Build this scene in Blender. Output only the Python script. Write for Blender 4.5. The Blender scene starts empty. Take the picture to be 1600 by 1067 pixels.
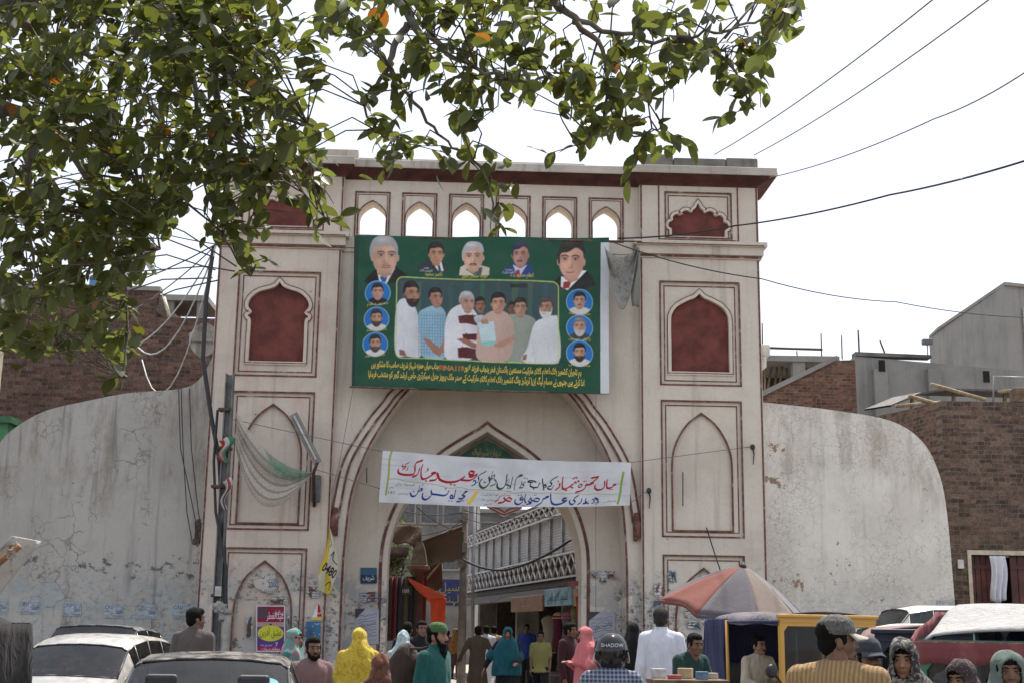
import bpy, bmesh, math, random
import numpy as np
from mathutils import Vector, Matrix, noise as mnoise
from mathutils.geometry import tessellate_polygon
random.seed(7); np.random.seed(7)
SC = bpy.context.scene
COL = SC.collection
rad = math.radians

# ------------------------------------------------------------------ camera
FPX, PITCH, ROLL = 2074.0, rad(12.2), rad(0.85)
cf = np.array([0, math.cos(PITCH), math.sin(PITCH)])
_u0 = np.array([0, -math.sin(PITCH), math.cos(PITCH)]); _r0 = np.array([1., 0, 0])
cr = _r0*math.cos(ROLL) + _u0*math.sin(ROLL)
cu = _u0*math.cos(ROLL) - _r0*math.sin(ROLL)
CAM = np.array([0, 0, 1.6])
cd = bpy.data.cameras.new('camera'); camo = bpy.data.objects.new('camera', cd); COL.objects.link(camo)
camo.matrix_world = Matrix(((cr[0], cu[0], -cf[0], CAM[0]), (cr[1], cu[1], -cf[1], CAM[1]), (cr[2], cu[2], -cf[2], CAM[2]), (0, 0, 0, 1)))
cd.sensor_width = 36; cd.lens = FPX/1600*36; cd.clip_end = 3000; cd.clip_start = 0.05
SC.camera = camo

# ------------------------------------------------------------------ sky, sun, exposure
SUN_EL, SUN_AZ = rad(64), rad(24)          # azimuth from +Y (beyond the gate) towards +X
W = bpy.data.worlds.new('World'); SC.world = W; W.use_nodes = True
wn, wl = W.node_tree.nodes, W.node_tree.links
sky = wn.new('ShaderNodeTexSky'); sky.sky_type = 'NISHITA'; sky.sun_disc = False
sky.sun_elevation = SUN_EL; sky.sun_rotation = SUN_AZ
sky.air_density = 1.0; sky.dust_density = 2.4; sky.ozone_density = 1.0; sky.altitude = 200
wn['Background'].inputs[1].default_value = 0.12
hz = wn.new('ShaderNodeMix'); hz.data_type = 'RGBA'; hz.inputs[0].default_value = .62      # summer haze whitens the whole sky
hz.inputs[7].default_value = (4.5, 4.5, 4.6, 1)
wl.new(sky.outputs[0], hz.inputs[6]); wl.new(hz.outputs[2], wn['Background'].inputs[0])
sl = bpy.data.lights.new('sun', 'SUN'); sl.energy = 3.0; sl.angle = rad(0.6); sl.color = (1, .95, .87)
so = bpy.data.objects.new('sun', sl); COL.objects.link(so)
sdir = Vector((math.sin(SUN_AZ)*math.cos(SUN_EL), math.cos(SUN_AZ)*math.cos(SUN_EL), math.sin(SUN_EL)))
so.rotation_euler = sdir.to_track_quat('Z', 'Y').to_euler()
SC.view_settings.view_transform = 'Standard'; SC.view_settings.look = 'None'
SC.view_settings.exposure = 1.14; SC.view_settings.gamma = 1; SC.view_settings.use_curve_mapping = False
SC.cycles.use_denoising = True
SC.cycles.max_bounces = 6; SC.cycles.transparent_max_bounces = 8

# ------------------------------------------------------------------ pixel helpers (a photo pixel and a depth give a real point)
def ray(px, py): return cf + cr*((px-800)/FPX) + cu*((533.5-py)/FPX)
def at(px, py, Y):
    d = ray(px, py); return Vector(CAM + d*(Y/d[1]))
def ground_at(px, Y):
    p = at(px, 985, Y); return Vector((p.x, p.y, 0))
YAWG = rad(2.2)
G0 = at(757, 985, 27.0); G0.z = 0
GX = Vector((math.cos(YAWG), math.sin(YAWG), 0)); GN = Vector((-math.sin(YAWG), math.cos(YAWG), 0))
def GW(u, dep, z): return G0 + GX*u + GN*dep + Vector((0, 0, z))
def gate_uv(px, py, dep=0.0):
    d = Vector(ray(px, py)); o = G0 + GN*dep; c = Vector(CAM)
    t = (o-c).dot(GN)/d.dot(GN); p = c + d*t
    return ((p-G0).dot(GX), p.z)

# ------------------------------------------------------------------ objects
def new_obj(name, me, parent=None, mats=()):
    o = bpy.data.objects.new(name, me); COL.objects.link(o)
    if me is not None:
        for m in mats: me.materials.append(m)
    if parent is not None: o.parent = parent
    return o
def tag(o, label=None, cat=None, group=None, kind=None):
    if label: o['label'] = label
    if cat: o['category'] = cat
    if group: o['group'] = group
    if kind: o['kind'] = kind
    return o
def thing(name, label, cat, loc=(0, 0, 0), rz=0.0, group=None):
    o = bpy.data.objects.new(name, None); COL.objects.link(o)
    o.location = loc; o.rotation_euler = (0, 0, rz); o.empty_display_size = .2
    return tag(o, label, cat, group)
def copy_tree(o, parent=None):
    c = o.copy(); COL.objects.link(c)
    if parent is not None: c.parent = parent
    for ch in list(o.children): copy_tree(ch, c)
    return c

class MB:
    def __init__(s): s.v = []; s.f = []; s.m = []; s.sm = []
    def add(s, vs, fs, mi=0, smooth=False):
        b = len(s.v); s.v.extend([tuple(v) for v in vs])
        for f in fs:
            s.f.append([b+i for i in f]); s.m.append(mi); s.sm.append(smooth)
        return s
    def box(s, x0, x1, y0, y1, z0, z1, mi=0, M=None, bev=0.0):
        if bev > 0:
            bm = bmesh.new(); bmesh.ops.create_cube(bm, size=1)
            for v in bm.verts:
                v.co = Vector((x0+(v.co.x+.5)*(x1-x0), y0+(v.co.y+.5)*(y1-y0), z0+(v.co.z+.5)*(z1-z0)))
            bmesh.ops.bevel(bm, geom=list(bm.edges), offset=bev, segments=2, affect='EDGES', profile=.5)
            return s.bm(bm, mi, M)
        vs = [Vector((x, y, z)) for z in (z0, z1) for y in (y0, y1) for x in (x0, x1)]
        if M is not None: vs = [M @ v for v in vs]
        return s.add(vs, [(0, 2, 3, 1), (4, 5, 7, 6), (0, 1, 5, 4), (2, 6, 7, 3), (0, 4, 6, 2), (1, 3, 7, 5)], mi)
    def bm(s, bm, mi=0, M=None, smooth=False):
        bm.verts.ensure_lookup_table(); bm.verts.index_update()
        vs = [(M @ v.co) if M is not None else v.co.copy() for v in bm.verts]
        s.add(vs, [[v.index for v in f.verts] for f in bm.faces], mi, smooth); bm.free(); return s
    def tube(s, pts, r, n=8, mi=0, cap=True, smooth=True):
        pts = [Vector(p) for p in pts]; k = len(pts)
        rs = r if hasattr(r, '__len__') else [r]*k
        rings = []; prev = None
        for i, p in enumerate(pts):
            d = (pts[min(i+1, k-1)] - pts[max(i-1, 0)]).normalized()
            if prev is None:
                a = Vector((0, 0, 1)) if abs(d.z) < .9 else Vector((1, 0, 0))
                x = d.cross(a).normalized()
            else:
                x = (prev - d*prev.dot(d)); x = x.normalized() if x.length > 1e-6 else d.orthogonal().normalized()
            prev = x; y = d.cross(x)
            rings.append([p + (x*math.cos(2*math.pi*j/n) + y*math.sin(2*math.pi*j/n))*rs[i] for j in range(n)])
        return s.loft(rings, mi, cap, smooth)
    def loft(s, rings, mi=0, cap=True, smooth=True, closed=True):
        n = len(rings[0]); vs = [p for r in rings for p in r]; fs = []
        for i in range(len(rings)-1):
            for j in range(n if closed else n-1):
                a, b = i*n+j, i*n+(j+1) % n
                fs.append((a, b, b+n, a+n))
        if cap:
            fs.append(tuple(range(n-1, -1, -1))); fs.append(tuple(range((len(rings)-1)*n, len(rings)*n)))
        return s.add(vs, fs, mi, smooth)
    def slab(s, outer, holes=(), y0=0.0, y1=.1, mi=0, back=True):
        """a plate in the x-z plane from y0 (front) to y1, with holes cut through"""
        loops = [list(outer)] + [list(h) for h in holes]
        flat = [Vector((p[0], p[1], 0)) for l in loops for p in l]
        tris = tessellate_polygon([[Vector((p[0], p[1], 0)) for p in l] for l in loops])
        n = len(flat)
        vs = [Vector((p.x, y0, p.y)) for p in flat] + [Vector((p.x, y1, p.y)) for p in flat]
        fs = []
        for t in tris:
            a, b, c = [flat[i] for i in t]
            t = t if (b-a).cross(c-a).z > 0 else (t[0], t[2], t[1])
            fs.append(tuple(t))
            if back: fs.append((t[0]+n, t[2]+n, t[1]+n))
        k = 0
        for li, l in enumerate(loops):
            m = len(l); area = sum(l[i][0]*l[(i+1) % m][1]-l[(i+1) % m][0]*l[i][1] for i in range(m))
            for i in range(m):
                a, b = k+i, k+(i+1) % m
                q = (a, a+n, b+n, b) if (area > 0) == (li == 0) else (b, b+n, a+n, a)
                fs.append(q)
            k += m
        return s.add(vs, fs, mi)
    def band(s, path, w, y0, y1, mi=0, closed=False):
        """a raised line of width w along a path in the x-z plane, as a thin solid bar"""
        pts = [Vector((p[0], p[1])) for p in path]; n = len(pts); L = []; Rr = []
        for i in range(n):
            if closed: a, b = pts[i-1], pts[(i+1) % n]
            else: a, b = pts[max(i-1, 0)], pts[min(i+1, n-1)]
            d1 = (pts[i]-a); d2 = (b-pts[i])
            d1 = d1.normalized() if d1.length > 1e-9 else d2.normalized()
            d2 = d2.normalized() if d2.length > 1e-9 else d1
            n1 = Vector((-d1.y, d1.x)); n2 = Vector((-d2.y, d2.x)); nn = (n1+n2)
            nn = nn.normalized() if nn.length > 1e-6 else n1
            k = min(1/max(nn.dot(n1), .35), 2.2)
            L.append(pts[i]+nn*w/2*k); Rr.append(pts[i]-nn*w/2*k)
        rings = [[Vector((l.x, y0, l.y)), Vector((r.x, y0, r.y)), Vector((r.x, y1, r.y)), Vector((l.x, y1, l.y))] for l, r in zip(L, Rr)]
        if closed: rings.append(rings[0])
        return s.loft(rings, mi, cap=not closed, smooth=False)
    def ell(s, c, r, seg=12, rings=8, mi=0, M=None):
        bm = bmesh.new(); bmesh.ops.create_uvsphere(bm, u_segments=seg, v_segments=rings, radius=1)
        T = Matrix.Translation(c) @ Matrix.Diagonal((*r, 1))
        return s.bm(bm, mi, (M @ T) if M is not None else T, True)
    def grid(s, fn, nu, nv, mi=0, smooth=True):
        vs = [fn(i/nu, j/nv) for j in range(nv+1) for i in range(nu+1)]
        fs = [(j*(nu+1)+i, j*(nu+1)+i+1, (j+1)*(nu+1)+i+1, (j+1)*(nu+1)+i) for j in range(nv) for i in range(nu)]
        return s.add(vs, fs, mi, smooth)
    def mesh(s, name):
        me = bpy.data.meshes.new(name); me.from_pydata(s.v, [], s.f)
        me.polygons.foreach_set('material_index', s.m); me.polygons.foreach_set('use_smooth', s.sm)
        me.update(); return me
    def build(s, name, mats, parent=None, solid=0.0, subsurf=0):
        if not isinstance(mats, (list, tuple)): mats = [mats]
        o = new_obj(name, s.mesh(name), parent, mats)
        if solid: m = o.modifiers.new('thick', 'SOLIDIFY'); m.thickness = solid; m.offset = 0
        if subsurf:
            m = o.modifiers.new('sub', 'SUBSURF'); m.levels = m.render_levels = subsurf
        return o

# ------------------------------------------------------------------ materials
class NT:
    def __init__(s, name):
        s.mat = bpy.data.materials.new(name); s.mat.use_nodes = True
        s.t = s.mat.node_tree; s.b = s.t.nodes['Principled BSDF']; s.out = s.t.nodes['Material Output']
        s.co = s.t.nodes.new('ShaderNodeTexCoord').outputs['Object']
    def n(s, typ, **kw):
        x = s.t.nodes.new(typ)
        for k, v in kw.items(): setattr(x, k, v)
        return x
    def l(s, a, b): s.t.links.new(a, b)
    def mapping(s, scale=(1, 1, 1), loc=(0, 0, 0), rot=(0, 0, 0), src=None):
        m = s.n('ShaderNodeMapping'); m.inputs['Scale'].default_value = scale; m.inputs['Location'].default_value = loc; m.inputs['Rotation'].default_value = rot
        s.l(src or s.co, m.inputs[0]); return m.outputs[0]
    def noise(s, scale=5, detail=4, rough=.55, src=None, dist=0.0, color=False):
        x = s.n('ShaderNodeTexNoise'); x.inputs['Scale'].default_value = scale; x.inputs['Detail'].default_value = detail
        x.inputs['Roughness'].default_value = rough; x.inputs['Distortion'].default_value = dist
        s.l(src or s.co, x.inputs['Vector']); return x.outputs['Color' if color else 'Fac']
    def ramp(s, fac, lo, hi, a=0.0, b=1.0):
        x = s.n('ShaderNodeMapRange'); x.interpolation_type = 'SMOOTHSTEP'
        x.inputs['From Min'].default_value = lo; x.inputs['From Max'].default_value = hi
        x.inputs['To Min'].default_value = a; x.inputs['To Max'].default_value = b
        s.l(fac, x.inputs['Value']); return x.outputs[0]
    def mix(s, fac, a, b, typ='MIX'):
        x = s.n('ShaderNodeMix'); x.data_type = 'RGBA'; x.blend_type = typ
        for sock, val in ((x.inputs[0], fac), (x.inputs[6], a), (x.inputs[7], b)):
            if isinstance(val, (int, float)): sock.default_value = val
            elif isinstance(val, (tuple, list)): sock.default_value = (*val[:3], 1)
            else: s.l(val, sock)
        return x.outputs[2]
    def math(s, op, a, b=0.0):
        x = s.n('ShaderNodeMath', operation=op)
        for sock, val in ((x.inputs[0], a), (x.inputs[1], b)):
            if isinstance(val, (int, float)): sock.default_value = val
            else: s.l(val, sock)
        return x.outputs[0]
    def sep(s, src=None):
        x = s.n('ShaderNodeSeparateXYZ'); s.l(src or s.co, x.inputs[0]); return x.outputs
    def bump(s, h, strength=.3, dist=.02):
        x = s.n('ShaderNodeBump'); x.inputs['Strength'].default_value = strength; x.inputs['Distance'].default_value = dist
        s.l(h, x.inputs['Height']); s.l(x.outputs[0], s.b.inputs['Normal'])
    def col(s, c):
        if isinstance(c, (tuple, list)): s.b.inputs['Base Color'].default_value = (*c[:3], 1)
        else: s.l(c, s.b.inputs['Base Color'])
    def fin(s, rough=.8, metal=0.0, spec=None):
        s.b.inputs['Roughness'].default_value = rough; s.b.inputs['Metallic'].default_value = metal
        if spec is not None: s.b.inputs['Specular IOR Level'].default_value = spec
        return s.mat

_mc = {}
def M(name, c, rough=.8, var=.25, scale=6, bump=0.0, metal=0.0, spec=None, bscale=None):
    """plain paint, metal, wood or cloth with uneven tone"""
    if name in _mc: return _mc[name]
    t = NT(name)
    f = t.noise(scale, 5, .6)
    d = tuple(max(0, x*(1-var)) for x in c); e = tuple(min(1, x*(1+var*.5)) for x in c)
    t.col(t.mix(t.ramp(f, .3, .7), d, e))
    if bump: t.bump(t.noise(bscale or scale*6, 4, .6), bump, .01)
    _mc[name] = t.fin(rough, metal, spec); return _mc[name]

def plaster(name, base, dark, stain=.5, pink=0.0, crack=0.0, cw=1.0, cm0=.44, grime=0.0, streak=.3, cscale=2.2, patch=None, top=None, wash=False):
    t = NT(name)
    big = t.noise(.55, 6, .6); mid = t.noise(2.3, 6, .65); fine = t.noise(14, 5, .7)
    c = t.mix(t.ramp(big, .42, .68, 0, stain), base, dark)
    c = t.mix(t.ramp(mid, .5, .75, 0, stain*.8), c, tuple(x*.72 for x in base))
    c = t.mix(t.ramp(fine, .35, .75, 0, .28), c, tuple(x*.68 for x in base))
    st = t.noise(1.0, 5, .6, src=t.mapping((5.5, 5.5, .28)))
    c = t.mix(t.ramp(st, .52, .78, 0, streak), c, tuple(x*.42 for x in dark))
    if pink:
        pk = t.noise(1.1, 5, .65, src=t.mapping((1.6, 1.6, .7), (3.1, 1, 5)))
        c = t.mix(t.ramp(pk, .5, .78, 0, pink), c, (.46, .22, .17))
    h = t.math('ADD', t.math('MULTIPLY', fine, .5), t.math('MULTIPLY', mid, .8))
    sp = t.n('ShaderNodeTexVoronoi'); sp.inputs['Scale'].default_value = 1.9; t.l(t.mapping((1, .02, 1)), sp.inputs['Vector'])   # nail holes and rust spots
    sc_ = t.n('ShaderNodeSeparateColor'); t.l(sp.outputs['Color'], sc_.inputs[0])
    c = t.mix(t.math('MULTIPLY', t.math('MULTIPLY', t.ramp(sp.outputs['Distance'], .02, .045, 1, 0), t.math('GREATER_THAN', sc_.outputs[0], .55)), .8), c, (.05, .04, .035))
    if wash:    # a band of old pale blue paint and black torn paste above it
        zw = t.math('ADD', t.sep()[2], t.math('MULTIPLY', t.math('SUBTRACT', mid, .5), .8))
        bandm = t.math('MULTIPLY', t.ramp(zw, 1.0, 1.3), t.ramp(zw, 2.35, 2.55, 1, 0))
        c = t.mix(t.math('MULTIPLY', bandm, t.ramp(t.noise(2.6, 7, .7, src=t.mapping((1, 1, 1.6))), .46, .58, 0, .6)), c, (.27, .345, .36))
        bl = t.math('MULTIPLY', t.math('MULTIPLY', t.ramp(zw, 2.5, 2.62), t.ramp(zw, 2.78, 2.9, 1, 0)), t.ramp(t.noise(3.2, 8, .75, src=t.mapping((1, 1, 1.5), (2, 0, 7))), .53, .57))
        c = t.mix(t.math('MULTIPLY', bl, .85), c, (.06, .065, .068))
    if patch:   # plaster fallen off in ragged patches
        pm = t.ramp(t.noise(1.5, 8, .68, src=t.mapping((1, 1, 1), (7, 2, 1))), .645, .665)
        c = t.mix(pm, c, patch)
    if crack:
        wob = t.noise(1.7, 4, .6, color=True)
        mx = t.n('ShaderNodeVectorMath', operation='SCALE'); mx.inputs['Scale'].default_value = .55; t.l(wob, mx.inputs[0])
        ad = t.n('ShaderNodeVectorMath', operation='ADD'); t.l(t.co, ad.inputs[0]); t.l(mx.outputs[0], ad.inputs[1])
        cm = None
        for k, (sc, wd) in enumerate(((cscale, .016*cw), (cscale*2.3, .018*cw))):
            v = t.n('ShaderNodeTexVoronoi', feature='DISTANCE_TO_EDGE'); v.inputs['Scale'].default_value = sc; t.l(ad.outputs[0], v.inputs['Vector'])
            m0 = t.ramp(v.outputs['Distance'], 0, wd*(1+k), 1, 0)
            m0 = t.math('MULTIPLY', m0, t.ramp(t.noise(.8+k*.5, 4, .6, src=t.mapping((1, 1, .55), (4+5*k, 0, 2+k))),   cm0, cm0+.13))
            cm = m0 if cm is None else t.math('MAXIMUM', cm, m0)
        c = t.mix(t.math('MULTIPLY', cm, crack), c, tuple(x*.3 for x in base))
        h = t.math('SUBTRACT', h, t.math('MULTIPLY', cm, 1.0))
    if top is not None:    # old rain stains running down from the wall's own top
        z = t.sep()[2]
        zz = t.math('ADD', z, t.math('MULTIPLY', t.noise(1.6, 5, .7, src=t.mapping((2.2, 2.2, .25))), 2.6))
        m1 = t.math('MULTIPLY', t.ramp(zz, top, top+1.6), t.ramp(t.noise(1.9, 7, .72, src=t.mapping((1.6, 1.6, .5))), .44, .66))
        c = t.mix(t.math('MULTIPLY', m1, .55), c, (base[0]*.38, base[1]*.33, base[2]*.27))
    if grime:   # torn posters, paste and dirt on the lower wall
        z = t.sep()[2]
        lim = t.math('ADD', z, t.math('MULTIPLY', t.math('SUBTRACT', mid, .5), 1.6))
        low = t.ramp(lim, 2.2, 2.9, 1, 0)
        vo = t.n('ShaderNodeTexVoronoi', distance='CHEBYCHEV'); vo.inputs['Scale'].default_value = 2.3; vo.inputs['Randomness'].default_value = .8
        t.l(t.mapping((1, .02, .75)), vo.inputs['Vector'])
        cs = t.n('ShaderNodeSeparateColor'); t.l(vo.outputs['Color'], cs.inputs[0])
        torn = t.ramp(t.noise(5.5, 8, .72, dist=.4), .42, .47)
        pap = t.math('MULTIPLY', t.math('MULTIPLY', t.math('GREATER_THAN', cs.outputs[0], .36), torn), low)
        pc = t.mix(cs.outputs[1], (.27, .295, .315), (.46, .45, .43))
        c = t.mix(t.math('MULTIPLY', pap, grime*.75), c, pc)
        dk_ = t.math('MULTIPLY', t.math('MULTIPLY', t.ramp(t.noise(8, 9, .8, src=t.mapping((1, 1, 1.3), (9, 4, 2))), .522, .555), t.math('GREATER_THAN', cs.outputs[2], .25)), low)
        c = t.mix(t.math('MULTIPLY', dk_, grime*.8), c, (.075, .07, .068))
    t.col(c); t.bump(h, .35, .02)
    return t.fin(.9, spec=.25)

def brick(name, c1, c2, mortar, scale=1.0, rowh=.075, bw=.23, axis='XZ', tone=.5):
    t = NT(name)
    if axis == 'XZ': vec = t.mapping((1, 1, 1), rot=(rad(90), 0, 0))
    else: vec = t.mapping((1, 1, 1), rot=(rad(90), 0, rad(90)))
    # brick node works in x-y: feed (x, z)
    sx = t.sep(); cb = t.n('ShaderNodeCombineXYZ')
    hor = sx[0] if axis == 'XZ' else sx[1]
    wob = t.noise(1.3, 3, .5)
    t.l(hor, cb.inputs[0]); t.l(t.math('ADD', sx[2], t.math('MULTIPLY', wob, .05)), cb.inputs[1])
    b = t.n('ShaderNodeTexBrick'); b.offset = .5
    b.inputs['Scale'].default_value = 1; b.inputs['Mortar Size'].default_value = .009; b.inputs['Mortar Smooth'].default_value = .3
    b.inputs['Bias'].default_value = -.1
    b.inputs['Brick Width'].default_value = bw; b.inputs['Row Height'].default_value = rowh
    b.inputs['Color1'].default_value = (*c1, 1); b.inputs['Color2'].default_value = (*c2, 1); b.inputs['Mortar'].default_value = (*mortar, 1)
    t.l(cb.outputs[0], b.inputs['Vector'])
    row = t.math('FLOOR', t.math('DIVIDE', t.math('ADD', sx[2], t.math('MULTIPLY', wob, .05)), rowh))
    colm = t.math('FLOOR', t.math('ADD', t.math('DIVIDE', hor, bw), t.math('MULTIPLY', t.math('MODULO', row, 2.0), .5)))
    cb2 = t.n('ShaderNodeCombineXYZ'); t.l(colm, cb2.inputs[0]); t.l(row, cb2.inputs[1])
    wnz = t.n('ShaderNodeTexWhiteNoise'); wnz.noise_dimensions = '2D'; t.l(cb2.outputs[0], wnz.inputs[0])
    bc = t.mix(t.ramp(wnz.outputs['Value'], .55, 1.0, 0, .45), b.outputs['Color'], tuple(min(1, x*1.75+.03) for x in c1)); bc = t.mix(t.ramp(wnz.outputs['Value'], .4, .05, 0, .65), bc, tuple(x*.4 for x in c2))
    bc = t.mix(b.outputs['Fac'], bc, mortar)
    c = t.mix(t.ramp(t.noise(.8, 6, .65), .4, .7, 0, tone), bc, tuple(x*.45 for x in c1))
    c = t.mix(t.ramp(t.noise(7, 5, .7), .45, .7, 0, .45), c, tuple(min(1, x*1.5) for x in mortar))
    c = t.mix(t.ramp(t.noise(20, 4, .7), .4, .65, 0, .5), c, tuple(x*.5 for x in c2))
    t.col(c)
    t.bump(t.math('ADD', t.math('MULTIPLY', b.outputs['Fac'], -1.0), t.math('MULTIPLY', t.noise(25, 4, .7), .7)), .8, .02)
    return t.fin(.92, spec=.2)

def cloth(name, c, c2=None, rough=.9, fold=.6, fscale=9, pattern=None, pscale=30, sheen=.1, dirt=.25):
    """woven cloth: soft tone changes, fine weave and crease bump; pattern: None, 'check', 'stripe', 'floral', 'speck'"""
    if name in _mc: return _mc[name]
    t = NT(name); base = c
    if pattern == 'check':
        w1 = t.n('ShaderNodeTexWave'); w1.inputs['Scale'].default_value = pscale; w1.bands_direction = 'X'; t.l(t.co, w1.inputs[0])
        w2 = t.n('ShaderNodeTexWave'); w2.inputs['Scale'].default_value = pscale; w2.bands_direction = 'Z'; t.l(t.co, w2.inputs[0])
        base = t.mix(t.math('MULTIPLY', t.math('ADD', t.ramp(w1.outputs['Fac'], .55, .7), t.ramp(w2.outputs['Fac'], .55, .7)), .5), c, c2)
    elif pattern == 'stripe':
        w1 = t.n('ShaderNodeTexWave'); w1.inputs['Scale'].default_value = pscale; w1.bands_direction = 'X'; w1.inputs['Distortion'].default_value = 1.0; t.l(t.co, w1.inputs[0])
        base = t.mix(t.ramp(w1.outputs['Fac'], .4, .6), c, c2)
    elif pattern == 'floral':
        v = t.n('ShaderNodeTexVoronoi', feature='SMOOTH_F1'); v.inputs['Scale'].default_value = pscale; t.l(t.mapping((1, 1, 1), src=None), v.inputs['Vector'])
        base = t.mix(t.ramp(t.noise(pscale, 6, .75, dist=1.6), .5, .56), c, c2)
        base = t.mix(t.ramp(v.outputs['Distance'], .18, .26, .7, 0), base, tuple(min(1, x*1.3+.04) for x in c2))
    elif pattern == 'speck':
        v = t.n('ShaderNodeTexVoronoi'); v.inputs['Scale'].default_value = pscale; t.l(t.co, v.inputs['Vector'])
        base = t.mix(t.ramp(v.outputs['Distance'], .2, .32, 1, 0), c, c2)
    f = t.noise(3.5, 5, .6)
    base = t.mix(t.ramp(f, .35, .7, 0, dirt), base, tuple(x*.55 for x in c))
    t.col(base)
    cr_ = t.noise(fscale, 4, .55, src=t.mapping((1.6, 1.6, .45)), dist=.8)
    t.bump(t.math('ADD', cr_, t.math('MULTIPLY', t.noise(260, 2, .5), .06)), fold, .06)
    t.b.inputs['Sheen Weight'].default_value = sheen
    _mc[name] = t.fin(rough, spec=.15); return _mc[name]
# ------------------------------------------------------------------ lettering (joined letter forms, right to left)
_F = {}
for ch, st, n in (('ا', 0xFE8D, 2), ('آ', 0xFE81, 2), ('ب', 0xFE8F, 4), ('پ', 0xFB56, 4), ('ت', 0xFE95, 4), ('ٹ', 0xFB66, 4), ('ث', 0xFE99, 4), ('ج', 0xFE9D, 4), ('چ', 0xFB7A, 4), ('ح', 0xFEA1, 4), ('خ', 0xFEA5, 4), ('د', 0xFEA9, 2), ('ڈ', 0xFB88, 2), ('ذ', 0xFEAB, 2), ('ر', 0xFEAD, 2), ('ڑ', 0xFB8C, 2), ('ز', 0xFEAF, 2), ('س', 0xFEB1, 4), ('ش', 0xFEB5, 4), ('ص', 0xFEB9, 4), ('ض', 0xFEBD, 4), ('ط', 0xFEC1, 4), ('ظ', 0xFEC5, 4), ('ع', 0xFEC9, 4), ('غ', 0xFECD, 4), ('ف', 0xFED1, 4), ('ق', 0xFED5, 4), ('ک', 0xFB8E, 4), ('گ', 0xFB92, 4), ('ل', 0xFEDD, 4), ('م', 0xFEE1, 4), ('ن', 0xFEE5, 4), ('ں', 0xFB9E, 2), ('و', 0xFEED, 2), ('ہ', 0xFBA6, 4), ('ھ', 0xFBAA, 4), ('ی', 0xFBFC, 4), ('ے', 0xFBAE, 2), ('ئ', 0xFE89, 4)):
    _F[ch] = (st, n)
def shape(s):
    out = []; 
    for word in s.split(' '):
        g = []; prev = False; i = 0
        while i < len(word):
            c = word[i]
            if c == 'ل' and i+1 < len(word) and word[i+1] == 'ا':
                g.append(chr(0xFEFC if prev else 0xFEFB)); prev = False; i += 2; continue
            if c in _F:
                st, n = _F[c]; nxt = i+1 < len(word) and word[i+1] in _F
                if n == 2: g.append(chr(st+(1 if prev else 0))); prev = False
                else:
                    g.append(chr(st + (3 if prev and nxt else 1 if prev else 2 if nxt else 0))); prev = nxt
            else: g.append(c); prev = False
            i += 1
        if any(c in _F for c in word): g = g[::-1]
        out.append(''.join(g))
    if any(c in _F for c in s): out = out[::-1]
    return ' '.join(out)
_tc = {}
def text_mesh(s, size=1.0, bold=0.0):
    """(verts 2-D, faces) of a line of lettering, left edge at x=0, baseline y=0"""
    if (s, bold) not in _tc:
        cu = bpy.data.curves.new('lettering', 'FONT'); cu.body = shape(s); cu.size = 1.0; cu.resolution_u = 3; cu.offset = bold
        o = bpy.data.objects.new('lettering', cu); me = o.to_mesh()
        vs = [(v.co.x, v.co.y) for v in me.vertices]; fs = [tuple(p.vertices) for p in me.polygons]
        o.to_mesh_clear(); bpy.data.objects.remove(o); bpy.data.curves.remove(cu)
        _tc[(s, bold)] = (vs, fs)
    vs, fs = _tc[(s, bold)]
    return [(x*size, y*size) for x, y in vs], fs

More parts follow.
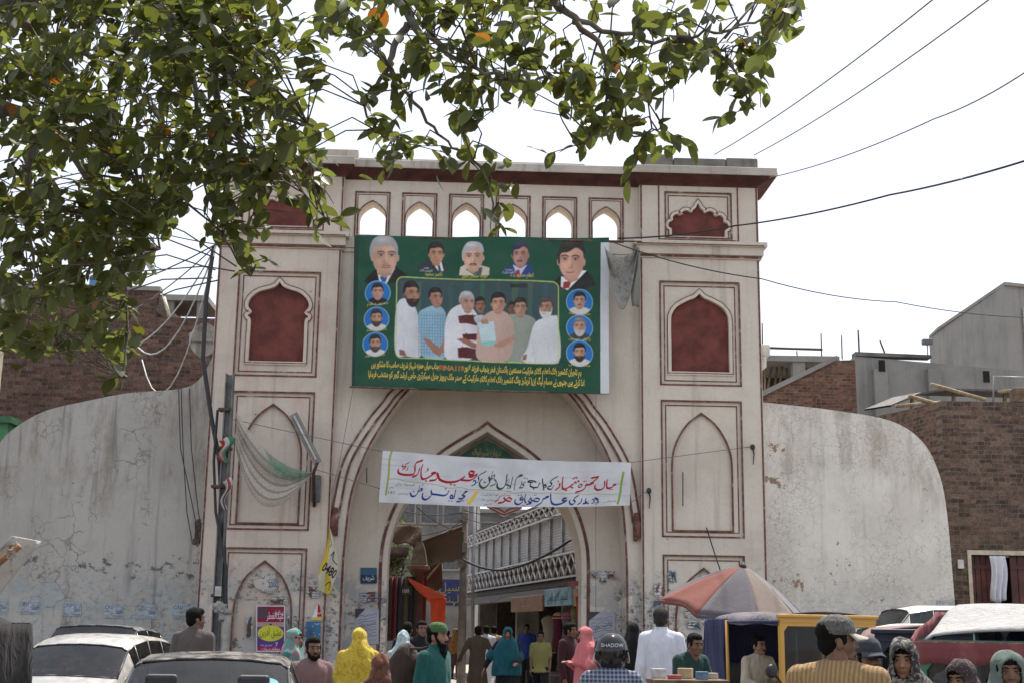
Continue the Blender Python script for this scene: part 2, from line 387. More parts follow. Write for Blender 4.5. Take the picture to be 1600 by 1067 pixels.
class Canvas:
    """a print: colours worked out on a fine raster, then carried by the cloth's own vertices. Coordinates are free units."""
    def __init__(s, x0, y0, x1, y1, res, bg):
        s.x0, s.y0, s.res = x0, y0, res*2
        s.w, s.h = int((x1-x0)*s.res), int((y1-y0)*s.res)
        s.a = np.empty((s.h, s.w, 3), np.float32); s.a[:] = bg
    def _box(s, P, pad=0):
        P = np.asarray(P, float); X = (P[:, 0]-s.x0)*s.res; Y = (P[:, 1]-s.y0)*s.res
        i0, i1 = max(int(X.min()-pad), 0), min(int(X.max()+pad)+2, s.w); j0, j1 = max(int(Y.min()-pad), 0), min(int(Y.max()+pad)+2, s.h)
        return X, Y, i0, i1, j0, j1
    def mask(s, P):
        X, Y, i0, i1, j0, j1 = s._box(P)
        if i1 <= i0 or j1 <= j0: return None, None
        gx, gy = np.meshgrid(np.arange(i0, i1)+.5, np.arange(j0, j1)+.5); m = np.zeros(gx.shape, bool); n = len(X); j = n-1
        for i in range(n):
            if Y[i] != Y[j]:
                m ^= ((Y[i] > gy) != (Y[j] > gy)) & (gx < (X[j]-X[i])*(gy-Y[i])/(Y[j]-Y[i])+X[i])
            j = i
        return m, (slice(j0, j1), slice(i0, i1))
    def poly(s, P, c, alpha=1.0, smooth=False):
        if smooth: P = closed_spl(P)
        m, sl_ = s.mask(P)
        if m is None: return
        v = s.a[sl_]; v[m] = v[m]*(1-alpha) + np.array(c, np.float32)*alpha
    def ell(s, cx, cy, rx, ry, c, alpha=1.0, rot=0.0, n=28):
        cs, sn = math.cos(rot), math.sin(rot)
        s.poly([(cx+rx*math.cos(a)*cs-ry*math.sin(a)*sn, cy+rx*math.cos(a)*sn+ry*math.sin(a)*cs) for a in np.linspace(0, 2*math.pi, n, endpoint=False)], c, alpha)
    def soft(s, cx, cy, rx, ry, c, alpha=.5, clip=None):
        X, Y, i0, i1, j0, j1 = s._box([(cx-2*rx, cy-2*ry), (cx+2*rx, cy+2*ry)])
        if i1 <= i0 or j1 <= j0: return
        gx, gy = np.meshgrid((np.arange(i0, i1)+.5)/s.res+s.x0, (np.arange(j0, j1)+.5)/s.res+s.y0)
        k = np.exp(-(((gx-cx)/rx)**2+((gy-cy)/ry)**2)*1.4)*alpha
        if clip is not None:
            m, sl_ = s.mask(clip); full = np.zeros((s.h, s.w), bool); full[sl_] = m; k = k*full[j0:j1, i0:i1]
        v = s.a[j0:j1, i0:i1]; v[:] = v*(1-k[..., None]) + np.array(c, np.float32)*k[..., None]
    def stroke(s, P, w, c, nib=None, smooth=True):
        """nib=None: round pen; nib=angle: broad pen held at that angle"""
        if smooth and len(P) > 2: P = spl2(P)
        P = np.asarray(P, float)
        if nib is None:
            for a, b in zip(P[:-1], P[1:]):
                d = b-a; L = np.hypot(*d)
                if L < 1e-6: continue
                n = np.array((-d[1], d[0]))/L*w/2; s.poly([a+n, b+n, b-n, a-n], c); s.ell(b[0], b[1], w/2, w/2, c, n=10)
            s.ell(P[0][0], P[0][1], w/2, w/2, c, n=10)
        else:
            n = np.array((math.cos(nib), math.sin(nib)))*w/2; t = np.array((n[1], -n[0]))*.28
            for a, b in zip(P[:-1], P[1:]):
                s.poly([a+n, b+n, b-n, a-n], c); s.poly([a+t, b+t, b-t, a-t], c)
                q = [b+n+t, b-n+t, b-n-t, b+n-t]; s.poly(q, c)
    def blur(s, x0, y0, x1, y1, r):
        i0, i1 = max(int((x0-s.x0)*s.res), 0), min(int((x1-s.x0)*s.res), s.w); j0, j1 = max(int((y0-s.y0)*s.res), 0), min(int((y1-s.y0)*s.res), s.h)
        v = s.a[j0:j1, i0:i1].copy(); k = max(1, int(r*s.res))
        for _ in range(2):
            for ax in (0, 1):
                p = np.pad(v, [(k, k) if a == ax else (0, 0) for a in range(3)], mode='edge'); c = np.cumsum(p, ax, dtype=np.float64)
                v = ((np.take(c, range(2*k, c.shape[ax]), ax) - np.concatenate([np.zeros_like(np.take(c, [0], ax)), np.take(c, range(0, c.shape[ax]-2*k-1), ax)], ax))/(2*k+1)).astype(np.float32)
        s.a[j0:j1, i0:i1] = v
    def grain(s, amp, cell=1.0, seed=0):
        rs = np.random.RandomState(seed); k = max(1, int(cell*s.res)); g = rs.normal(0, amp, (s.h//k+2, s.w//k+2, 1)); g = np.kron(g[..., 0], np.ones((k, k)))[:s.h, :s.w]
        s.a *= np.clip(1+g, .4, 1.6)[..., None].astype(np.float32)
    def text(s, st, x, y, size, c, anchor='r', rot=0.0, width=None, bold=0.0, squash=1.0):
        vs, fs = text_mesh(st, size, bold); v = np.array(vs); x0, x1 = v[:, 0].min(), v[:, 0].max()
        k = width/(x1-x0) if width else 1.0
        v[:, 0] = (v[:, 0] - (x1 if anchor == 'r' else x0 if anchor == 'l' else (x0+x1)/2))*k; v[:, 1] *= squash
        cs, sn = math.cos(rot), math.sin(rot)
        vv = np.stack([x+v[:, 0]*cs-v[:, 1]*sn*-1*-1, y-(v[:, 0]*sn+v[:, 1]*cs)], 1)
        for f in fs: s.poly(vv[list(f)], c)
    def down(s):
        h, w = s.h//2*2, s.w//2*2
        return s.a[:h, :w].reshape(h//2, 2, w//2, 2, 3).mean((1, 3))
def spl2(P, n=6):
    P = [np.array(p, float) for p in P]; out = []
    for i in range(len(P)-1):
        p0 = P[max(i-1, 0)]; p1 = P[i]; p2 = P[i+1]; p3 = P[min(i+2, len(P)-1)]
        for k in range(n):
            t = k/n; out.append(.5*((2*p1)+(-p0+p2)*t+(2*p0-5*p1+4*p2-p3)*t*t+(-p0+3*p1-3*p2+p3)*t**3))
    out.append(P[-1]); return out
def closed_spl(P, n=5):
    P = [np.array(p, float) for p in P]; m = len(P); out = []
    for i in range(m):
        p0, p1, p2, p3 = P[i-1], P[i], P[(i+1) % m], P[(i+2) % m]
        for k in range(n):
            t = k/n; out.append(.5*((2*p1)+(-p0+p2)*t+(2*p0-5*p1+4*p2-p3)*t*t+(-p0+3*p1-3*p2+p3)*t**3))
    return out
def print_mat(name, rough=.7, bump=.25):
    t = NT(name); a = t.n('ShaderNodeVertexColor'); a.layer_name = 'print'
    c = t.mix(t.ramp(t.noise(2.5, 5, .6), .35, .75, 0, .16), a.outputs[0], (.12, .11, .10))
    t.col(c); t.bump(t.noise(5, 4, .6, src=t.mapping((1.4, 1.4, .5))), bump, .03)
    return t.fin(rough, spec=.3)
def printed(name, canvas, fn, mat, parent=None, solid=0.0):
    """cloth or paper whose vertices carry the print; fn(x, y) gives each canvas point its place"""
    a = canvas.down(); h, w = a.shape[:2]; r = canvas.res/2
    xs = canvas.x0 + (np.arange(w)+.5)/r; ys = canvas.y0 + (np.arange(h)+.5)/r
    X, Y = np.meshgrid(xs, ys); V = fn(X.ravel(), Y.ravel()).astype(np.float32)
    idx = np.arange(w*h).reshape(h, w)
    Q = np.stack([idx[1:, :-1], idx[1:, 1:], idx[:-1, 1:], idx[:-1, :-1]], -1).reshape(-1, 4)
    me = bpy.data.meshes.new(name); me.vertices.add(w*h); me.vertices.foreach_set('co', V.ravel())
    me.loops.add(Q.size); me.loops.foreach_set('vertex_index', Q.ravel().astype(np.int32))
    me.polygons.add(len(Q)); me.polygons.foreach_set('loop_start', np.arange(0, Q.size, 4, dtype=np.int32)); me.polygons.foreach_set('loop_total', np.full(len(Q), 4, np.int32))
    me.update(); me.validate()
    ca = me.color_attributes.new('print', 'FLOAT_COLOR', 'POINT')
    rgba = np.ones((w*h, 4), np.float32); rgba[:, :3] = a.reshape(-1, 3); ca.data.foreach_set('color', rgba.ravel())
    o = new_obj(name, me, parent, [mat])
    if solid: m = o.modifiers.new('thick', 'SOLIDIFY'); m.thickness = solid; m.offset = -1
    return o
def px_plane(dep, ripple=None):
    """canvas given in photo pixels -> points on the plane at that depth from the gate front (gate-local)"""
    o = np.array(G0 + GN*dep); n = np.array(GN); gx = np.array(GX); g0 = np.array(G0)
    def fn(X, Y):
        d = cf[None] + np.outer((X-800)/FPX, cr) + np.outer((533.5-Y)/FPX, cu)
        t = ((o-CAM) @ n)/(d @ n); P = CAM + d*t[:, None]
        u = (P-g0) @ gx; z = P[:, 2]
        w = dep + (ripple(u, z) if ripple else 0*u)
        return np.stack([u, w, z], 1)
    return fn
# ================================================================== setting: ground and road
m_ground = None
def build_ground():
    t = NT('dusty_ground')
    c = t.mix(t.ramp(t.noise(.25, 6, .6), .35, .65), (.20, .175, .15), (.29, .255, .215))
    c = t.mix(t.ramp(t.noise(3, 6, .7), .5, .7, 0, .6), c, (.12, .105, .09))
    c = t.mix(t.ramp(t.noise(28, 4, .7), .55, .66, 0, .5), c, (.4, .36, .31))
    t.col(c); t.bump(t.noise(18, 6, .7), .4, .02)
    mb = MB(); mb.add([(-900, -60, 0), (900, -60, 0), (900, 1500, 0), (-900, 1500, 0)], [(0, 1, 2, 3)])
    tag(mb.build('ground', t.fin(.95, spec=.2)), kind='structure')
    t = NT('worn_asphalt')
    c = t.mix(t.ramp(t.noise(.5, 6, .65), .38, .66), (.10, .09, .08), (.20, .178, .15))
    c = t.mix(t.ramp(t.noise(5, 6, .75), .52, .62, 0, .7), c, (.26, .225, .185))
    t.col(c); t.bump(t.noise(60, 3, .7), .5, .01)
    mb = MB(); mb.add([(-40, -6, .004), (40, -6, .004), (40, 25.2, .004), (-40, 25.2, .004)], [(0, 1, 2, 3)])
    tag(mb.build('road', t.fin(.92, spec=.25)), kind='structure')
    mb = MB()
    p = [GW(-2.0, .2, .004), GW(2.0, .2, .004), GW(2.4, 70, .004), GW(-3.6, 70, .004)]
    mb.add([Vector((v.x, v.y, .004)) for v in p], [(0, 1, 2, 3)])
    t = NT('bazaar_lane')
    c = t.mix(t.ramp(t.noise(1.2, 6, .65), .38, .66), (.33, .295, .255), (.45, .40, .35))
    c = t.mix(t.ramp(t.noise(9, 6, .75), .55, .64, 0, .6), c, (.18, .15, .13))
    t.col(c); t.bump(t.noise(40, 3, .7), .4, .01)
    tag(mb.build('lane', t.fin(.92, spec=.2)), kind='structure')
build_ground()

# ================================================================== the gate
PL = plaster('gate_plaster', (.64, .575, .495), (.40, .335, .28), stain=.45, pink=.10, grime=.95, streak=.4, patch=None)
PLL = plaster('gate_plaster_pinkish', (.62, .54, .465), (.38, .305, .255), stain=.52, pink=.42, grime=.95, streak=.42)
PLR = plaster('recess_plaster', (.62, .55, .47), (.39, .325, .27), stain=.45, grime=.95, streak=.2)
RED = M('red_oxide', (.145, .038, .030), .85, .4, 3, .2)
REDC = M('maroon_cornice', (.085, .028, .023), .85, .45, 3, .2)
def _line():
    t = NT('red_line_paint'); f = t.noise(3.2, 7, .72)
    c = t.mix(t.ramp(t.noise(9, 5, .6), .35, .7), (.115, .048, .038), (.22, .115, .092))
    t.col(t.mix(t.ramp(f, .55, .68, 0, .85), c, (.48, .40, .345))); t.bump(f, .3, .01); return t.fin(.9, spec=.2)
LINE = _line()
FASC = plaster('cornice_cement', (.50, .455, .40), (.20, .175, .15), stain=.5, streak=.8)
MOULD = plaster('black_mould_cement', (.20, .19, .17), (.05, .05, .045), stain=1.0, streak=.5)

def spl(half, n=6):
    """smooth half outline (bottom to apex) by Catmull-Rom"""
    P = [Vector((a, b)) for a, b in half]; out = []
    for i in range(len(P)-1):
        p0 = P[max(i-1, 0)]; p1 = P[i]; p2 = P[i+1]; p3 = P[min(i+2, len(P)-1)]
        for k in range(n):
            t = k/n
            out.append(.5*((2*p1)+(-p0+p2)*t+(2*p0-5*p1+4*p2-p3)*t*t+(-p0+3*p1-3*p2+p3)*t**3))
    out.append(P[-1]); return [(p.x, p.y) for p in out]
def arch(half, u0=0.0, grow=0.0):
    """open path: right foot, over the apex, left foot"""
    h = [(a, b) for a, b in half]
    if grow:
        o = []
        for i, (a, b) in enumerate(h):
            p = Vector(h[max(i-1, 0)]); q = Vector(h[min(i+1, len(h)-1)]); d = (q-p).normalized(); n = Vector((d.y, -d.x))
            if i == len(h)-1: n = Vector((0, 1)); k = grow*1.35
            else: k = grow
            o.append((max(a+n.x*k, 0), b+n.y*k))
        h = o
    return [(u0+a, b) for a, b in h] + [(u0-a, b) for a, b in h[-2::-1]]
A_BIG = spl([(2.84, .0), (2.84, 2.4), (2.82, 3.2), (2.75, 4.1), (2.6, 4.7), (2.36, 5.3), (1.9, 6.06), (1.5, 6.52), (.8, 7.05), (0, 7.45)])
A_MLD = spl([(3.06, 3.75), (3.02, 4.1), (2.86, 4.9), (2.45, 5.65), (2.13, 6.08), (1.9, 6.38), (1.0, 7.2), (0, 7.8)])
A_DOOR = spl([(2.0, 0), (2.0, 2.0), (2.0, 3.0), (1.93, 3.5), (1.76, 4.0), (1.48, 4.45), (.9, 5.08), (0, 5.66)])
A_LOW = spl([(.62, 3.6), (.62, 4.3), (.62, 4.9), (.59, 5.2), (.48, 5.5), (.28, 5.8), (0, 6.02)])
A_BOT = spl([(.58, .3), (.58, 1.2), (.57, 1.9), (.5, 2.25), (.33, 2.57), (0, 2.85)])
A_WIN = spl([(.285, 9.72), (.285, 9.95), (.285, 10.14), (.235, 10.28), (.11, 10.4), (0, 10.46)], 4)
A_OGEE_L = spl([(.56, 6.88), (.56, 7.4), (.56, 7.78), (.63, 7.86), (.55, 7.95), (.63, 8.08), (.58, 8.24), (.42, 8.38), (.2, 8.45), (.07, 8.51), (0, 8.6)], 4)
A_OGEE_R = spl([(.61, 6.86), (.61, 7.4), (.61, 7.95), (.58, 8.13), (.46, 8.29), (.25, 8.41), (.09, 8.48), (0, 8.57)], 4)
A_CUSP = spl([(.57, 9.79), (.57, 9.9), (.58, 9.98), (.645, 10.03), (.63, 10.12), (.55, 10.17), (.545, 10.25), (.47, 10.31), (.37, 10.29), (.34, 10.36), (.25, 10.40), (.15, 10.36), (.1, 10.42), (.05, 10.46), (0, 10.57)], 3)
def rect(u0, u1, z0, z1): return [(u0, z0), (u1, z0), (u1, z1), (u0, z1)]

gate = thing('city_gate', 'tall pale plaster city gate with red trim, twin towers and a pointed arch', 'gate', G0, YAWG)

def tower(sgn):
    pm = PLL if sgn < 0 else PL
    uc = 4.41*sgn; X = lambda a: a
    ul, ur = sorted((3.15*sgn, 5.7*sgn))
    og = A_OGEE_L if sgn < 0 else A_OGEE_R
    pans = [(uc-.84, uc+.84, 6.61, 8.81), (uc-.83, uc+.83, 3.48, 6.27), (uc-.82, uc+.82, .15, 3.1)]
    up = (uc-.71, uc+.71, 9.78, 10.79)
    mb = MB()
    mb.slab(rect(ul, ur, 0, 9.32), [rect(*p) for p in pans], 0, .06)
    # second layer inside the panels, with the niche openings
    for p, a in zip(pans, (og, A_LOW, A_BOT)):
        mb.slab(rect(p[0]-.01, p[1]+.01, p[2]-.01, p[3]+.01), [arch(a, uc)], .035, .12)
    mb.box(ul, ur, .17, 4.6, 0, 9.32)
    mb.box(ul, ur, .06, .17, 0, .15); 
    for s2 in (ul, ur-.05): mb.box(s2, s2+.05, .0601, .17, .15, 9.32)
    # ledge
    mb.box(ul-.04, ur+.04, -.04, 4.6, 9.325, 9.40); mb.box(ul-.08, ur+.08, -.08, 4.6, 9.402, 9.58); mb.box(ul-.15, ur+.15, -.15, 4.6, 9.582, 9.68)
    # upper storey
    mb.slab(rect(ul, ur, 9.682, 10.99), [rect(*up)], 0, .06)
    mb.slab(rect(up[0]-.01, up[1]+.01, up[2]-.01, up[3]+.01), [arch(A_CUSP, uc)], .03, .1)
    mb.box(ul, ur, .15, 1.3, 9.682, 10.99)
    for s2 in (ul, ur-.05): mb.box(s2, s2+.05, .0601, .15, 9.682, 10.99)
    tw = mb.build('tower', pm, gate)
    if sgn < 0: tag(tw, 'left tower of the gate, pink stained')
    # infills
    n = MB(); n.slab(rect(uc-.75, uc+.75, 6.75, 8.7), (), .105, .168); n.build('niche', RED, tw)
    n = MB(); n.slab(rect(uc-.69, uc+.69, 9.79, 10.7), (), .09, .148); n.build('niche', RED, tw)
    n = MB(); n.slab(rect(uc-.75, uc+.75, 3.55, 6.15), (), .075, .168); n.build('arched_panel', pm, tw)
    n = MB(); n.slab(rect(uc-.75, uc+.75, .2, 3.0), (), .075, .168); n.build('arched_panel', pm, tw)
    # painted red lines and raised rims
    t = MB()
    for p in pans: t.band(rect(*p), .034, -.012, .004, closed=True); t.band(rect(p[0]+.09, p[1]-.09, p[2]+.09, p[3]-.09), .022, .024, .037, closed=True)
    t.band(rect(*up), .03, -.012, .004, closed=True); t.band(rect(up[0]+.07, up[1]-.07, up[2]+.02, up[3]-.07), .02, .02, .032, closed=True)
    t.band([(uc-.85, 10.94), (uc-.85, 9.735), (uc+.85, 9.735), (uc+.85, 10.94)], .03, -.01, .004)
    for a, g in ((A_LOW, .0), (A_BOT, .0)): t.band(arch(a, uc, g), .036, .018, .037, closed=True)
    for uu in (ul+.03, ur-.03):
        t.band([(uu, .0), (uu, 9.31)], .034, -.01, .004); t.band([(uu, 9.69), (uu, 10.93)], .035, -.01, .004)
    t.band([(ul-.04, 9.365), (ur+.04, 9.365)], .05, -.05, -.038)
    t.band([(ul-.08, 9.6), (ur+.08, 9.6)], .02, -.16, -.148)
    t.build('trim', LINE, tw)
    for a_, g1, w1, g2, w2, y_ in ((og, .035, .07, .075, .016, .005), (A_CUSP, .03, .055, .065, .014, .0)):
        r = MB(); r.band(arch(a_, uc, g1), w1, y_, .037, closed=True); rim = r.build('arch_rim', pm, tw)
        r = MB(); r.band(arch(a_, uc, g2), w2, y_-.005, .037, closed=True); r.build('rim_line', LINE, tw)
for s_ in (-1, 1): tower(s_)

def bay():
    D = .15
    # lower wall with the great arch
    mb = MB(); mb.slab(rect(-3.155, 3.155, 0, 9.318), [arch(A_BIG)], D, .85)
    # chamfered reveal ring
    aw = mb.build('arch_wall', PL, gate)
    t = MB()
    t.band(arch(A_BIG, 0, .03), .045, D-.012, D+.004)
    for g in (-.07, .07): t.band(arch(A_MLD, 0, g), .042, D-.05, D+.004)
    t.band([(-3.1, 9.42), (3.1, 9.42)], .03, D-.03, D-.0); t.band([(-3.1, 9.62), (3.1, 9.62)], .03, D-.03, D)
    t.build('trim', LINE, aw)
    t = MB(); t.band(arch(A_MLD, 0, 0), .1, D-.035, D+.004); t.build('moulding', PL, aw)
    for sg in (-1, 1):
        b = MB(); b.tube([(sg*3.06, D-.04, 3.95), (sg*3.08, D-.06, 3.7), (sg*3.07, D-.08, 3.5), (sg*3.02, D-.05, 3.38)], [.05, .09, .085, .03], 8)
        b.build('bracket', LINE, aw)
    # back wall of the recess with the doorway
    mb = MB(); mb.slab(rect(-3.0, 3.0, 0, 7.9), [arch(A_DOOR)], .855, 1.5)
    iw = mb.build('inner_wall', PLR, gate)
    t = MB(); t.band(arch(A_DOOR, 0, .15), .06, .84, .858); t.build('trim', LINE, iw)
    t = MB(); t.band(arch(A_DOOR, 0, .055), .1, .815, .857); t.build('moulding', PLR, iw)
    # passage: side walls and a vault behind the doorway
    mb = MB(); mb.slab(rect(-3.155, 3.155, 0, 9.31), [arch(A_DOOR, 0, .22)], 1.505, 4.6)
    mb.build('passage', PLR, gate)
    # tympanum board with the inscription, filling the head of the doorway
    half = [p for p in A_DOOR if p[1] > 4.86]
    pts = [(half[0][0]+.02, 4.86)] + half
    tb = MB(); tb.slab([(a, b-.03) for a, b in pts] + [(-a, b-.03) for a, b in pts[-2::-1]], (), 1.12, 1.2)
    board = tb.build('inscription_board', M('board_tan', (.20, .16, .115), .8, .4, 6, .1), gate)
    gb = MB(); gb.slab([(.74, 4.93), (.66, 5.1), (.42, 5.28), (.16, 5.45), (0, 5.5), (-.16, 5.45), (-.42, 5.28), (-.66, 5.1), (-.74, 4.93)], (), 1.10, 1.121)
    gb.build('green_field', M('board_green', (.022, .085, .05), .7, .4, 7), board)
    # window wall
    wins = [-2.55+i*1.0 for i in range(6)]
    mb = MB(); mb.slab(rect(-3.155, 3.155, 9.655, 10.99), [arch(A_WIN, u) for u in wins], D+.02, .62)
    mb.box(-3.155, 3.155, D-.03, 4.6, 9.322, 9.41); mb.box(-3.155, 3.155, D-.05, 4.6, 9.412, 9.652)
    ww = mb.build('window_wall', PL, gate)
    t = MB()
    for u in wins:
        t.band(rect(u-.36, u+.36, 9.675, 10.66), .032, D+.002, D+.024, closed=True)
        t.band(rect(u-.315, u+.315, 9.70, 10.61), .012, D+.008, D+.024, closed=True)
        t.band(arch(A_WIN, u, .012), .022, D+.004, D+.024)
    t.build('trim', LINE, ww)
bay()

def cornice():
    prof = [(0, 10.93, 0), (.02, 10.965, 0), (.07, 11.0, 0), (.17, 11.04, 0), (.28, 11.075, 0), (.34, 11.10, 0)]
    fas = [(.345, 11.10), (.36, 11.105), (.36, 11.17), (.35, 11.18), (.35, 11.27), (.32, 11.285), (-.2, 11.30)]
    def ring(o, z):
        P = [(-5.7-o, 1.3), (-5.7-o, -o), (-3.12+o*.55, -o), (-3.12+o*.55, .16-o), (3.12-o*.55, .16-o), (3.12-o*.55, -o), (5.7+o, -o), (5.7+o, 1.3)]
        return [Vector((a, b, z)) for a, b in P]
    mb = MB(); mb.loft([ring(o, z) for o, z, _ in prof], closed=False, cap=False, smooth=False)
    c = mb.build('cornice', REDC, gate)
    mb = MB(); mb.loft([ring(o, z) for o, z in fas], closed=False, cap=False, smooth=False)
    mb.box(-5.72, 5.72, .3, 1.32, 10.99, 11.29)
    mb.build('fascia', FASC, c)
    # uneven parapet on the roof
    rnd = random.Random(3); mb = MB(); u = -5.5
    for (u0, u1, h, d) in ((-5.5, -4.2, .16, .25), (-4.19, -2.9, .34, .2), (-2.89, 2.0, .20, .3), (2.01, 3.2, .16, .3)):
        mb.box(u0, u1, d, d+.3, 11.292, 11.29+h, bev=.02)
    mb.build('parapet', FASC, gate)
    mb = MB()
    for (u0, u1, h) in ((3.25, 3.9, .40), (3.91, 5.05, .33), (5.06, 5.75, .36)):
        mb.box(u0, u1, .1, .55, 11.292, 11.29+h, bev=.03)
    mb.build('parapet', MOULD, gate)
cornice()
# ================================================================== plaster walls either side of the gate
WL = plaster('wall_plaster_grey', (.43, .41, .38), (.30, .28, .255), stain=.5, crack=.7, cw=1.9, cm0=.52, grime=.4, streak=.85, cscale=2.3, top=4.6, wash=True)
WR = plaster('wall_plaster_white', (.74, .70, .635), (.50, .45, .38), stain=.5, crack=.7, cw=1.15, cm0=.42, grime=.3, streak=.3, cscale=4.4, top=4.9, patch=(.30, .20, .14))
def side_wall(sgn, outline, mat, label):
    w = thing('plaster_wall', label, 'wall', G0, YAWG)
    mb = MB(); mb.slab(outline, (), .5, .95)
    mb.build('wall_face', mat, w)
    return w
def smooth_path(P, n=5): return spl(P, n)
_ro = smooth_path([(9.74, 0), (9.7, 2.27), (9.64, 4.11), (9.5, 4.98), (9.19, 5.6), (8.55, 6.02), (7.29, 6.23), (5.62, 6.38)])
wr = side_wall(1, _ro + [(5.62, 0)], WR, 'white cracked plaster wall with a rounded top beside the brick house')
_lo = smooth_path([(-5.62, 7.5), (-5.82, 7.02), (-6.02, 6.62), (-6.40, 6.39), (-7.49, 6.27), (-8.39, 6.07), (-9.1, 5.88), (-9.6, 5.6), (-10.0, 5.2), (-10.25, 4.4), (-10.35, 2.5), (-10.35, 0)])
wl_ = side_wall(-1, _lo + [(-5.62, 0)], WL, 'grey cracked plaster wall with a rounded top behind the parked cars')
# curled end of the wall against the tower
mb = MB(); c = [( -5.98+.3*math.cos(a*math.pi/12), 7.42+.36*math.sin(a*math.pi/12)) for a in range(24)]
mb.slab(c, (), .42, .9); mb.box(-6.28, -5.72, .36, .9, 7.36, 7.56, bev=.02); mb.build('scroll', WL, wl_)
mb = MB(); mb.box(5.6, 5.98, .4, .9, 7.35, 7.6, bev=.03); mb.box(5.6, 5.9, .42, .9, 7.1, 7.35, bev=.02); mb.build('scroll', WR, wr)
mb = MB(); rr = random.Random(5)
mb.slab([(-5.86+rr.uniform(-.03, .03)+.085*math.cos(a), 3.42+.30*math.sin(a)+rr.uniform(-.04, .04)) for a in np.linspace(0, 6.0, 22)], (), .49, .52)
mb.build('bare_patch', M('bare_brick_patch', (.10, .085, .07), .95, .6, 14, .8), wl_)

# ================================================================== brick and concrete houses behind
BRK = brick('red_brick', (.165, .10, .07), (.085, .06, .05), (.20, .17, .14), rowh=.10, bw=.27)
BRKL = brick('dull_brick', (.155, .08, .06), (.09, .055, .045), (.16, .135, .115), rowh=.10, bw=.30)
BRKS = brick('red_brick_side', (.185, .105, .075), (.105, .07, .055), (.20, .17, .14), rowh=.088, bw=.26, axis='YZ')
CONC = plaster('raw_concrete', (.29, .278, .26), (.17, .16, .148), stain=.6, streak=.5)
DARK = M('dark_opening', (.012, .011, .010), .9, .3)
WOOD = M('old_wood', (.16, .10, .06), .8, .5, 9, .3)
BAMB = M('bamboo_prop', (.30, .22, .13), .7, .4, 9)
IRON = M('rusty_iron', (.10, .06, .045), .75, .5, 16, .3, metal=.3)
GREY = M('grey_metal', (.28, .29, .30), .5, .25, 8, metal=.5)
WOODR = M('red_brown_door', (.10, .03, .022), .6, .5, 3, .3)
CREAM = M('cream_paint', (.55, .48, .36), .7, .25, 7, .1)

def at3(px, py, Y): return at(px, py, Y)
# left brick house
Y0 = 35.0
hb = thing('brick_house', 'dark red brick house rising behind the grey cracked wall', 'house', (at(160, 985, Y0).x, Y0, 0), rad(2))
def lx(o, px, py, Y):
    p = at(px, py, Y) - o.location; c, s_ = math.cos(-o.rotation_euler.z), math.sin(-o.rotation_euler.z)
    return Vector((c*p.x-s_*p.y, s_*p.x+c*p.y, p.z))
a = lx(hb, -260, 452, Y0); b = lx(hb, 246, 455, Y0); c2 = lx(hb, 338, 497, Y0)
mb = MB(); mb.slab([(a.x, 0), (c2.x, 0), (c2.x, c2.z), (b.x, c2.z), (b.x, b.z), (a.x, a.z)], (), 0, 8)
mb.build('wall', BRKL, hb)
mb = MB(); mb.box(a.x-.1, b.x+.08, -.06, .3, b.z+.003, b.z+.12); mb.build('coping', CONC, hb)
t1 = lx(hb, 252, 458, Y0); t2 = lx(hb, 322, 458, Y0)
mb = MB(); mb.box(t1.x, t2.x, .2, 2.2, t1.z-.14, t1.z+.02); mb.build('roof_slab', CONC, hb)
for xx in (t1.x+.1, t2.x-.3): mb = MB(); mb.box(xx, xx+.18, .3, .5, c2.z+.002, t1.z-.142); mb.build('post', CONC, hb)
mb = MB(); mb.tube([(t1.x+.05, .1, t1.z-.1), (t1.x+.28, -.1, c2.z+.02)], .05, 6); mb.build('prop', CREAM, hb)
mb = MB(); mb.box(b.x-2.0, b.x-1.5, .4, .9, b.z+.125, b.z+.55, bev=.08); tag(mb.build('water_tank', M('blue_plastic', (.08, .22, .42), .5, .2), None), 'small blue water tank on the left brick roof', 'water tank').location = hb.location
bpy.data.objects['water_tank'].rotation_euler = hb.rotation_euler
# green shed beyond the left wall and a pale post
p = at(-60, 650, 31); q = at(14, 650, 31)
gs = thing('green_shed', 'green sheet metal shed peeping out past the grey wall', 'shed', (p.x, 31, 0))
mb = MB(); mb.box(-2, q.x-p.x, 0, 2, 0, p.z-.15); mb.build('wall', M('green_sheet', (.05, .20, .08), .6, .3, 4), gs)
mb = MB(); mb.box(-2.1, q.x-p.x+.1, -.15, 2.1, p.z-.148, p.z+.0); mb.build('roof', M('green_sheet_dark', (.035, .13, .06), .6, .3, 4), gs)
p = at(2, 520, 33); mb = MB(); mb.box(p.x-.25, p.x+.02, 33, 33.25, 0, p.z, bev=.02)
tag(mb.build('concrete_post', CREAM), 'pale square post in front of the left brick house', 'post')

# right brick house with the red-brown door
YB = 29.6
pc = at(1478, 780, YB)
rb = thing('brick_house', 'brown brick house with a red-brown door at the right', 'house', (pc.x, YB, 0), rad(1.5))
ztop = at(1500, 626, YB).z
sx = 7.0
d0 = lx(rb, 1517, 866, YB); d1 = lx(rb, 1640, 866, YB)
mb = MB(); mb.slab([(0, 0), (sx, 0), (sx, ztop), (0, ztop)], [rect(d0.x, d1.x, .02, d0.z)], 0, .35)
mb.build('wall', BRK, rb)
mb = MB(); mb.add([(0, .355, 0), (0, .355, ztop), (-1.3, 6, ztop+.2), (-1.3, 6, 0), (.35, .355, 0), (.35, .355, ztop), (-.9, 6, ztop+.2), (-.9, 6, 0)], [(0, 3, 2, 1), (4, 5, 6, 7), (1, 2, 6, 5), (0, 1, 5, 4), (3, 7, 6, 2)])
mb.build('wall', BRKS, rb)
mb = MB(); mb.box(.3, sx, .36, 5, ztop-.5, ztop-.3); mb.build('roof', CONC, rb)
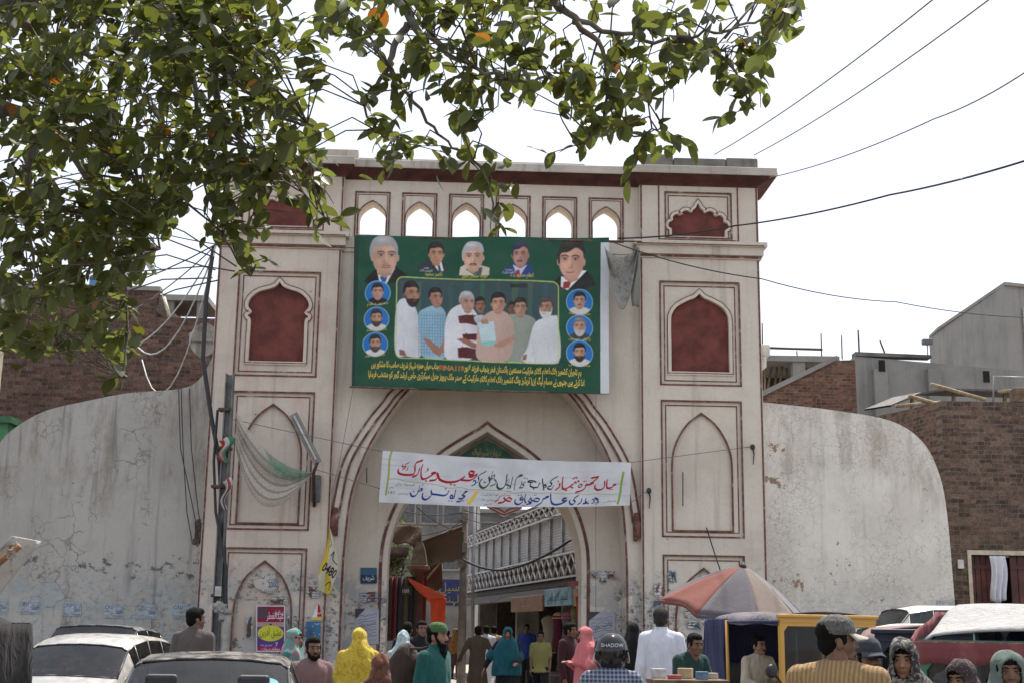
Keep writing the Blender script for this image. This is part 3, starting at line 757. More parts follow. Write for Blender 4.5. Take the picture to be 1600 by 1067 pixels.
mb = MB(); mb.slab([(d0.x-.08, .02), (d0.x, .02), (d0.x, d0.z), (d1.x, d0.z), (d1.x, d0.z+.1), (d0.x-.08, d0.z+.1)], (), -.03, .3); mb.build('door_frame', CREAM, rb)
for k, (f0, f1, yy) in enumerate(((0.0, .36, .12), (.52, 1.0, .10))):
    mb = MB(); u0 = d0.x+.004+(d1.x-d0.x-.008)*f0; u1 = d0.x+.004+(d1.x-d0.x-.008)*f1
    n = 5
    for i in range(n): mb.box(u0+(u1-u0)*i/n, u0+(u1-u0)*(i+1)/n-.012, yy, yy+.05, .03, d0.z-.01, bev=.006)
    dd = mb.build('door', WOODR, rb)
    mb = MB()
    for zz in (.5, 1.6, d0.z-.3): mb.box(u0, u1-.02, yy-.02, yy-.001, zz, zz+.09)
    mb.build('rail', WOODR, dd)
mb = MB(); mb.box(d0.x, d1.x, .8, .9, 0, d0.z); mb.build('room_shade_sheet', DARK, rb)  # near-black sheet behind the door gap, room shade put into its colour
# white cloth hanging in the doorway
def cx(u, v):
    w = .34*(1-.12*v)
    return Vector((w*(u-.5)+.03*math.sin(v*5), .06*math.sin(u*16+v*2)*(.4+v), -1.02*v+(.12*abs(u-.4)*v)))
mb = MB(); mb.grid(cx, 18, 14)
o = mb.build('hanging_cloth', cloth('white_cotton', (.72, .72, .78)), None, solid=.006)
pp = at(1558, 868, YB-.15); o.location = pp; tag(o, 'white shirt cloth hung over the red-brown door', 'cloth')
mb = MB(); mb.box(0, .14, -.05, -.002, 0, .2, bev=.02); o = mb.build('meter_box', M('white_box', (.6, .6, .58), .6, .2, 9)); o.location = at(1496, 888, YB)
tag(o, 'small white meter box on the brown brick house', 'meter box')
# timber lean-to roof and clutter on the brick house
lt = thing('tin_lean_to', 'ragged tin and bamboo lean-to on top of the right brick house', 'lean-to', at(1400, 630, 33))
def L(px, py, Y): return at(px, py, Y) - lt.location
mb = MB()
pa = [L(1392, 632, 33), L(1440, 612, 33), L(1480, 606, 33), L(1640, 610, 33)]
for i in range(3):
    a0, a1 = pa[i], pa[i+1]
    mb.add([a0, a1, a1+Vector((0, 2.5, .3)), a0+Vector((0, 2.5, .3)), a0-Vector((0, 0, .05)), a1-Vector((0, 0, .05)), a1+Vector((0, 2.5, .25)), a0+Vector((0, 2.5, .25))], [(0, 3, 2, 1), (4, 5, 6, 7), (0, 1, 5, 4), (3, 7, 6, 2)])
mb.build('tin_roof', M('old_tin', (.12, .105, .09), .7, .5, 5, .3), lt)
for (x0, y0, x1, y1) in ((1400, 634, 1470, 628), (1420, 618, 1490, 638), (1455, 600, 1540, 624), (1560, 612, 1640, 604)):
    mb = MB(); mb.tube([L(x0, y0, 32.6), L(x1, y1, 32.8)], .05, 6); mb.build('bamboo', BAMB, lt)
for px in (1425, 1490, 1570, 1612):
    mb = MB(); mb.tube([L(px, 615, 33.3), L(px, 660, 33.3)], .05, 6); mb.build('post', BAMB, lt)
mb = MB(); mb.box(0, .3, 0, .3, 0, .34, bev=.03); o = mb.build('crate', WOOD); o.location = at(1585, 626, YB+.05); o.location.z = ztop+.002; tag(o, 'small wooden crate on the brick parapet', 'crate')
mb = MB(); fz = [at(1552, 627, YB+.1), at(1553, 588, YB+.1), at(1625, 590, YB+.1), at(1625, 627, YB+.1)]
mb.tube([v - fz[0] for v in fz], .025, 6); o = mb.build('pipe_rail', GREY); o.location = fz[0]; tag(o, 'thin grey pipe rail on the right brick roof', 'rail')

# concrete house high at right
YC = 47.0
cc = at(1568, 447, YC)
ch = thing('concrete_house', 'grey bare concrete rooftop house with a dark window', 'house', (cc.x, YC, 0))
zt = at(1568, 447, YC).z; lf = at(1466, 487, YC+7.5); rt = at(1680, 447, YC+1)
lo_ = lf - ch.location; ro_ = rt - ch.location
mb = MB()
mb.add([(0, 0, 0), (0, 0, zt), (lo_.x, lo_.y, zt), (lo_.x, lo_.y, 0), (ro_.x, ro_.y, zt), (ro_.x, ro_.y, 0), (ro_.x-3, ro_.y+8, zt), (ro_.x-3, ro_.y+8, 0)],
       [(0, 3, 2, 1), (0, 1, 4, 5), (1, 2, 6, 4), (2, 3, 7, 6), (4, 6, 7, 5)])
mb.build('wall', CONC, ch)
def onleft(px, py):   # point on the left face
    d = Vector(ray(px, py)); n = Vector((lo_.y, -lo_.x, 0)); t = (ch.location-Vector(CAM)).dot(n)/d.dot(n); return Vector(CAM)+d*t-ch.location
def facequad(q, name, mat, parent, off=.05, fn=onleft):
    P = [fn(*p) for p in q]; n = (P[1]-P[0]).cross(P[2]-P[0]).normalized()
    if n.y > 0: n = -n
    mb = MB(); mb.add(P+[p+n*off for p in P], [(0, 1, 2, 3), (7, 6, 5, 4), (0, 4, 5, 1), (1, 5, 6, 2), (2, 6, 7, 3), (3, 7, 4, 0)])
    return mb.build(name, mat, parent)
facequad([(1531, 570), (1531, 520), (1556, 513), (1556, 572)], 'window', M('dark_shutter', (.05, .055, .055), .6, .4, 4), ch)
facequad([(1529, 519), (1529, 516), (1558, 509), (1558, 512)], 'lintel', CONC, ch, .12)
facequad([(1529, 475), (1529, 469), (1534, 467), (1534, 473)], 'vent', DARK, ch, .03)
mb = MB(); mb.tube([Vector((ro_.x*.25, ro_.y*.25-.08, zt-.8)), Vector((ro_.x*.25, ro_.y*.25-.08, 8))], .07, 8); mb.build('drain_pipe', CREAM, ch)
mb = MB(); mb.add([(0, -.12, zt+.002), (lo_.x-.1, lo_.y-.1, zt+.002), (ro_.x-3, ro_.y+8, zt+.002), (ro_.x+.1, ro_.y-.1, zt+.002), (0, -.12, zt+.12), (lo_.x-.1, lo_.y-.1, zt+.12), (ro_.x-3, ro_.y+8, zt+.12), (ro_.x+.1, ro_.y-.1, zt+.12)],
       [(0, 1, 2, 3), (4, 7, 6, 5), (0, 4, 5, 1), (1, 5, 6, 2), (2, 6, 7, 3), (3, 7, 4, 0)]); mb.build('roof', CONC, ch)
# long concrete wall in front of it
YW = 41.0
a0 = at(1336, 558, YW); a1 = at(1700, 580, YW)
cw = thing('concrete_wall', 'long smooth grey concrete building wall with two ribs', 'building', (a0.x, YW, 0), rad(0))
w_ = a1.x-a0.x
mb = MB(); zl = at(1336, 556, YW).z; zr = at(1600, 577, YW).z
mb.slab([(0, 0), (w_, 0), (w_, zr-.2), (0, zl)], (), 0, 4); mb.build('wall', CONC, cw)
mb = MB(); mb.slab([(0, zl+.003), (0, zl+.13), (2.4, zl+.06), (2.4, zl-.03)], (), -.06, .4); mb.build('coping', MOULD, cw)
for px in (1364, 1448):
    x = at(px, 600, YW).x-a0.x; mb = MB(); mb.box(x, x+.42, -.2, -.003, 0, at(px, 577, YW).z); mb.build('rib', CONC, cw)
for px, py in ((1370, 573), (1536, 588)):
    v = at(px, py, YW); mb = MB(); mb.box(v.x-a0.x, v.x-a0.x+.2, -.02, -.002 if px > 1400 else -.002, v.z-.18, v.z+.18); mb.build('vent', DARK, cw)
for o_ in cw.children:
    if o_.name.startswith('vent'): o_.location.y = -.205 if o_.data.vertices[0].co.x < 2 else 0
# sloping brick stair wall
YS = 38.5
s0 = at(1186, 622, YS); s1 = at(1336, 562, YS)
sw = thing('brick_stair_wall', 'sloping red brick stair wall with a cement top', 'wall', (s0.x, YS, 0))
w2 = s1.x-s0.x
mb = MB(); mb.slab([(-.5, 0), (w2, 0), (w2, s1.z), (w2-.55, s1.z-.02), (0, s0.z), (-.5, s0.z-.2)], (), 0, .5); mb.build('wall', brick('orange_brick', (.20, .095, .06), (.13, .07, .048), (.22, .18, .15), rowh=.09, bw=.26), sw)
mb = MB(); mb.slab([(-.5, s0.z-.197), (0, s0.z+.003), (w2-.55, s1.z-.017), (w2-.55, s1.z+.12), (-.02, s0.z+.16), (-.5, s0.z-.05)], (), -.08, .55); mb.build('coping', CONC, sw)
# unfinished floor on props
YF = 47.0
f0 = at(1150, 557, YF); f1 = at(1312, 563, YF)
fr = thing('unfinished_building', 'unfinished concrete floor slab held up on bamboo props', 'building', (f0.x, YF, 0))
wF = f1.x-f0.x
mb = MB(); mb.box(0, wF, 0, 6, f1.z-.05, f1.z+.16); mb.build('slab', CONC, fr)
mb = MB(); mb.box(0, wF, 3.2, 3.4, 0, f1.z-.055); mb.build('back_wall', M('dark_brick', (.05, .04, .035), .9, .5, 6), fr)  # back wall coloured near black, for the dark below the slab
for px in (1240,):
    x = at(px, 580, YF).x-f0.x; mb = MB(); mb.box(x, x+.45, .1, .5, 0, f1.z-.053); mb.build('column', CONC, fr)
rr = random.Random(9)
for i in range(11):
    x = 1.2+i*(wF-1.4)/11+rr.uniform(-.1, .1); l = rr.uniform(-.6, .6)
    mb = MB(); mb.tube([(x, .6+rr.random(), f1.z-.06), (x+l, .6, f1.z-3)], .045, 6); mb.build('prop', BAMB, fr)
for px, y0, y1 in ((1192, 505, 556), (1284, 521, 557), (1316, 524, 559), (1246, 548, 558)):
    v0 = at(px, y1+2, YF+.5)-fr.location; v1 = at(px-1, y0, YF+.5)-fr.location
    mb = MB(); mb.tube([v0, v1], .025, 5); mb.build('rebar', IRON, fr)
mb = MB(); mb.tube([at(1186, 543, YF+.4)-fr.location, at(1285, 546, YF+.4)-fr.location], .05, 5); mb.build('rebar', IRON, fr)
for px, y0, y1, Y in ((1343, 516, 560, YW+.2), (1385, 558, 532, YW+.2)):
    v0 = at(px, max(y0, y1), Y); v1 = at(px-2 if px < 1350 else px-10, min(y0, y1), Y)
    mb = MB(); mb.tube([Vector((0, 0, 0)), v1-v0], .03, 5); o = mb.build('rebar', IRON); o.location = v0
    tag(o, 'upright rusty rebar on the concrete wall' if px < 1350 else 'leaning bent rebar stub on the concrete wall', 'rebar')
v0 = at(1450, 562, YW+.3)
lp = thing('flood_lamp', 'small flood lamp on a thin rooftop pole', 'lamp', v0)
mb = MB(); mb.tube([(0, 0, 0), (0, 0, .5)], .02, 6); mb.build('pole', GREY, lp)
mb = MB(); mb.box(-.16, .16, -.12, .1, .48, .66, bev=.03); mb.build('lamp_head', M('lamp_grey', (.12, .12, .12), .5), lp)
# ================================================================== the fig tree overhead
def leaf_mat(name, c, tr):
    t = NT(name)
    v = t.mix(t.ramp(t.noise(2.2, 3, .6), .35, .65), tuple(x*.7 for x in c), tuple(min(1, x*1.25) for x in c))
    t.col(v); t.b.inputs['Roughness'].default_value = .42; t.b.inputs['Specular IOR Level'].default_value = .35
    tl = t.n('ShaderNodeBsdfTranslucent'); tl.inputs[0].default_value = (*tr, 1)
    mx = t.n('ShaderNodeMixShader'); mx.inputs[0].default_value = .42
    t.l(t.b.outputs[0], mx.inputs[1]); t.l(tl.outputs[0], mx.inputs[2]); t.l(mx.outputs[0], t.out.inputs[0])
    return t.mat
LEAFM = [leaf_mat('leaf_dark_green', (.042, .054, .022), (.15, .17, .03)), leaf_mat('leaf_green', (.056, .072, .028), (.20, .23, .04)),
         leaf_mat('leaf_pale_green', (.075, .098, .036), (.24, .28, .05)), leaf_mat('leaf_orange', (.20, .085, .02), (.42, .16, .02)), leaf_mat('leaf_olive', (.06, .065, .02), (.16, .16, .02))]
BARK = M('fig_bark', (.17, .15, .125), .9, .5, 9, .6)
TWIG = M('fig_twig', (.11, .085, .06), .85, .4, 14, .2)

def in_poly(x, y, P):
    c = False; n = len(P); j = n-1
    for i in range(n):
        if (P[i][1] > y) != (P[j][1] > y) and x < (P[j][0]-P[i][0])*(y-P[i][1])/(P[j][1]-P[i][1])+P[i][0]: c = not c
        j = i
    return c
def px_of(p):
    v = np.array(p)-CAM; z = v @ cf
    return 800+FPX*(v @ cr)/z, 533.5-FPX*(v @ cu)/z

ZONE_L = [(-60, -60), (545, -60), (545, 60), (520, 110), (510, 180), (538, 240), (520, 300), (528, 362), (470, 352), (440, 300), (420, 330), (440, 420), (395, 447), (372, 400), (340, 385), (330, 330), (300, 300), (282, 350), (240, 395), (268, 430), (217, 440), (227, 530), (195, 605), (170, 560), (110, 545), (60, 572), (20, 560), (-60, 590)]
ZONE_R = [(500, -60), (1275, -60), (1275, 20), (1250, 60), (1200, 80), (1215, 130), (1190, 185), (1160, 150), (1120, 140), (1080, 110), (1075, 160), (1040, 180), (1077, 210), (1050, 245), (1010, 257), (960, 230), (900, 250), (890, 200), (850, 150), (820, 190), (790, 165), (730, 220), (800, 230), (812, 330), (772, 367), (738, 330), (750, 270), (690, 312), (672, 280), (690, 250), (640, 220), (652, 272), (610, 277), (573, 245), (600, 200), (540, 180), (520, 100)]

TREE = thing('fig_tree', 'big leafy fig tree whose branches hang over the street', 'tree', (-4.5, 6.9, 0))
TO = Vector((-4.5, 6.9, 0))
def build_tree():
    rnd = random.Random(21)
    def W(px, py, Y): return at(px, py, Y)
    trunk_top = TO + Vector((.15, 0, 3.3))
    mb = MB(); mb.tube([Vector((0, 0, -.1)), Vector((.02, 0, .25)), Vector((.06, .02, 1.4)), Vector((.1, .0, 2.4)), Vector((.15, 0, 3.3)), Vector((.05, -.1, 4.4))], [.48, .36, .31, .29, .27, .16], 14)
    mb.build('trunk', BARK, TREE)
    limbs = [
        ([trunk_top, W(-60, -120, 6.8), W(250, -230, 6.5), W(600, -190, 6.2), W(800, -60, 6.0), W(860, 0, 5.9), W(895, 30, 5.8), W(970, 55, 5.8), W(1055, 62, 5.8), W(1115, 50, 5.7), W(1180, 35, 5.6), W(1240, 5, 5.5)], .11, .006),
        ([W(1050, 62, 5.8), W(1125, 85, 5.8), W(1155, 135, 5.8), W(1178, 172, 5.8)], .018, .005),
        ([W(600, -190, 6.2), W(600, -60, 6.2), W(640, 35, 6.1), W(690, 75, 6.0), W(735, 105, 5.9), W(795, 125, 5.8), W(850, 122, 5.8), W(895, 105, 5.7)], .05, .007),
        ([W(895, 30, 5.8), W(940, 80, 5.7), W(950, 140, 5.7), W(962, 185, 5.7), W(985, 215, 5.7), W(1035, 197, 5.6)], .018, .004),
        ([W(950, 140, 5.7), W(935, 195, 5.7), W(900, 240, 5.7)], .009, .004),
        ([W(640, 35, 6.1), W(610, 100, 6.1), W(640, 150, 6.0), W(685, 208, 6.0), W(718, 240, 6.0), W(757, 268, 5.9), W(770, 345, 5.9)], .022, .005),
        ([W(610, 100, 6.1), W(570, 170, 6.1), W(600, 215, 6.1), W(620, 250, 6.1)], .014, .004),
        ([trunk_top + Vector((0, 0, .5)), W(-20, 20, 6.9), W(150, -30, 6.8), W(280, 34, 6.7), W(337, 91, 6.6), W(395, 155, 6.5), W(439, 186, 6.4), W(490, 198, 6.3)], .11, .008),
        ([W(337, 91, 6.6), W(340, 165, 6.6), W(365, 206, 6.6), W(400, 238, 6.5), W(460, 290, 6.4), W(515, 352, 6.3)], .03, .005),
        ([W(230, -5, 6.8), W(294, 105, 6.9), W(310, 196, 6.8), W(318, 270, 6.8), W(342, 358, 6.7), W(392, 432, 6.6)], .03, .005),
        ([trunk_top, W(-60, 200, 7.0), W(60, 190, 7.1), W(130, 270, 7.1), W(185, 380, 7.1), W(200, 470, 7.1), W(195, 590, 7.0)], .09, .006),
        ([W(60, 190, 7.1), W(40, 330, 7.3), W(60, 440, 7.3), W(90, 540, 7.3)], .03, .006),
        ([W(60, 190, 7.1), W(160, 220, 6.9), W(230, 300, 6.8), W(250, 390, 6.8)], .03, .006),
        ([W(-20, 20, 6.9), W(90, 60, 7.3), W(190, 120, 7.4), W(260, 200, 7.4)], .05, .008),
        ([trunk_top + Vector((0, 0, .5)), Vector((-3.4, 5.4, 5.4)), Vector((-2.0, 4.2, 6.0)), Vector((-.4, 3.4, 6.2))], .12, .02),
        ([trunk_top + Vector((0, 0, .5)), Vector((-4.8, 8.2, 5.6)), Vector((-4.4, 9.6, 6.4)), Vector((-3.6, 10.6, 6.8))], .12, .02),
        ([trunk_top + Vector((0, 0, .3)), Vector((-6.0, 6.0, 5.2)), Vector((-7.6, 5.4, 5.8))], .12, .02),
    ]
    nodes = []
    for P, r0, r1 in limbs:
        # smooth the path
        Q = []
        for i in range(len(P)-1):
            p0 = P[max(i-1, 0)]; p1 = P[i]; p2 = P[i+1]; p3 = P[min(i+2, len(P)-1)]
            for k in range(5):
                t = k/5; q = .5*((2*p1)+(-p0+p2)*t+(2*p0-5*p1+4*p2-p3)*t*t+(-p0+3*p1-3*p2+p3)*t**3)
                Q.append(q + Vector((rnd.gauss(0, .008), rnd.gauss(0, .008), rnd.gauss(0, .008))))
        Q.append(P[-1]); n = len(Q)
        mb = MB(); mb.tube([q-TO for q in Q], [r1+(r0-r1)*(1-i/(n-1))**3.0 for i in range(n)], 8)
        mb.build('branch', BARK if r0 > .02 else TWIG, TREE)
        nodes += Q
    nodes_a = np.array([tuple(q) for q in nodes])
    tw = MB(); lv = MB()
    # leaf template: oval, folded on the midrib and drooping at the tip
    prof = [(0, 0), (.12, .16), (.3, .27), (.5, .30), (.7, .25), (.87, .13), (1, 0)]
    def leaf(p, d, up, L, mi):
        d = d.normalized(); s = d.cross(up)
        s = s.normalized() if s.length > 1e-3 else d.orthogonal().normalized()
        n = s.cross(d); f = .10+rnd.random()*.16; c = rnd.uniform(.0, .22); wd = rnd.uniform(.85, 1.1)
        mid = []; le = []; ri = []
        for u, w in prof:
            q = p + d*(u*L) - n*(c*L*u*u)
            mid.append(q); le.append(q + s*(w*L*wd) + n*(f*w*L)); ri.append(q - s*(w*L*wd) + n*(f*w*L))
        vs = mid + le[1:-1] + ri[1:-1]; k = len(prof)
        fs = []
        for i in range(k-1):
            a, b = i, i+1
            la = None if i == 0 else k+i-1; lb = None if i == k-2 else k+i
            ra = None if i == 0 else k+(k-2)+i-1; rb_ = None if i == k-2 else k+(k-2)+i
            fs.append([x for x in (a, b, lb, la) if x is not None]); fs.append([x for x in (b, a, ra, rb_) if x is not None])
        lv.add([v-TO for v in vs], fs, mi, True)
    def cluster(c, zone, nl, droop=.55):
        dist = ((nodes_a - np.array(tuple(c)))**2).sum(1); base = nodes[int(dist.argmin())]
        if (c-base).length > .75:
            base = c + (base-c).normalized()*.7
        out = (c-base); out = out.normalized() if out.length > .02 else Vector((rnd.gauss(0, 1), rnd.gauss(0, 1), 0)).normalized()
        tip = c + out*.12 + Vector((rnd.gauss(0, .05), rnd.gauss(0, .05), -.10*rnd.random()))
        path = [base, (base+c)/2 + Vector((rnd.gauss(0, .03), rnd.gauss(0, .03), .05)), c, tip]
        if zone is None or all(in_poly(*px_of(q), zone) for q in (c, tip)):
            tw.tube([q-TO for q in path], [.0042, .0036, .003, .002], 5)
        a0 = rnd.random()*6.28
        for i in range(nl):
            t = (i+.5)/nl
            p = c.lerp(tip, t*1.4-.2) if t < .9 else tip
            if rnd.random() < .3: p = path[1].lerp(c, rnd.random())
            ang = a0 + i*2.4
            side = out.orthogonal().normalized(); side2 = out.cross(side)
            d = out*(.35+.5*t) + (side*math.cos(ang)+side2*math.sin(ang))*.8 + Vector((0, 0, -droop*(.5+rnd.random())))
            L = rnd.uniform(.068, .125)*(1 if i else .9)
            e = p + d.normalized()*L
            if zone is not None and not (in_poly(*px_of(p), zone) and in_poly(*px_of(e), zone)): continue
            r = rnd.random(); mi = 0 if r < .36 else 1 if r < .68 else 4 if r < .82 else 2 if r < .988 else 3
            leaf(p, d, Vector((rnd.gauss(0, .45), rnd.gauss(0, .45), 1)), L, mi)
    # left mass
    k = 0
    while k < 720:
        x, y = rnd.uniform(-60, 545), rnd.uniform(-60, 600)
        if not in_poly(x, y, ZONE_L): continue
        dens = 1.0 if (x < 420 and y < 330) or (x < 210 and y < 470) else .6 if x < 380 else .33
        if rnd.random() > dens: continue
        Y = rnd.uniform(5.9, 8.6) if x < 330 else rnd.uniform(5.8, 7.2)
        cluster(W(x, y, Y), ZONE_L, rnd.randint(6, 9)); k += 1
    # right boughs: keep near the branches
    k = 0
    while k < 215:
        x, y = rnd.uniform(500, 1275), rnd.uniform(-60, 367)
        if not in_poly(x, y, ZONE_R): continue
        if x > 860 and rnd.random() > (.55 if y < 120 else .8): continue
        if y > 130 and rnd.random() > .75: continue
        cluster(W(x, y, rnd.uniform(5.4, 6.4)), ZONE_R, rnd.randint(5, 8)); k += 1
    for x, y, Y, nl in ((1178, 165, 5.8, 7), (1158, 138, 5.8, 7), (1135, 95, 5.8, 7), (1238, 10, 5.5, 8), (1205, 25, 5.6, 8), (1160, 60, 5.7, 7), (1100, 70, 5.8, 7), (1060, 100, 5.8, 6), (1032, 198, 5.6, 6), (1000, 222, 5.7, 7), (985, 205, 5.7, 6), (962, 180, 5.7, 6), (950, 140, 5.7, 7), (908, 225, 5.7, 5), (768, 335, 5.9, 7), (762, 290, 5.9, 7), (745, 262, 6.0, 6), (638, 225, 6.1, 6), (622, 242, 6.1, 6), (600, 210, 6.1, 6),
                         (515, 345, 6.3, 8), (480, 310, 6.4, 8), (440, 275, 6.5, 8), (392, 425, 6.6, 7), (350, 365, 6.7, 7), (325, 320, 6.8, 7), (195, 585, 7.0, 7), (200, 525, 7.1, 7), (190, 480, 7.1, 8), (95, 530, 7.3, 8), (50, 550, 7.2, 8)):
        cluster(W(x, y, Y), None, nl, .7)
    # the rest of the crown, above and to the left
    k = 0
    while k < 330:
        c = Vector((rnd.gauss(-4.0, 2.0), rnd.gauss(6.6, 2.2), rnd.uniform(4.2, 7.6)))
        x, y = px_of(c) if c.y > 1 else (-999, -999)
        if c.y < 2 or (-110 < x < 1650 and y > -110): continue
        cluster(c, None, rnd.randint(6, 9)); k += 1
    tw.build('twigs', TWIG, TREE)
    lv.build('crown', LEAFM, TREE)
build_tree()
# ================================================================== the lane beyond the gate
WHITEP = M('white_painted_iron', (.55, .54, .52), .6, .25, 9, .1)
CORR = None
def lane():
    t = NT('corrugated_grey'); z = t.sep()[2]
    w = t.n('ShaderNodeTexWave'); w.bands_direction = 'Z'; w.inputs['Scale'].default_value = 4.2; t.l(t.co, w.inputs[0])
    c = t.mix(t.ramp(t.noise(1.2, 6, .6), .4, .7), (.40, .39, .375), (.28, .27, .26)); c = t.mix(t.math('MULTIPLY', w.outputs['Fac'], .18), c, (.25, .24, .23))
    t.col(c); t.bump(w.outputs['Fac'], .5, .02); corr = t.fin(.6, spec=.3)
    # ---- right-hand shop building, its face from A (near) to B (far)
    A = Vector((2.55, 29.0, 0)); B = Vector((-1.62, 51.0, 0)); d = (B-A); Ln = d.length
    rz = math.atan2(d.y, d.x)
    sh = thing('shop_building', 'long two storey shop building with white lattice balconies in the lane', 'building', A, rz)
    # local: x along the lane away from us, y to the left (towards the lane), z up
    mb = MB(); mb.box(0, Ln, -6, -.9, 0, 5.2); mb.build('wall', M('lane_wall', (.30, .27, .24), .9, .4, 2, .3), sh)
    mb = MB(); mb.box(0, Ln, -.9, -.02, 2.72, 2.9); mb.build('floor_slab', M('sooty_cement', (.13, .115, .10), .9, .4, 5, .3), sh)
    mb = MB(); mb.box(0, Ln, -.2, -.1, 3.55, 4.55); mb.build('screen_wall', corr, sh)
    mb = MB(); mb.box(0, Ln, -.5, .06, 4.98, 5.06); mb.build('eave', M('sooty_cement', (.13, .115, .10)), sh)
    mb = MB(); mb.box(0, Ln, -.42, -.36, 2.905, 3.54); mb.build('lattice_shade', M('shop_gloom', (.035, .028, .024), .9, .5, 2), sh)  # dark sheet added behind the lattice, its shade put into the colour
    for k in range(15):
        x = .4+k*Ln/15
        mb = MB(); mb.box(x, x+.07, -.11, -.03, 2.9, 5.0); mb.build('post', GREY, sh)
    for (z0, z1) in ((2.92, 3.52), (4.58, 4.97)):
        mb = MB(); n = int(Ln/.72)
        for k in range(n):
            x = k*Ln/n; x2 = x+Ln/n
            for (xa, xb) in ((x, x2), (x2, x)):
                yy = .02 if xa == x else .035
                mb.tube([(xa, yy, z0+.03), (xb, yy, z1-.03)], .03, 4, smooth=False)
        for z in (z0, z1): mb.box(0, Ln, -.01, .06, z-.025, z+.025)
        mb.build('lattice_railing', WHITEP, sh)
    # shop fronts
    fr = M('shop_dark_wood', (.06, .045, .035), .7, .4, 6, .2)
    rr = random.Random(4); bays = [0, 3.2, 6.4, 9.4, 12.6, 16, 19.4, Ln]
    for i in range(len(bays)-1):
        mb = MB(); mb.box(bays[i]-.12, bays[i]+.12, -.89, -.05, 0, 2.715); mb.build('pier', fr if i % 2 else M('lane_wall', (.30, .27, .24)), sh)
    mb = MB(); mb.box(0, Ln, -.85, -.8, 0, 2.6); mb.build('shop_shade_sheet', M('shop_gloom', (.035, .028, .024), .9, .5, 2), sh)  # near-black sheet: the gloom inside the shops is put into its colour
    for i in range(len(bays)-1):
        for k in range(4):
            x = bays[i]+.3+k*(bays[i+1]-bays[i]-.5)/4
            mb = MB(); mb.box(x, x+.5, -.79, -.5, .0, rr.uniform(.5, 1.0)); mb.build('counter', M('counter_%d' % (k % 3), [(.16, .12, .09), (.10, .13, .14), (.22, .17, .12)][k % 3], .7, .4, 5), sh)
    # sloping shop awnings under the slab
    aw = M('grimy_awning', (.10, .085, .07), .9, .4, 4, .3)
    for (x0, x1) in ((.2, 5.8), (6.0, 12.5), (12.7, 20)):
        mb = MB(); mb.add([(x0, -.02, 2.70), (x1, -.02, 2.70), (x1, .75, 2.38), (x0, .75, 2.38), (x0, -.02, 2.67), (x1, -.02, 2.67), (x1, .75, 2.35), (x0, .75, 2.35)], [(0, 1, 2, 3), (4, 7, 6, 5), (3, 2, 6, 7), (0, 3, 7, 4), (1, 5, 6, 2)])
        mb.build('awning', aw, sh)
    mwx = sh.matrix_basis if False else Matrix.Translation(A) @ Matrix.Rotation(rz, 4, 'Z')
    def SW(x, y, z): return mwx @ Vector((x, y, z))
    # signs (boards hang below the awnings, facing the lane and slightly toward the gate)
    def sign(x0, x1, z0, z1, c, lab, yy=.78, txt=None, tc=(.05, .05, .05)):
        s_ = thing('shop_sign', lab, 'sign', SW((x0+x1)/2, yy, (z0+z1)/2), rz)
        mb = MB(); mb.box(-(x1-x0)/2, (x1-x0)/2, -.03, .03, -(z1-z0)/2, (z1-z0)/2, bev=.008); mb.build('board', M(lab[:14], c, .6, .35, 4), s_)
        if txt:
            tm = text_mesh(txt, (z1-z0)*.75); 
            mb = MB(); vs, fs = tm; w = max(v[0] for v in vs)-min(v[0] for v in vs); cx_ = (max(v[0] for v in vs)+min(v[0] for v in vs))/2
            sc = min(1, (x1-x0)*.85/w)*1.0
            mb.add([(-(v[0]-cx_)*sc, .036, (v[1])*sc-.2*(z1-z0)) for v in vs], [f[::-1] for f in fs]); mb.build('lettering', M('sign_ink_%d' % int(tc[0]*100), tc, .6, .1), s_)
    sign(.3, 1.6, 2.12, 2.5, (.36, .23, .12), 'tan shop board nearest the gate on the lane', txt='کلاتھ', tc=(.25, .05, .03))
    sign(1.75, 4.6, 2.15, 2.55, (.20, .36, .42), 'pale blue shop board with dark writing in the lane', txt='کشمیر کلاتھ ہاؤس', tc=(.03, .05, .07))
    sign(4.9, 9.0, 2.05, 2.45, (.26, .16, .10), 'brown shop board farther down the lane', txt='سلک سنٹر', tc=(.4, .3, .2))
    sign(.2, 1.9, 2.56, 2.66, (.30, .05, .04), 'thin red strip board over the tan shop board', yy=.82)
    # hanging clothes along the right
    def dress(x, y, z, c, lab, w=.34, h=.95, cap=None):
        o = thing('hanging_dress', lab, 'dress', SW(x, y, z), rz+rad(60), 'clothes hung outside the lane shops')
        mb = MB(); N = 14
        rings = []
        for k, (zz, s) in enumerate(((0, .25), (-.05, .7), (-.12, .95), (-.3, .7), (-.45, .75), (-h, 1.15))):
            rings.append([Vector((w/2*s*math.cos(2*math.pi*j/N)*(1+.06*math.sin(j*2.4+k)), .07*s*math.sin(2*math.pi*j/N), zz)) for j in range(N)])
        mb.loft(rings); mb.build('garment', c, o)
        mb = MB(); mb.tube([(0, 0, .0), (0, 0, .1), (.03, 0, .14), (.05, 0, .1)], .008, 5); mb.build('hanger', IRON, o)
        if cap is not None:
            mb = MB(); rings = [[Vector((w/2*s*1.02*math.cos(2*math.pi*j/N), .075*s*math.sin(2*math.pi*j/N), zz)) for j in range(N)] for zz, s in ((.002, .26), (-.05, .72), (-.16, .93))]
            mb.loft(rings); mb.build('yoke', cap, o)
    dress(4.2, .55, 2.02, cloth('maroon_dress', (.09, .02, .035)), 'maroon dress with a pale yoke hung outside a shop', cap=cloth('pale_yoke', (.5, .3, .2)))
    dress(3.2, .55, 2.02, cloth('grey_dress', (.13, .10, .11)), 'dark grey dress with a pink yoke hung outside a shop', cap=cloth('pink_yoke', (.45, .12, .16)))
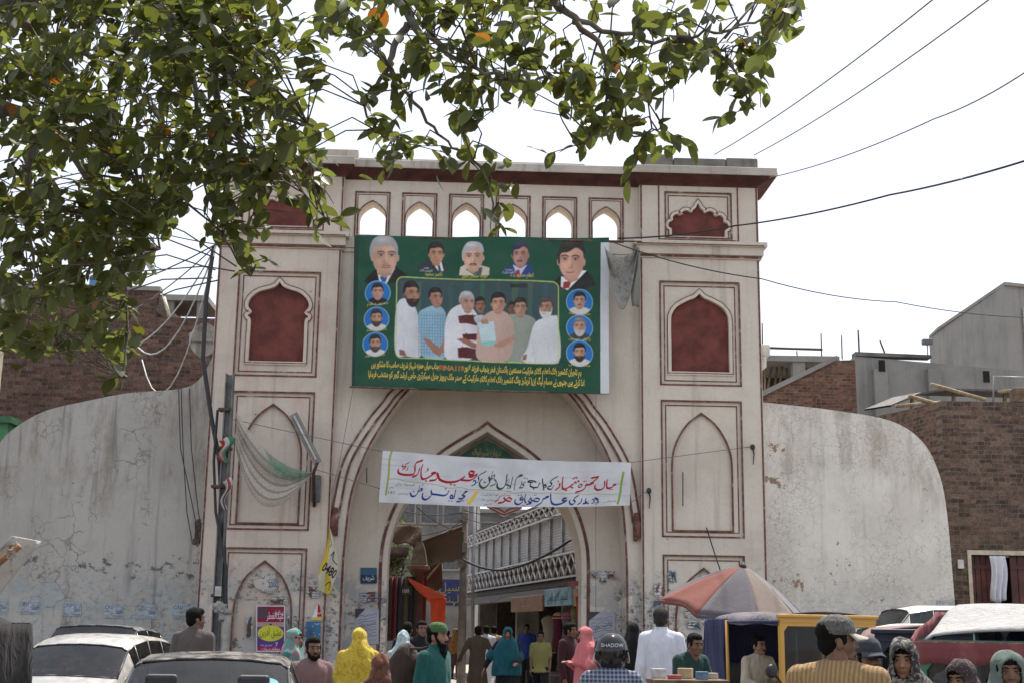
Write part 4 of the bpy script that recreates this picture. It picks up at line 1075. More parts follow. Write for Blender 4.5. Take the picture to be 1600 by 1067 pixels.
    dress(2.35, .6, 2.15, cloth('print_dress', (.26, .21, .12), (.08, .06, .04), pattern='floral', pscale=24), 'narrow floral dress hung beside the grey dress', w=.18)
    dress(6.0, .4, 1.95, cloth('beige_dress', (.30, .27, .22)), 'beige shirt hung deep in the lane', w=.4)
    for (x, lab, c, w, h) in ((1.15, 'long coral red cloth hung at the shop nearest the gate', cloth('coral_cloth', (.42, .055, .05)), .46, 1.75), (.55, 'dark brown cloth hung beside the coral red cloth', cloth('brown_cloth', (.07, .045, .04)), .3, 1.3)):
        mb = MB(); mb.grid(lambda u, v: Vector((w*(u-.5)*(1-.25*math.sin(v*3)), .06*math.sin(u*15+v), -h*v)), 22, 8)
        o = mb.build('hanging_cloth', c, None, solid=.006); o.location = SW(x, .62, 2.32); o.rotation_euler = (0, 0, rz+rad(70)); tag(o, lab, 'cloth')
    # goods on the step
    for i, (x, c, lab) in enumerate(((3.4, (.35, .05, .04), 'red plastic tub in front of the hanging dresses'), (4.1, (.08, .16, .13), 'dark green tub beside the red tub'), (2.7, (.10, .10, .10), 'black tub at the foot of the hanging cloths'))):
        mb = MB(); N = 16
        mb.loft([[Vector((r*math.cos(2*math.pi*j/N), r*math.sin(2*math.pi*j/N), z)) for j in range(N)] for r, z in ((.2, 0), (.27, .55), (.29, .55), (.29, .6), (.25, .6), (.2, .1))])
        o = mb.build('plastic_tub', M('tub_%d' % i, c, .45, .2)); o.location = SW(x, .9, .005); tag(o, lab, 'tub')
    # ---- left side of the lane: dim shops
    lb = thing('shop_row', 'row of dim brown shops along the left of the lane', 'building', (-3.2, 33.5, 0), rad(96))
    mb = MB(); mb.box(0, 22, 0, 5, 0, 3.4); mb.build('wall', M('dim_brown_wall', (.10, .075, .055), .9, .5, 2, .3), lb)
    mb = MB(); mb.box(-.1, 22, -.7, 5, 3.405, 3.55); mb.build('roof', M('sooty_cement', (.13, .115, .10)), lb)
    for k in range(5):
        mb = MB(); mb.box(.6+k*4.2, 3.6+k*4.2, -.04, -.004, .1, 2.6); mb.build('shutter', M('shutter_brown', (.06, .045, .04), .6, .4, 5), lb)
    # grey houses closing the view
    for i, (px0, px1, py, Y, c, lab) in enumerate(((600, 742, 762, 62, (.20, .19, .18), 'grey concrete house with small windows at the end of the lane'), (700, 830, 800, 70, (.17, .165, .16), 'dim grey house far down the lane behind the pole'))):
        a_ = at(px0, 985, Y); b_ = at(px1, 985, Y); zt_ = at(px0, py, Y).z
        o = thing('grey_house', lab, 'house', (a_.x, Y, 0))
        mb = MB(); mb.box(0, b_.x-a_.x, 0, 6, 0, zt_); mb.build('wall', M('far_house_%d' % i, c, .9, .35, .8), o)
        for r_ in range(3):
            for k in range(3):
                x = .5+k*(b_.x-a_.x-1)/3; z = zt_-1.6-r_*2.1
                if z < 2.5: continue
                mb = MB(); mb.box(x, x+.75, -.05, -.004, z, z+1.1); w_ = mb.build('window', M('far_glass', (.10, .105, .11), .4, .3), o)
                mb = MB(); mb.slab(rect(x-.06, x+.81, z-.06, z+1.16), [rect(x+.02, x+.73, z+.02, z+1.08)], -.09, -.004); mb.build('frame', CONC, w_)
        mb = MB(); mb.box(-.1, b_.x-a_.x+.1, -.2, 6, zt_+.004, zt_+.2); mb.build('roof', CONC, o)
    # blue and yellow cloth sign
    v = at(702, 925, 44); s_ = thing('shop_sign', 'blue sign with yellow writing hanging over the lane', 'sign', v, rad(0))
    mb = MB(); mb.box(-.36, .36, -.02, .02, -.42, .42); mb.build('board', M('royal_blue', (.04, .06, .22), .6, .3, 5), s_)
    for z, tx in ((.05, 'سیل'), (-.32, 'لہنگا')):
        vs, fs = text_mesh(tx, .36); cxx = (max(q[0] for q in vs)+min(q[0] for q in vs))/2
        mb = MB(); mb.add([(q[0]-cxx, -.026, q[1]+z) for q in vs], fs); mb.build('lettering', M('sign_yellow', (.5, .42, .06), .6, .1), s_)
    # concrete pole in the lane
    pb = ground_at(722, 36.5); o = thing('utility_pole', 'pale concrete utility pole standing in the lane behind the gate', 'pole', pb)
    ztp = at(722, 786, 36.5).z+1.5
    mb = MB(); mb.tube([(0, 0, 0), (0, 0, 2), (0.02, 0, ztp)], [.13, .115, .08], 10); mb.build('pole_shaft', M('pole_cement', (.21, .195, .18), .9, .3, 4, .3), o)
    mb = MB(); mb.box(-.5, .5, -.15, -.06, ztp-1.2, ztp-1.1); mb.build('cross_arm', IRON, o)
    for z in (3.2, 3.6, 4.4): mb = MB(); mb.box(-.16, .1, -.22, -.13, z, z+.28, bev=.02); mb.build('junction_box', M('jbox', (.16, .15, .14), .7, .4), o)
    v = at(741, 830, 38); mb = MB(); mb.tube([(0, 0, 0), (0, 0, 5.6)], [.04, .035], 8); o = mb.build('iron_pole', GREY); o.location = (v.x, 38, 0); tag(o, 'thin pale iron pole just right of the concrete pole', 'pole')
    # tarpaulins over the left stalls
    def sheet(P, c, lab, sag=.12, nm='tarpaulin'):
        P = [at(*p) for p in P]; o0 = P[0]
        mb = MB()
        def fn(u, v):
            q = (P[0]*(1-u)+P[1]*u)*(1-v) + (P[3]*(1-u)+P[2]*u)*v
            return q - o0 + Vector((0, .04*math.sin(u*9+v*5), -sag*math.sin(math.pi*u)*math.sin(math.pi*v)*2 + .03*math.sin(u*14)*v))
        mb.grid(fn, 16, 10); o = mb.build(nm, c, None, solid=.012); o.location = o0
        return tag(o, lab, 'tarpaulin')
    brn = cloth('brown_tarp', (.115, .075, .05)); brn2 = cloth('dark_tarp', (.085, .06, .045))
    sheet([(645, 850, 33), (722, 822, 33), (722, 872, 36), (648, 888, 36)], brn, 'brown tarpaulin stretched up to the pole over the stalls', .05)
    sheet([(606, 818, 33.2), (660, 822, 33.2), (658, 852, 33.0), (603, 846, 33.0)], brn2, 'dark brown board awning high on the left of the lane', .0)
    sheet([(640, 902, 33.5), (690, 876, 33.5), (692, 918, 34), (645, 935, 36)], brn, 'small brown tarpaulin propped with a stick behind the red one', .05)
    sheet([(700, 826, 36), (725, 830, 36), (722, 868, 37), (700, 880, 37)], M('grey_sheet', (.12, .115, .11), .8, .3), 'grey sheet hanging on the lane pole', .03)
    redt = cloth('red_tarp', (.62, .085, .035), dirt=.15, fold=.5)
    sheet([(638, 903, 31.8), (646, 925, 34.2), (697, 942, 34.2), (694, 930, 31.8)], redt, 'bright red tarpaulin slung over the clothes stall', .10)
    sheet([(672, 934, 32.0), (697, 934, 32.0), (695, 985, 32.1), (674, 975, 32.1)], redt, 'end of the red tarpaulin hanging straight down', .0)
    mb = MB(); a_ = at(655, 918, 33.2); b_ = at(688, 878, 33.4); mb.tube([Vector((0, 0, 0)), b_-a_], .03, 6); o = mb.build('prop_stick', BAMB); o.location = a_; tag(o, 'bamboo stick propping up the small brown tarpaulin', 'stick')
    # carved stall post with a price board
    v = ground_at(652, 32.6); o = thing('stall_post', 'dark stall post with a stone cap and hanging clothes', 'post', v); zc = at(652, 893, 32.6).z
    mb = MB(); mb.box(-.1, .1, -.1, .1, 0, zc); mb.build('shaft', fr, o)
    mb = MB(); mb.loft([[Vector((r*a, r*b, z)) for a, b in ((-1, -1), (1, -1), (1, 1), (-1, 1))] for r, z in ((.12, zc+.002), (.25, zc+.06), (.25, zc+.14), (.20, zc+.16), (.13, zc+.55), (.07, zc+.72))], smooth=False); mb.build('cap', M('post_cap', (.13, .11, .085), .9, .4, 7, .3), o)
    v = at(636, 922, 32.3); s_ = thing('price_board', 'small black board with a chalk price on the stall', 'sign', v)
    mb = MB(); mb.box(-.11, .11, -.02, .02, -.11, .11, bev=.01); mb.build('board', M('black_board', (.02, .025, .028), .6), s_)
    vs, fs = text_mesh('100', .12); mb = MB(); mb.add([(q[0]-.13, -.026, q[1]-.05) for q in vs], fs); mb.build('lettering', WHITEP, s_)
    cols = [(.05, .03, .03), (.14, .03, .03), (.04, .04, .06), (.10, .08, .06), (.03, .03, .035), (.16, .05, .04)]
    for i, px in enumerate((606, 614, 622, 632, 641, 660)):
        c = cloth('stall_cloth_%d' % i, cols[i])
        names = ('black', 'dark red', 'navy', 'brown', 'charcoal', 'rust red')
        w, h = .22, 1.5
        mb = MB(); mb.grid(lambda u, v_: Vector((w*(u-.5), .05*math.sin(u*11+v_+i), -h*v_)), 12, 5)
        q = mb.build('hanging_cloth', c, None, solid=.006); q.location = at(px, 900, 32.2+i*.06); tag(q, names[i] + ' cloth hanging at the stall left in the arch', 'cloth')
    # green bush behind the stall
    pb = ground_at(622, 35); o = thing('bush', 'green potted bush rising behind the clothes stall', 'bush', pb)
    mb = MB(); mb.tube([(0, 0, 0), (0, 0, 2.6), (.1, 0, 3.2)], [.06, .05, .02], 6); mb.build('stem', BARK, o)
    lv = MB(); rr = random.Random(2)
    for i in range(420):
        c_ = Vector((rr.gauss(0, .35), rr.gauss(0, .3), 3.35+rr.gauss(0, .42))); dd = Vector((rr.gauss(0, 1), rr.gauss(0, 1), rr.gauss(.2, .8))).normalized(); s2 = dd.orthogonal().normalized(); L_ = rr.uniform(.12, .28)
        lv.add([c_, c_+dd*L_*.5+s2*.03, c_+dd*L_, c_+dd*L_*.5-s2*.03], [(0, 1, 2, 3)], rr.choice((1, 2, 2)))
    lv.build('foliage', LEAFM, o)
    # hanging paper ornament under the cloth banner
    v = at(788, 797, 27.4); mb = MB()
    mb.slab([(-.42, .12), (-.0, -.14), (.42, .10), (.0, .16)], (), -.006, .006)
    o = mb.build('paper_pennant', M('pennant_white', (.55, .50, .46), .8, .2, 9)); o.location = v
    mb = MB()
    for s in (.0, .08): mb.band([(-.36, .10-s*.4), (-.1, .03-s), (0, -.04-s*.6), (.1, .03-s), (.36, .09-s*.4)], .025, -.012, -.0065)
    mb.build('red_stripe', M('pennant_red', (.30, .04, .04), .8), o); tag(o, 'white paper pennant with red stripes under the cloth banner', 'pennant')
lane()
# ================================================================== banners, posters and painted notices
def S(r, g, b):
    f = lambda x: (x/255/12.92 if x <= 10 else ((x/255+.055)/1.055)**2.4)
    return (f(r), f(g), f(b))
VINYL = print_mat('vinyl_print', .45, .3); COTTON = print_mat('cotton_print', .9, .45); PAPER = print_mat('paper_print', .85, .3)

def place_gate(o, label, cat, group=None):
    o.location = G0; o.rotation_euler = (0, 0, YAWG); return tag(o, label, cat, group)

def face(c, cx, cy, w, h, skin, hair, tilt=0.0, turn=0.0, must=None, beard=None, style='full', age=0):
    """a head about w wide and h tall round (cx, cy); turn -1..1 shifts the features sideways"""
    R_ = lambda x, y: (cx + x*w/2*1.0, cy + y*h/2)
    dk = tuple(x*.55 for x in skin); lt = tuple(min(1, x*1.25) for x in skin)
    c.poly([R_(-.5, .6), R_(.5, .6), R_(.52, 1.02), R_(.0, 1.22), R_(-.52, 1.02)], tuple(x*.7 for x in skin))
    for e in (-1, 1):
        if e*turn < .5: c.ell(*R_(e*.93, .05), w*.07, h*.11, tuple(x*.8 for x in skin))
    out = [R_(-.86, -.5), R_(-.5, -.9), R_(0, -1), R_(.5, -.9), R_(.86, -.5), R_(.92, 0), R_(.82, .5), R_(.45, .92), R_(0, 1.03), R_(-.45, .92), R_(-.82, .5), R_(-.92, 0)]
    o2 = closed_spl(out); c.poly(o2, skin)
    sx = -.55 if turn > 0 else .6; t0 = turn*.28
    c.soft(*R_(sx, .2), w*.22, h*.4, dk, .6, o2); c.soft(*R_(-sx*.5+turn*.2, -.35), w*.22, h*.2, lt, .55, o2); c.soft(*R_(turn*.3, .95), w*.4, h*.12, dk, .5, o2)
    for e in (-1, 1): c.soft(*R_(e*.95, .1), w*.12, h*.5, dk, .5, o2)
    c.soft(*R_(t0, .22), w*.1, h*.3, lt, .35, o2); c.soft(*R_(-.45, .25), w*.12, h*.1, tuple(min(1, v*1.2) for v in skin), .5, o2); c.soft(*R_(0, -.75), w*.5, h*.1, dk, .35, o2)
    # hair
    if style == 'full': hp = [R_(-1.02, .0), R_(-1.05, -.55), R_(-.75, -1.08), R_(-.1, -1.28), R_(.6, -1.15), R_(1.02, -.65), R_(1.02, .0), R_(.88, -.1), R_(.8, -.5), R_(.4, -.68), R_(-.2, -.6), R_(-.7, -.55), R_(-.88, -.1)]
    elif style == 'high': hp = [R_(-1.0, .0), R_(-1.0, -.5), R_(-.8, -.95), R_(-.2, -1.18), R_(.5, -1.12), R_(.98, -.7), R_(1.05, .05), R_(.9, .1), R_(.85, -.4), R_(.55, -.85), R_(0, -.98), R_(-.5, -.85), R_(-.85, -.45)]
    else: hp = [R_(-1.05, .15), R_(-1.08, -.5), R_(-.6, -1.15), R_(.2, -1.22), R_(.8, -1.0), R_(1.0, -.4), R_(.75, -.55), R_(.3, -.75), R_(-.3, -.5), R_(-.85, -.4), R_(-.92, .1)]
    if turn: hp = [(x - turn*w*.12, y) for x, y in hp]
    c.poly(hp, hair, smooth=True); c.soft(*R_(-.2, -1.0), w*.3, h*.1, tuple(min(1, x*1.8+.03) for x in hair), .5, closed_spl(hp))
    t = turn*.28
    for e in (-1, 1):
        ex, ey = R_(e*.4+t, -.12)
        c.soft(ex, ey-h*.01, w*.19, h*.11, dk, .85, o2); c.ell(ex, ey+h*.01, w*.07, h*.022, (.36, .31, .28)); c.ell(ex, ey+h*.01, w*.04, h*.027, (.02, .015, .012))
        c.stroke([(ex-w*.13, ey-h*.075), (ex, ey-h*.105), (ex+w*.13, ey-h*.07)], h*.035, hair if sum(hair) < .5 else (.08, .07, .065))
        c.stroke([(ex-w*.1, ey-h*.02), (ex, ey-h*.035), (ex+w*.1, ey-h*.015)], h*.018, (.03, .02, .018))
    n = R_(t*1.3, .3); c.soft(n[0]+w*.07*(1 if turn <= 0 else -1), n[1], w*.12, h*.15, dk, .7, o2); c.soft(n[0]-w*.02, n[1]-h*.1, w*.05, h*.14, lt, .6, o2)
    c.stroke([R_(-.14+t, .34), R_(t, .38), R_(.14+t, .34)], h*.02, tuple(x*.45 for x in skin))
    c.stroke([R_(-.3+t, .62), R_(t, .645), R_(.3+t, .6)], h*.035, (skin[0]*.55, skin[1]*.3, skin[2]*.28))
    if must: c.poly([R_(-.42+t, .56), R_(-.2+t, .44), R_(t, .47), R_(.2+t, .44), R_(.42+t, .56), R_(.2+t, .56), R_(t, .55), R_(-.2+t, .56)], must)
    if beard:
        c.poly([R_(-.9, .0), R_(-.78, .4), R_(-.45, .5), R_(-.35+t, .44), R_(t, .5), R_(.35+t, .44), R_(.5, .5), R_(.8, .4), R_(.9, .0), R_(.9, .55), R_(.55, 1.1), R_(0, 1.32), R_(-.55, 1.1), R_(-.9, .55)], beard, .95, smooth=True)
        c.stroke([R_(-.2+t, .66), R_(t, .68), R_(.2+t, .65)], h*.035, (skin[0]*.6, skin[1]*.35, skin[2]*.33))

def green_banner():
    c = Canvas(549, 366, 952, 616, 2.1, S(13, 74, 52))
    rr = random.Random(1)
    Z = lambda x, y: (540+x/3.81, 350+y/3.81)
    for k in range(60): c.soft(rr.uniform(550, 950), rr.uniform(368, 615), rr.uniform(8, 40), rr.uniform(5, 22), S(6, 58, 44) if k % 2 else S(20, 88, 60), .35)
    skin1 = S(205, 160, 135); BLK = S(22, 22, 24); HB = S(26, 22, 20)
    def suit(P, col): c.poly([Z(*p) for p in P], col)
    # five heads along the top
    suit([(95, 350), (150, 285), (185, 262), (290, 255), (345, 300), (385, 345), (250, 362), (130, 365)], BLK)
    suit([(172, 268), (190, 345), (235, 362), (285, 262), (215, 310)], S(228, 228, 230)); suit([(192, 322), (215, 308), (238, 322), (228, 356), (205, 350)], S(50, 88, 140))
    face(c, *Z(222, 195), 160/3.81, 215/3.81, S(206, 165, 142), S(158, 156, 158), turn=.35, must=S(150, 120, 105), style='full')
    suit([(420, 245), (470, 205), (500, 200), (560, 210), (597, 245), (590, 285), (430, 278)], S(48, 54, 58)); suit([(495, 205), (545, 278), (575, 275), (560, 215), (530, 225)], S(225, 225, 225)); suit([(538, 240), (552, 238), (562, 280), (545, 280)], S(45, 70, 100))
    face(c, *Z(530, 170), 92/3.81, 125/3.81, S(190, 145, 115), HB, turn=.25)
    suit([(668, 300), (675, 250), (705, 232), (800, 240), (850, 255), (848, 300)], S(206, 196, 180)); suit([(705, 262), (760, 300), (800, 300), (810, 250)], S(70, 90, 95))
    face(c, *Z(752, 190), 125/3.81, 160/3.81, S(214, 172, 150), S(176, 176, 180), must=S(30, 24, 22), turn=-.05, style='side')
    suit([(930, 280), (960, 245), (1010, 225), (1075, 220), (1110, 250), (1115, 290), (1080, 315), (960, 300)], S(36, 62, 120)); suit([(990, 235), (1010, 290), (1040, 295), (1075, 235), (1035, 255)], S(190, 195, 225)); suit([(1008, 272), (1030, 265), (1036, 312), (1012, 312)], S(165, 30, 45))
    face(c, *Z(1035, 175), 100/3.81, 140/3.81, S(186, 138, 122), S(40, 50, 70), must=S(45, 48, 62), turn=-.3, style='side')
    suit([(1225, 350), (1270, 300), (1330, 275), (1430, 255), (1470, 300), (1490, 350), (1400, 385), (1280, 375)], S(26, 28, 28)); suit([(1282, 300), (1280, 365), (1320, 385), (1435, 262), (1400, 260), (1330, 320)], S(232, 232, 234)); suit([(1295, 335), (1345, 325), (1330, 372), (1290, 378)], S(158, 40, 38))
    face(c, *Z(1342, 205), 160/3.81, 220/3.81, S(214, 164, 142), S(40, 32, 28), turn=-.3, style='side')
    # the group picture
    RR = []
    x0, y0, x1, y1, r = 295, 328, 1265, 832, 38
    for (px, py, a0) in ((x1-r, y1-r, 0), (x0+r, y1-r, 90), (x0+r, y0+r, 180), (x1-r, y0+r, 270)):
        for k in range(7): a = rad(a0+15*k); RR.append((px+r*math.cos(a), py+r*math.sin(a)))
    dY = lambda x: (x-780)*.018
    RRp = [Z(x, y+dY(x)) for x, y in RR]
    c.poly(RRp, S(52, 78, 80))
    for k in range(10): c.poly([Z(320+k*95, 345), Z(345+k*95+rr.uniform(0, 40), 345), Z(345+k*95, 560), Z(322+k*95, 560)], S(*[v+rr.randint(-12, 14) for v in (62, 90, 88)]), .7)
    c.poly([Z(975, 352), Z(1080, 354), Z(1080, 378), Z(975, 376)], S(34, 40, 42))
    def body(P, col, sh=.35):
        q = closed_spl([Z(*p) for p in P]); c.poly(q, col); xs = [p[0] for p in q]; ys = [p[1] for p in q]
        c.soft(max(xs)-.1*(max(xs)-min(xs)), np.mean(ys), (max(xs)-min(xs))*.3, (max(ys)-min(ys))*.5, tuple(v*.55 for v in col), sh, q)
        for k in range(4):
            x = min(xs)+(max(xs)-min(xs))*rr.uniform(.2, .8); c.soft(x, rr.uniform(min(ys), max(ys)), 1.2, 9, tuple(v*.6 for v in col), .4, q)
        return q
    wht = S(214, 216, 222)
    body([(295, 800), (288, 620), (300, 490), (345, 455), (405, 505), (432, 600), (446, 720), (440, 816), (360, 812)], wht)
    c.poly([Z(315, 770), Z(345, 775), Z(360, 812), Z(318, 806)], S(140, 95, 80))
    face(c, *Z(392, 425), 92/3.81, 130/3.81, S(176, 130, 108), HB, turn=.9, beard=S(36, 28, 26))
    q = body([(425, 560), (470, 512), (540, 492), (588, 535), (602, 650), (590, 816), (455, 814), (440, 700)], S(150, 186, 205))
    for k in range(11):
        x = 430+k*16; m, sl_ = None, None
        c.stroke([Z(x, 530+abs(k-5)*3), Z(x+4, 806)], .9, S(92, 132, 160), smooth=False)
    for k in range(13): c.stroke([Z(438, 560+k*19), Z(594, 556+k*19)], .8, S(100, 140, 165), smooth=False)
    c.poly([Z(455, 700), Z(490, 705), Z(575, 770), Z(560, 812), Z(520, 790)], S(160, 112, 92)); c.poly([Z(580, 690), Z(602, 690), Z(590, 780), Z(550, 800)], S(165, 118, 98))
    face(c, *Z(535, 445), 78/3.81, 108/3.81, S(178, 130, 108), HB, turn=.8)
    body([(592, 590), (620, 520), (690, 480), (760, 515), (795, 600), (795, 740), (740, 824), (600, 824), (585, 700)], S(222, 222, 228))
    gar = S(86, 22, 28)
    for P in ([(665, 556), (715, 545), (782, 548), (780, 612), (720, 600), (672, 602)], [(690, 668), (785, 660), (790, 700), (700, 706)], [(664, 752), (720, 745), (788, 760), (780, 818), (668, 814)]):
        c.poly([Z(*p) for p in P], gar)
        for k in range(14): x, y = rr.uniform(P[0][0], P[2][0]), rr.uniform(P[1][1], P[3][1]); c.ell(*Z(x, y), 1.2, 1.0, S(120+rr.randint(-50, 30), 40, 45))
    c.poly([Z(655, 700), Z(700, 690), Z(800, 735), Z(790, 760), Z(740, 745)], S(150, 105, 85))
    face(c, *Z(722, 470), 86/3.81, 115/3.81, S(190, 148, 128), S(170, 172, 176), turn=.7, must=S(160, 150, 145))
    face(c, *Z(797, 485), 60/3.81, 86/3.81, S(156, 110, 90), HB, must=HB); body([(760, 560), (800, 545), (835, 560), (820, 600), (780, 600)], S(190, 195, 200))
    face(c, *Z(985, 505), 45/3.81, 70/3.81, S(120, 85, 70), HB)
    body([(965, 570), (1000, 540), (1080, 545), (1132, 590), (1112, 720), (1060, 826), (960, 828)], S(150, 156, 145))
    face(c, *Z(1037, 500), 75/3.81, 104/3.81, S(186, 142, 118), S(34, 30, 28))
    body([(785, 620), (825, 545), (900, 515), (975, 550), (1002, 650), (962, 824), (790, 822), (778, 700)], S(198, 168, 155))
    face(c, *Z(905, 475), 86/3.81, 112/3.81, S(198, 150, 125), HB)
    c.poly([Z(785, 590), Z(880, 585), Z(895, 725), Z(808, 737)], S(196, 218, 224)); c.poly([Z(806, 712), Z(893, 702), Z(895, 725), Z(808, 737)], S(140, 200, 195))
    c.poly([Z(880, 725), Z(960, 690), Z(1000, 665), Z(1000, 700), Z(930, 745), Z(890, 740)], S(186, 140, 118)); c.poly([Z(800, 575), Z(840, 570), Z(850, 600), Z(806, 600)], S(180, 132, 110))
    body([(1120, 600), (1180, 562), (1240, 545), (1262, 575), (1264, 834), (1055, 828), (1082, 740)], S(216, 218, 222))
    c.poly([Z(1055, 790), Z(1080, 780), Z(1075, 815), Z(1050, 822)], S(150, 105, 88))
    face(c, *Z(1188, 498), 80/3.81, 110/3.81, S(178, 132, 110), S(70, 66, 62), turn=-.7, beard=S(205, 205, 205))
    c.poly([Z(285, 824), Z(1275, 842), Z(1275, 870), Z(285, 850)], S(13, 74, 52)) if False else None
    c.stroke(RRp + [RRp[0]], 1.3, S(186, 200, 110), smooth=False)
    c.blur(600, 430, 880, 575, .35)
    c.stroke(RRp + [RRp[0]], 1.3, S(186, 200, 110), smooth=False)
    c.poly([Z(320, 824), Z(1240, 841), Z(1290, 835), Z(1290, 868), Z(270, 852), Z(270, 818)], S(13, 74, 52)); c.stroke(RRp + [RRp[0]], 1.3, S(186, 200, 110), smooth=False)
    # medallions
    meds = [((182, 422), 74, S(26, 24, 22), None, None, S(30, 28, 28)), ((177, 585), 73, S(40, 34, 30), None, S(50, 42, 38), S(205, 205, 205)), ((172, 742), 73, S(28, 24, 22), None, S(70, 60, 54), S(215, 215, 215)),
            ((1392, 457), 77, S(24, 20, 20), S(20, 16, 16), None, S(210, 205, 195)), ((1392, 615), 77, S(120, 118, 115), None, S(190, 188, 185), S(60, 64, 70)), ((1392, 772), 77, S(24, 22, 20), None, S(24, 20, 18), S(210, 210, 210))]
    caps = ['محمد سلیم', 'ناصر احمد', 'حاجی انور', 'حاجی رشید', 'ڈاکٹر حسین', 'حافظ بلال']
    for i, ((mx, my), r_, hr, mu, be, clo) in enumerate(meds):
        x, y = Z(mx, my); R1 = r_/3.81
        c.ell(x, y, R1+.9, R1+.9, S(150, 195, 215), n=40); c.ell(x, y, R1, R1, S(30, 112, 188), n=40)
        cir = [(x+R1*math.cos(a), y+R1*math.sin(a)) for a in np.linspace(0, 2*math.pi, 40)]
        P = [(x-R1*.78, y+R1*.62), (x-R1*.4, y+R1*.42), (x, y+R1*.5), (x+R1*.4, y+R1*.42), (x+R1*.8, y+R1*.6), (x+R1*.5, y+R1*.86), (x, y+R1), (x-R1*.5, y+R1*.86)]
        c.poly(P, clo, smooth=True)
        face(c, x, y-R1*.1, R1*.92, R1*1.2, S(196, 150, 126), hr, must=mu, beard=be, turn=(.15 if i < 3 else -.1))
        c.text(caps[i], x, y+R1*.98, 6.2, S(225, 185, 70), 'c', rot=rad(4 if i < 3 else -3), width=R1*1.7)
    yl = S(228, 208, 78)
    for tx, x, y, w in (('ناصر سعید', 515, 305, 27), ('خواجہ سلمان رفیق', 762, 312, 40), ('اعظم محمود بٹ', 1045, 308, 36)): c.text(tx, *Z(x, y), 9, yl, 'c', rot=rad(-1), width=w)
    for tx, x, y, w in (('صدر', 470, 262, 8), ('کشمیر بلاک', 470, 280, 20), ('سرپرست', 965, 270, 12), ('کلاتھ مارکیٹ', 965, 288, 20)): c.text(tx, *Z(x, y), 5, S(225, 228, 228), 'c', width=w)
    c.blur(556, 368, 938, 570, .6); c.grain(.03, .5, 3); c.grain(.035, 1.8, 4)
    # two lines of thanks: dark edge first, then yellow
    L1a, L1b = 'ہم تاجران کشمیر بلاک اعظم کلاتھ مارکیٹ مستعین پاکستان فخر پنجاب فرزند لاہور', 'جناب میاں حمزہ شہباز شریف صاحب کا مشکور ہیں'
    L2 = 'ادا کرتے ہیں جنہوں نے مسلم لیگ (ن) ٹریڈرز ونگ کشمیر بلاک اعظم کلاتھ مارکیٹ کے صدر ملک پرویز جنرل سیکرٹری حاجی ارشد گجر کو منتخب فرمایا'
    og = S(226, 194, 76)
    for bold, col in ((.030, S(70, 90, 30)), (.022, og)):
        c.text(L1a, *Z(1402, 905), 14, col, 'r', rot=rad(-1.15), width=183, bold=bold); c.text(L1b, *Z(553, 888), 14, col, 'r', rot=rad(-1.15), width=106, bold=bold)
        c.text(L2, *Z(1420, 968), 14, col, 'r', rot=rad(-1.15), width=338, bold=bold)
    for bold, col in ((.032, S(220, 200, 90)), (.004, S(180, 40, 30))): c.text('MNA119', *Z(630, 893), 10.5, col, 'c', rot=rad(-1.15), bold=bold)
    # plain white right edge and a dark left hem
    c.poly([(938.6, 374), (952, 374), (952, 616), (938, 616)], S(205, 208, 212)); c.poly([(549, 366), (557.5, 366), (553.5, 616), (549, 616)], S(8, 52, 42))
    def warp(X, Y):    # canvas rectangle to the hung quadrilateral
        u = (X-549)/403; v = (Y-366)/250
        return px_plane(-.42, lambda a, z: .035*np.sin(a*2.3+z*1.1)+.018*np.sin(a*7.1+z*2.0)*np.clip((9.6-z)/3, .2, 1)+.03*np.exp(-((a+2.65)/.18)**2)*np.sin(z*2+a*18))(
            X + (1-u)*(4.5*(1-v)) - u*(0) + 0*v, Y - (1-u)*(0) + 3.0*(1-v)*(1+.9*u) + v*(-12*(1-u)+-1*u) + 0)
    o = printed('banner', c, warp, VINYL, None)
    place_gate(o, 'large green banner of portraits and yellow writing hung over the arch', 'banner')
    return o
green_banner()
# its wooden battens and ropes
def gate_tube(name, pts, r, m, label, cat, group=None, n=6):
    """pts: (px, py, depth from the gate front)"""
    P = []
    for px, py, dep in pts:
        u, z = gate_uv(px, py, dep); P.append(GW(u, dep, z))
    mb = MB(); mb.tube([p-P[0] for p in P], r, n); o = mb.build(name, m); o.location = P[0]; return tag(o, label, cat, group)
BLACKC = M('black_cable', (.02, .02, .022), .6, .3, 9)
ROPE = M('grey_rope', (.16, .15, .14), .9, .3, 20)
gate_tube('banner_batten', [(546, 604, -.40), (750, 610, -.40), (952, 614, -.40)], .022, WOOD, 'dark batten along the foot of the green banner', 'batten')
gate_tube('banner_batten', [(556, 369.5, -.39), (760, 373, -.39), (1003, 378, -.39)], .018, WOOD, 'thin batten along the head of the green banner', 'batten')

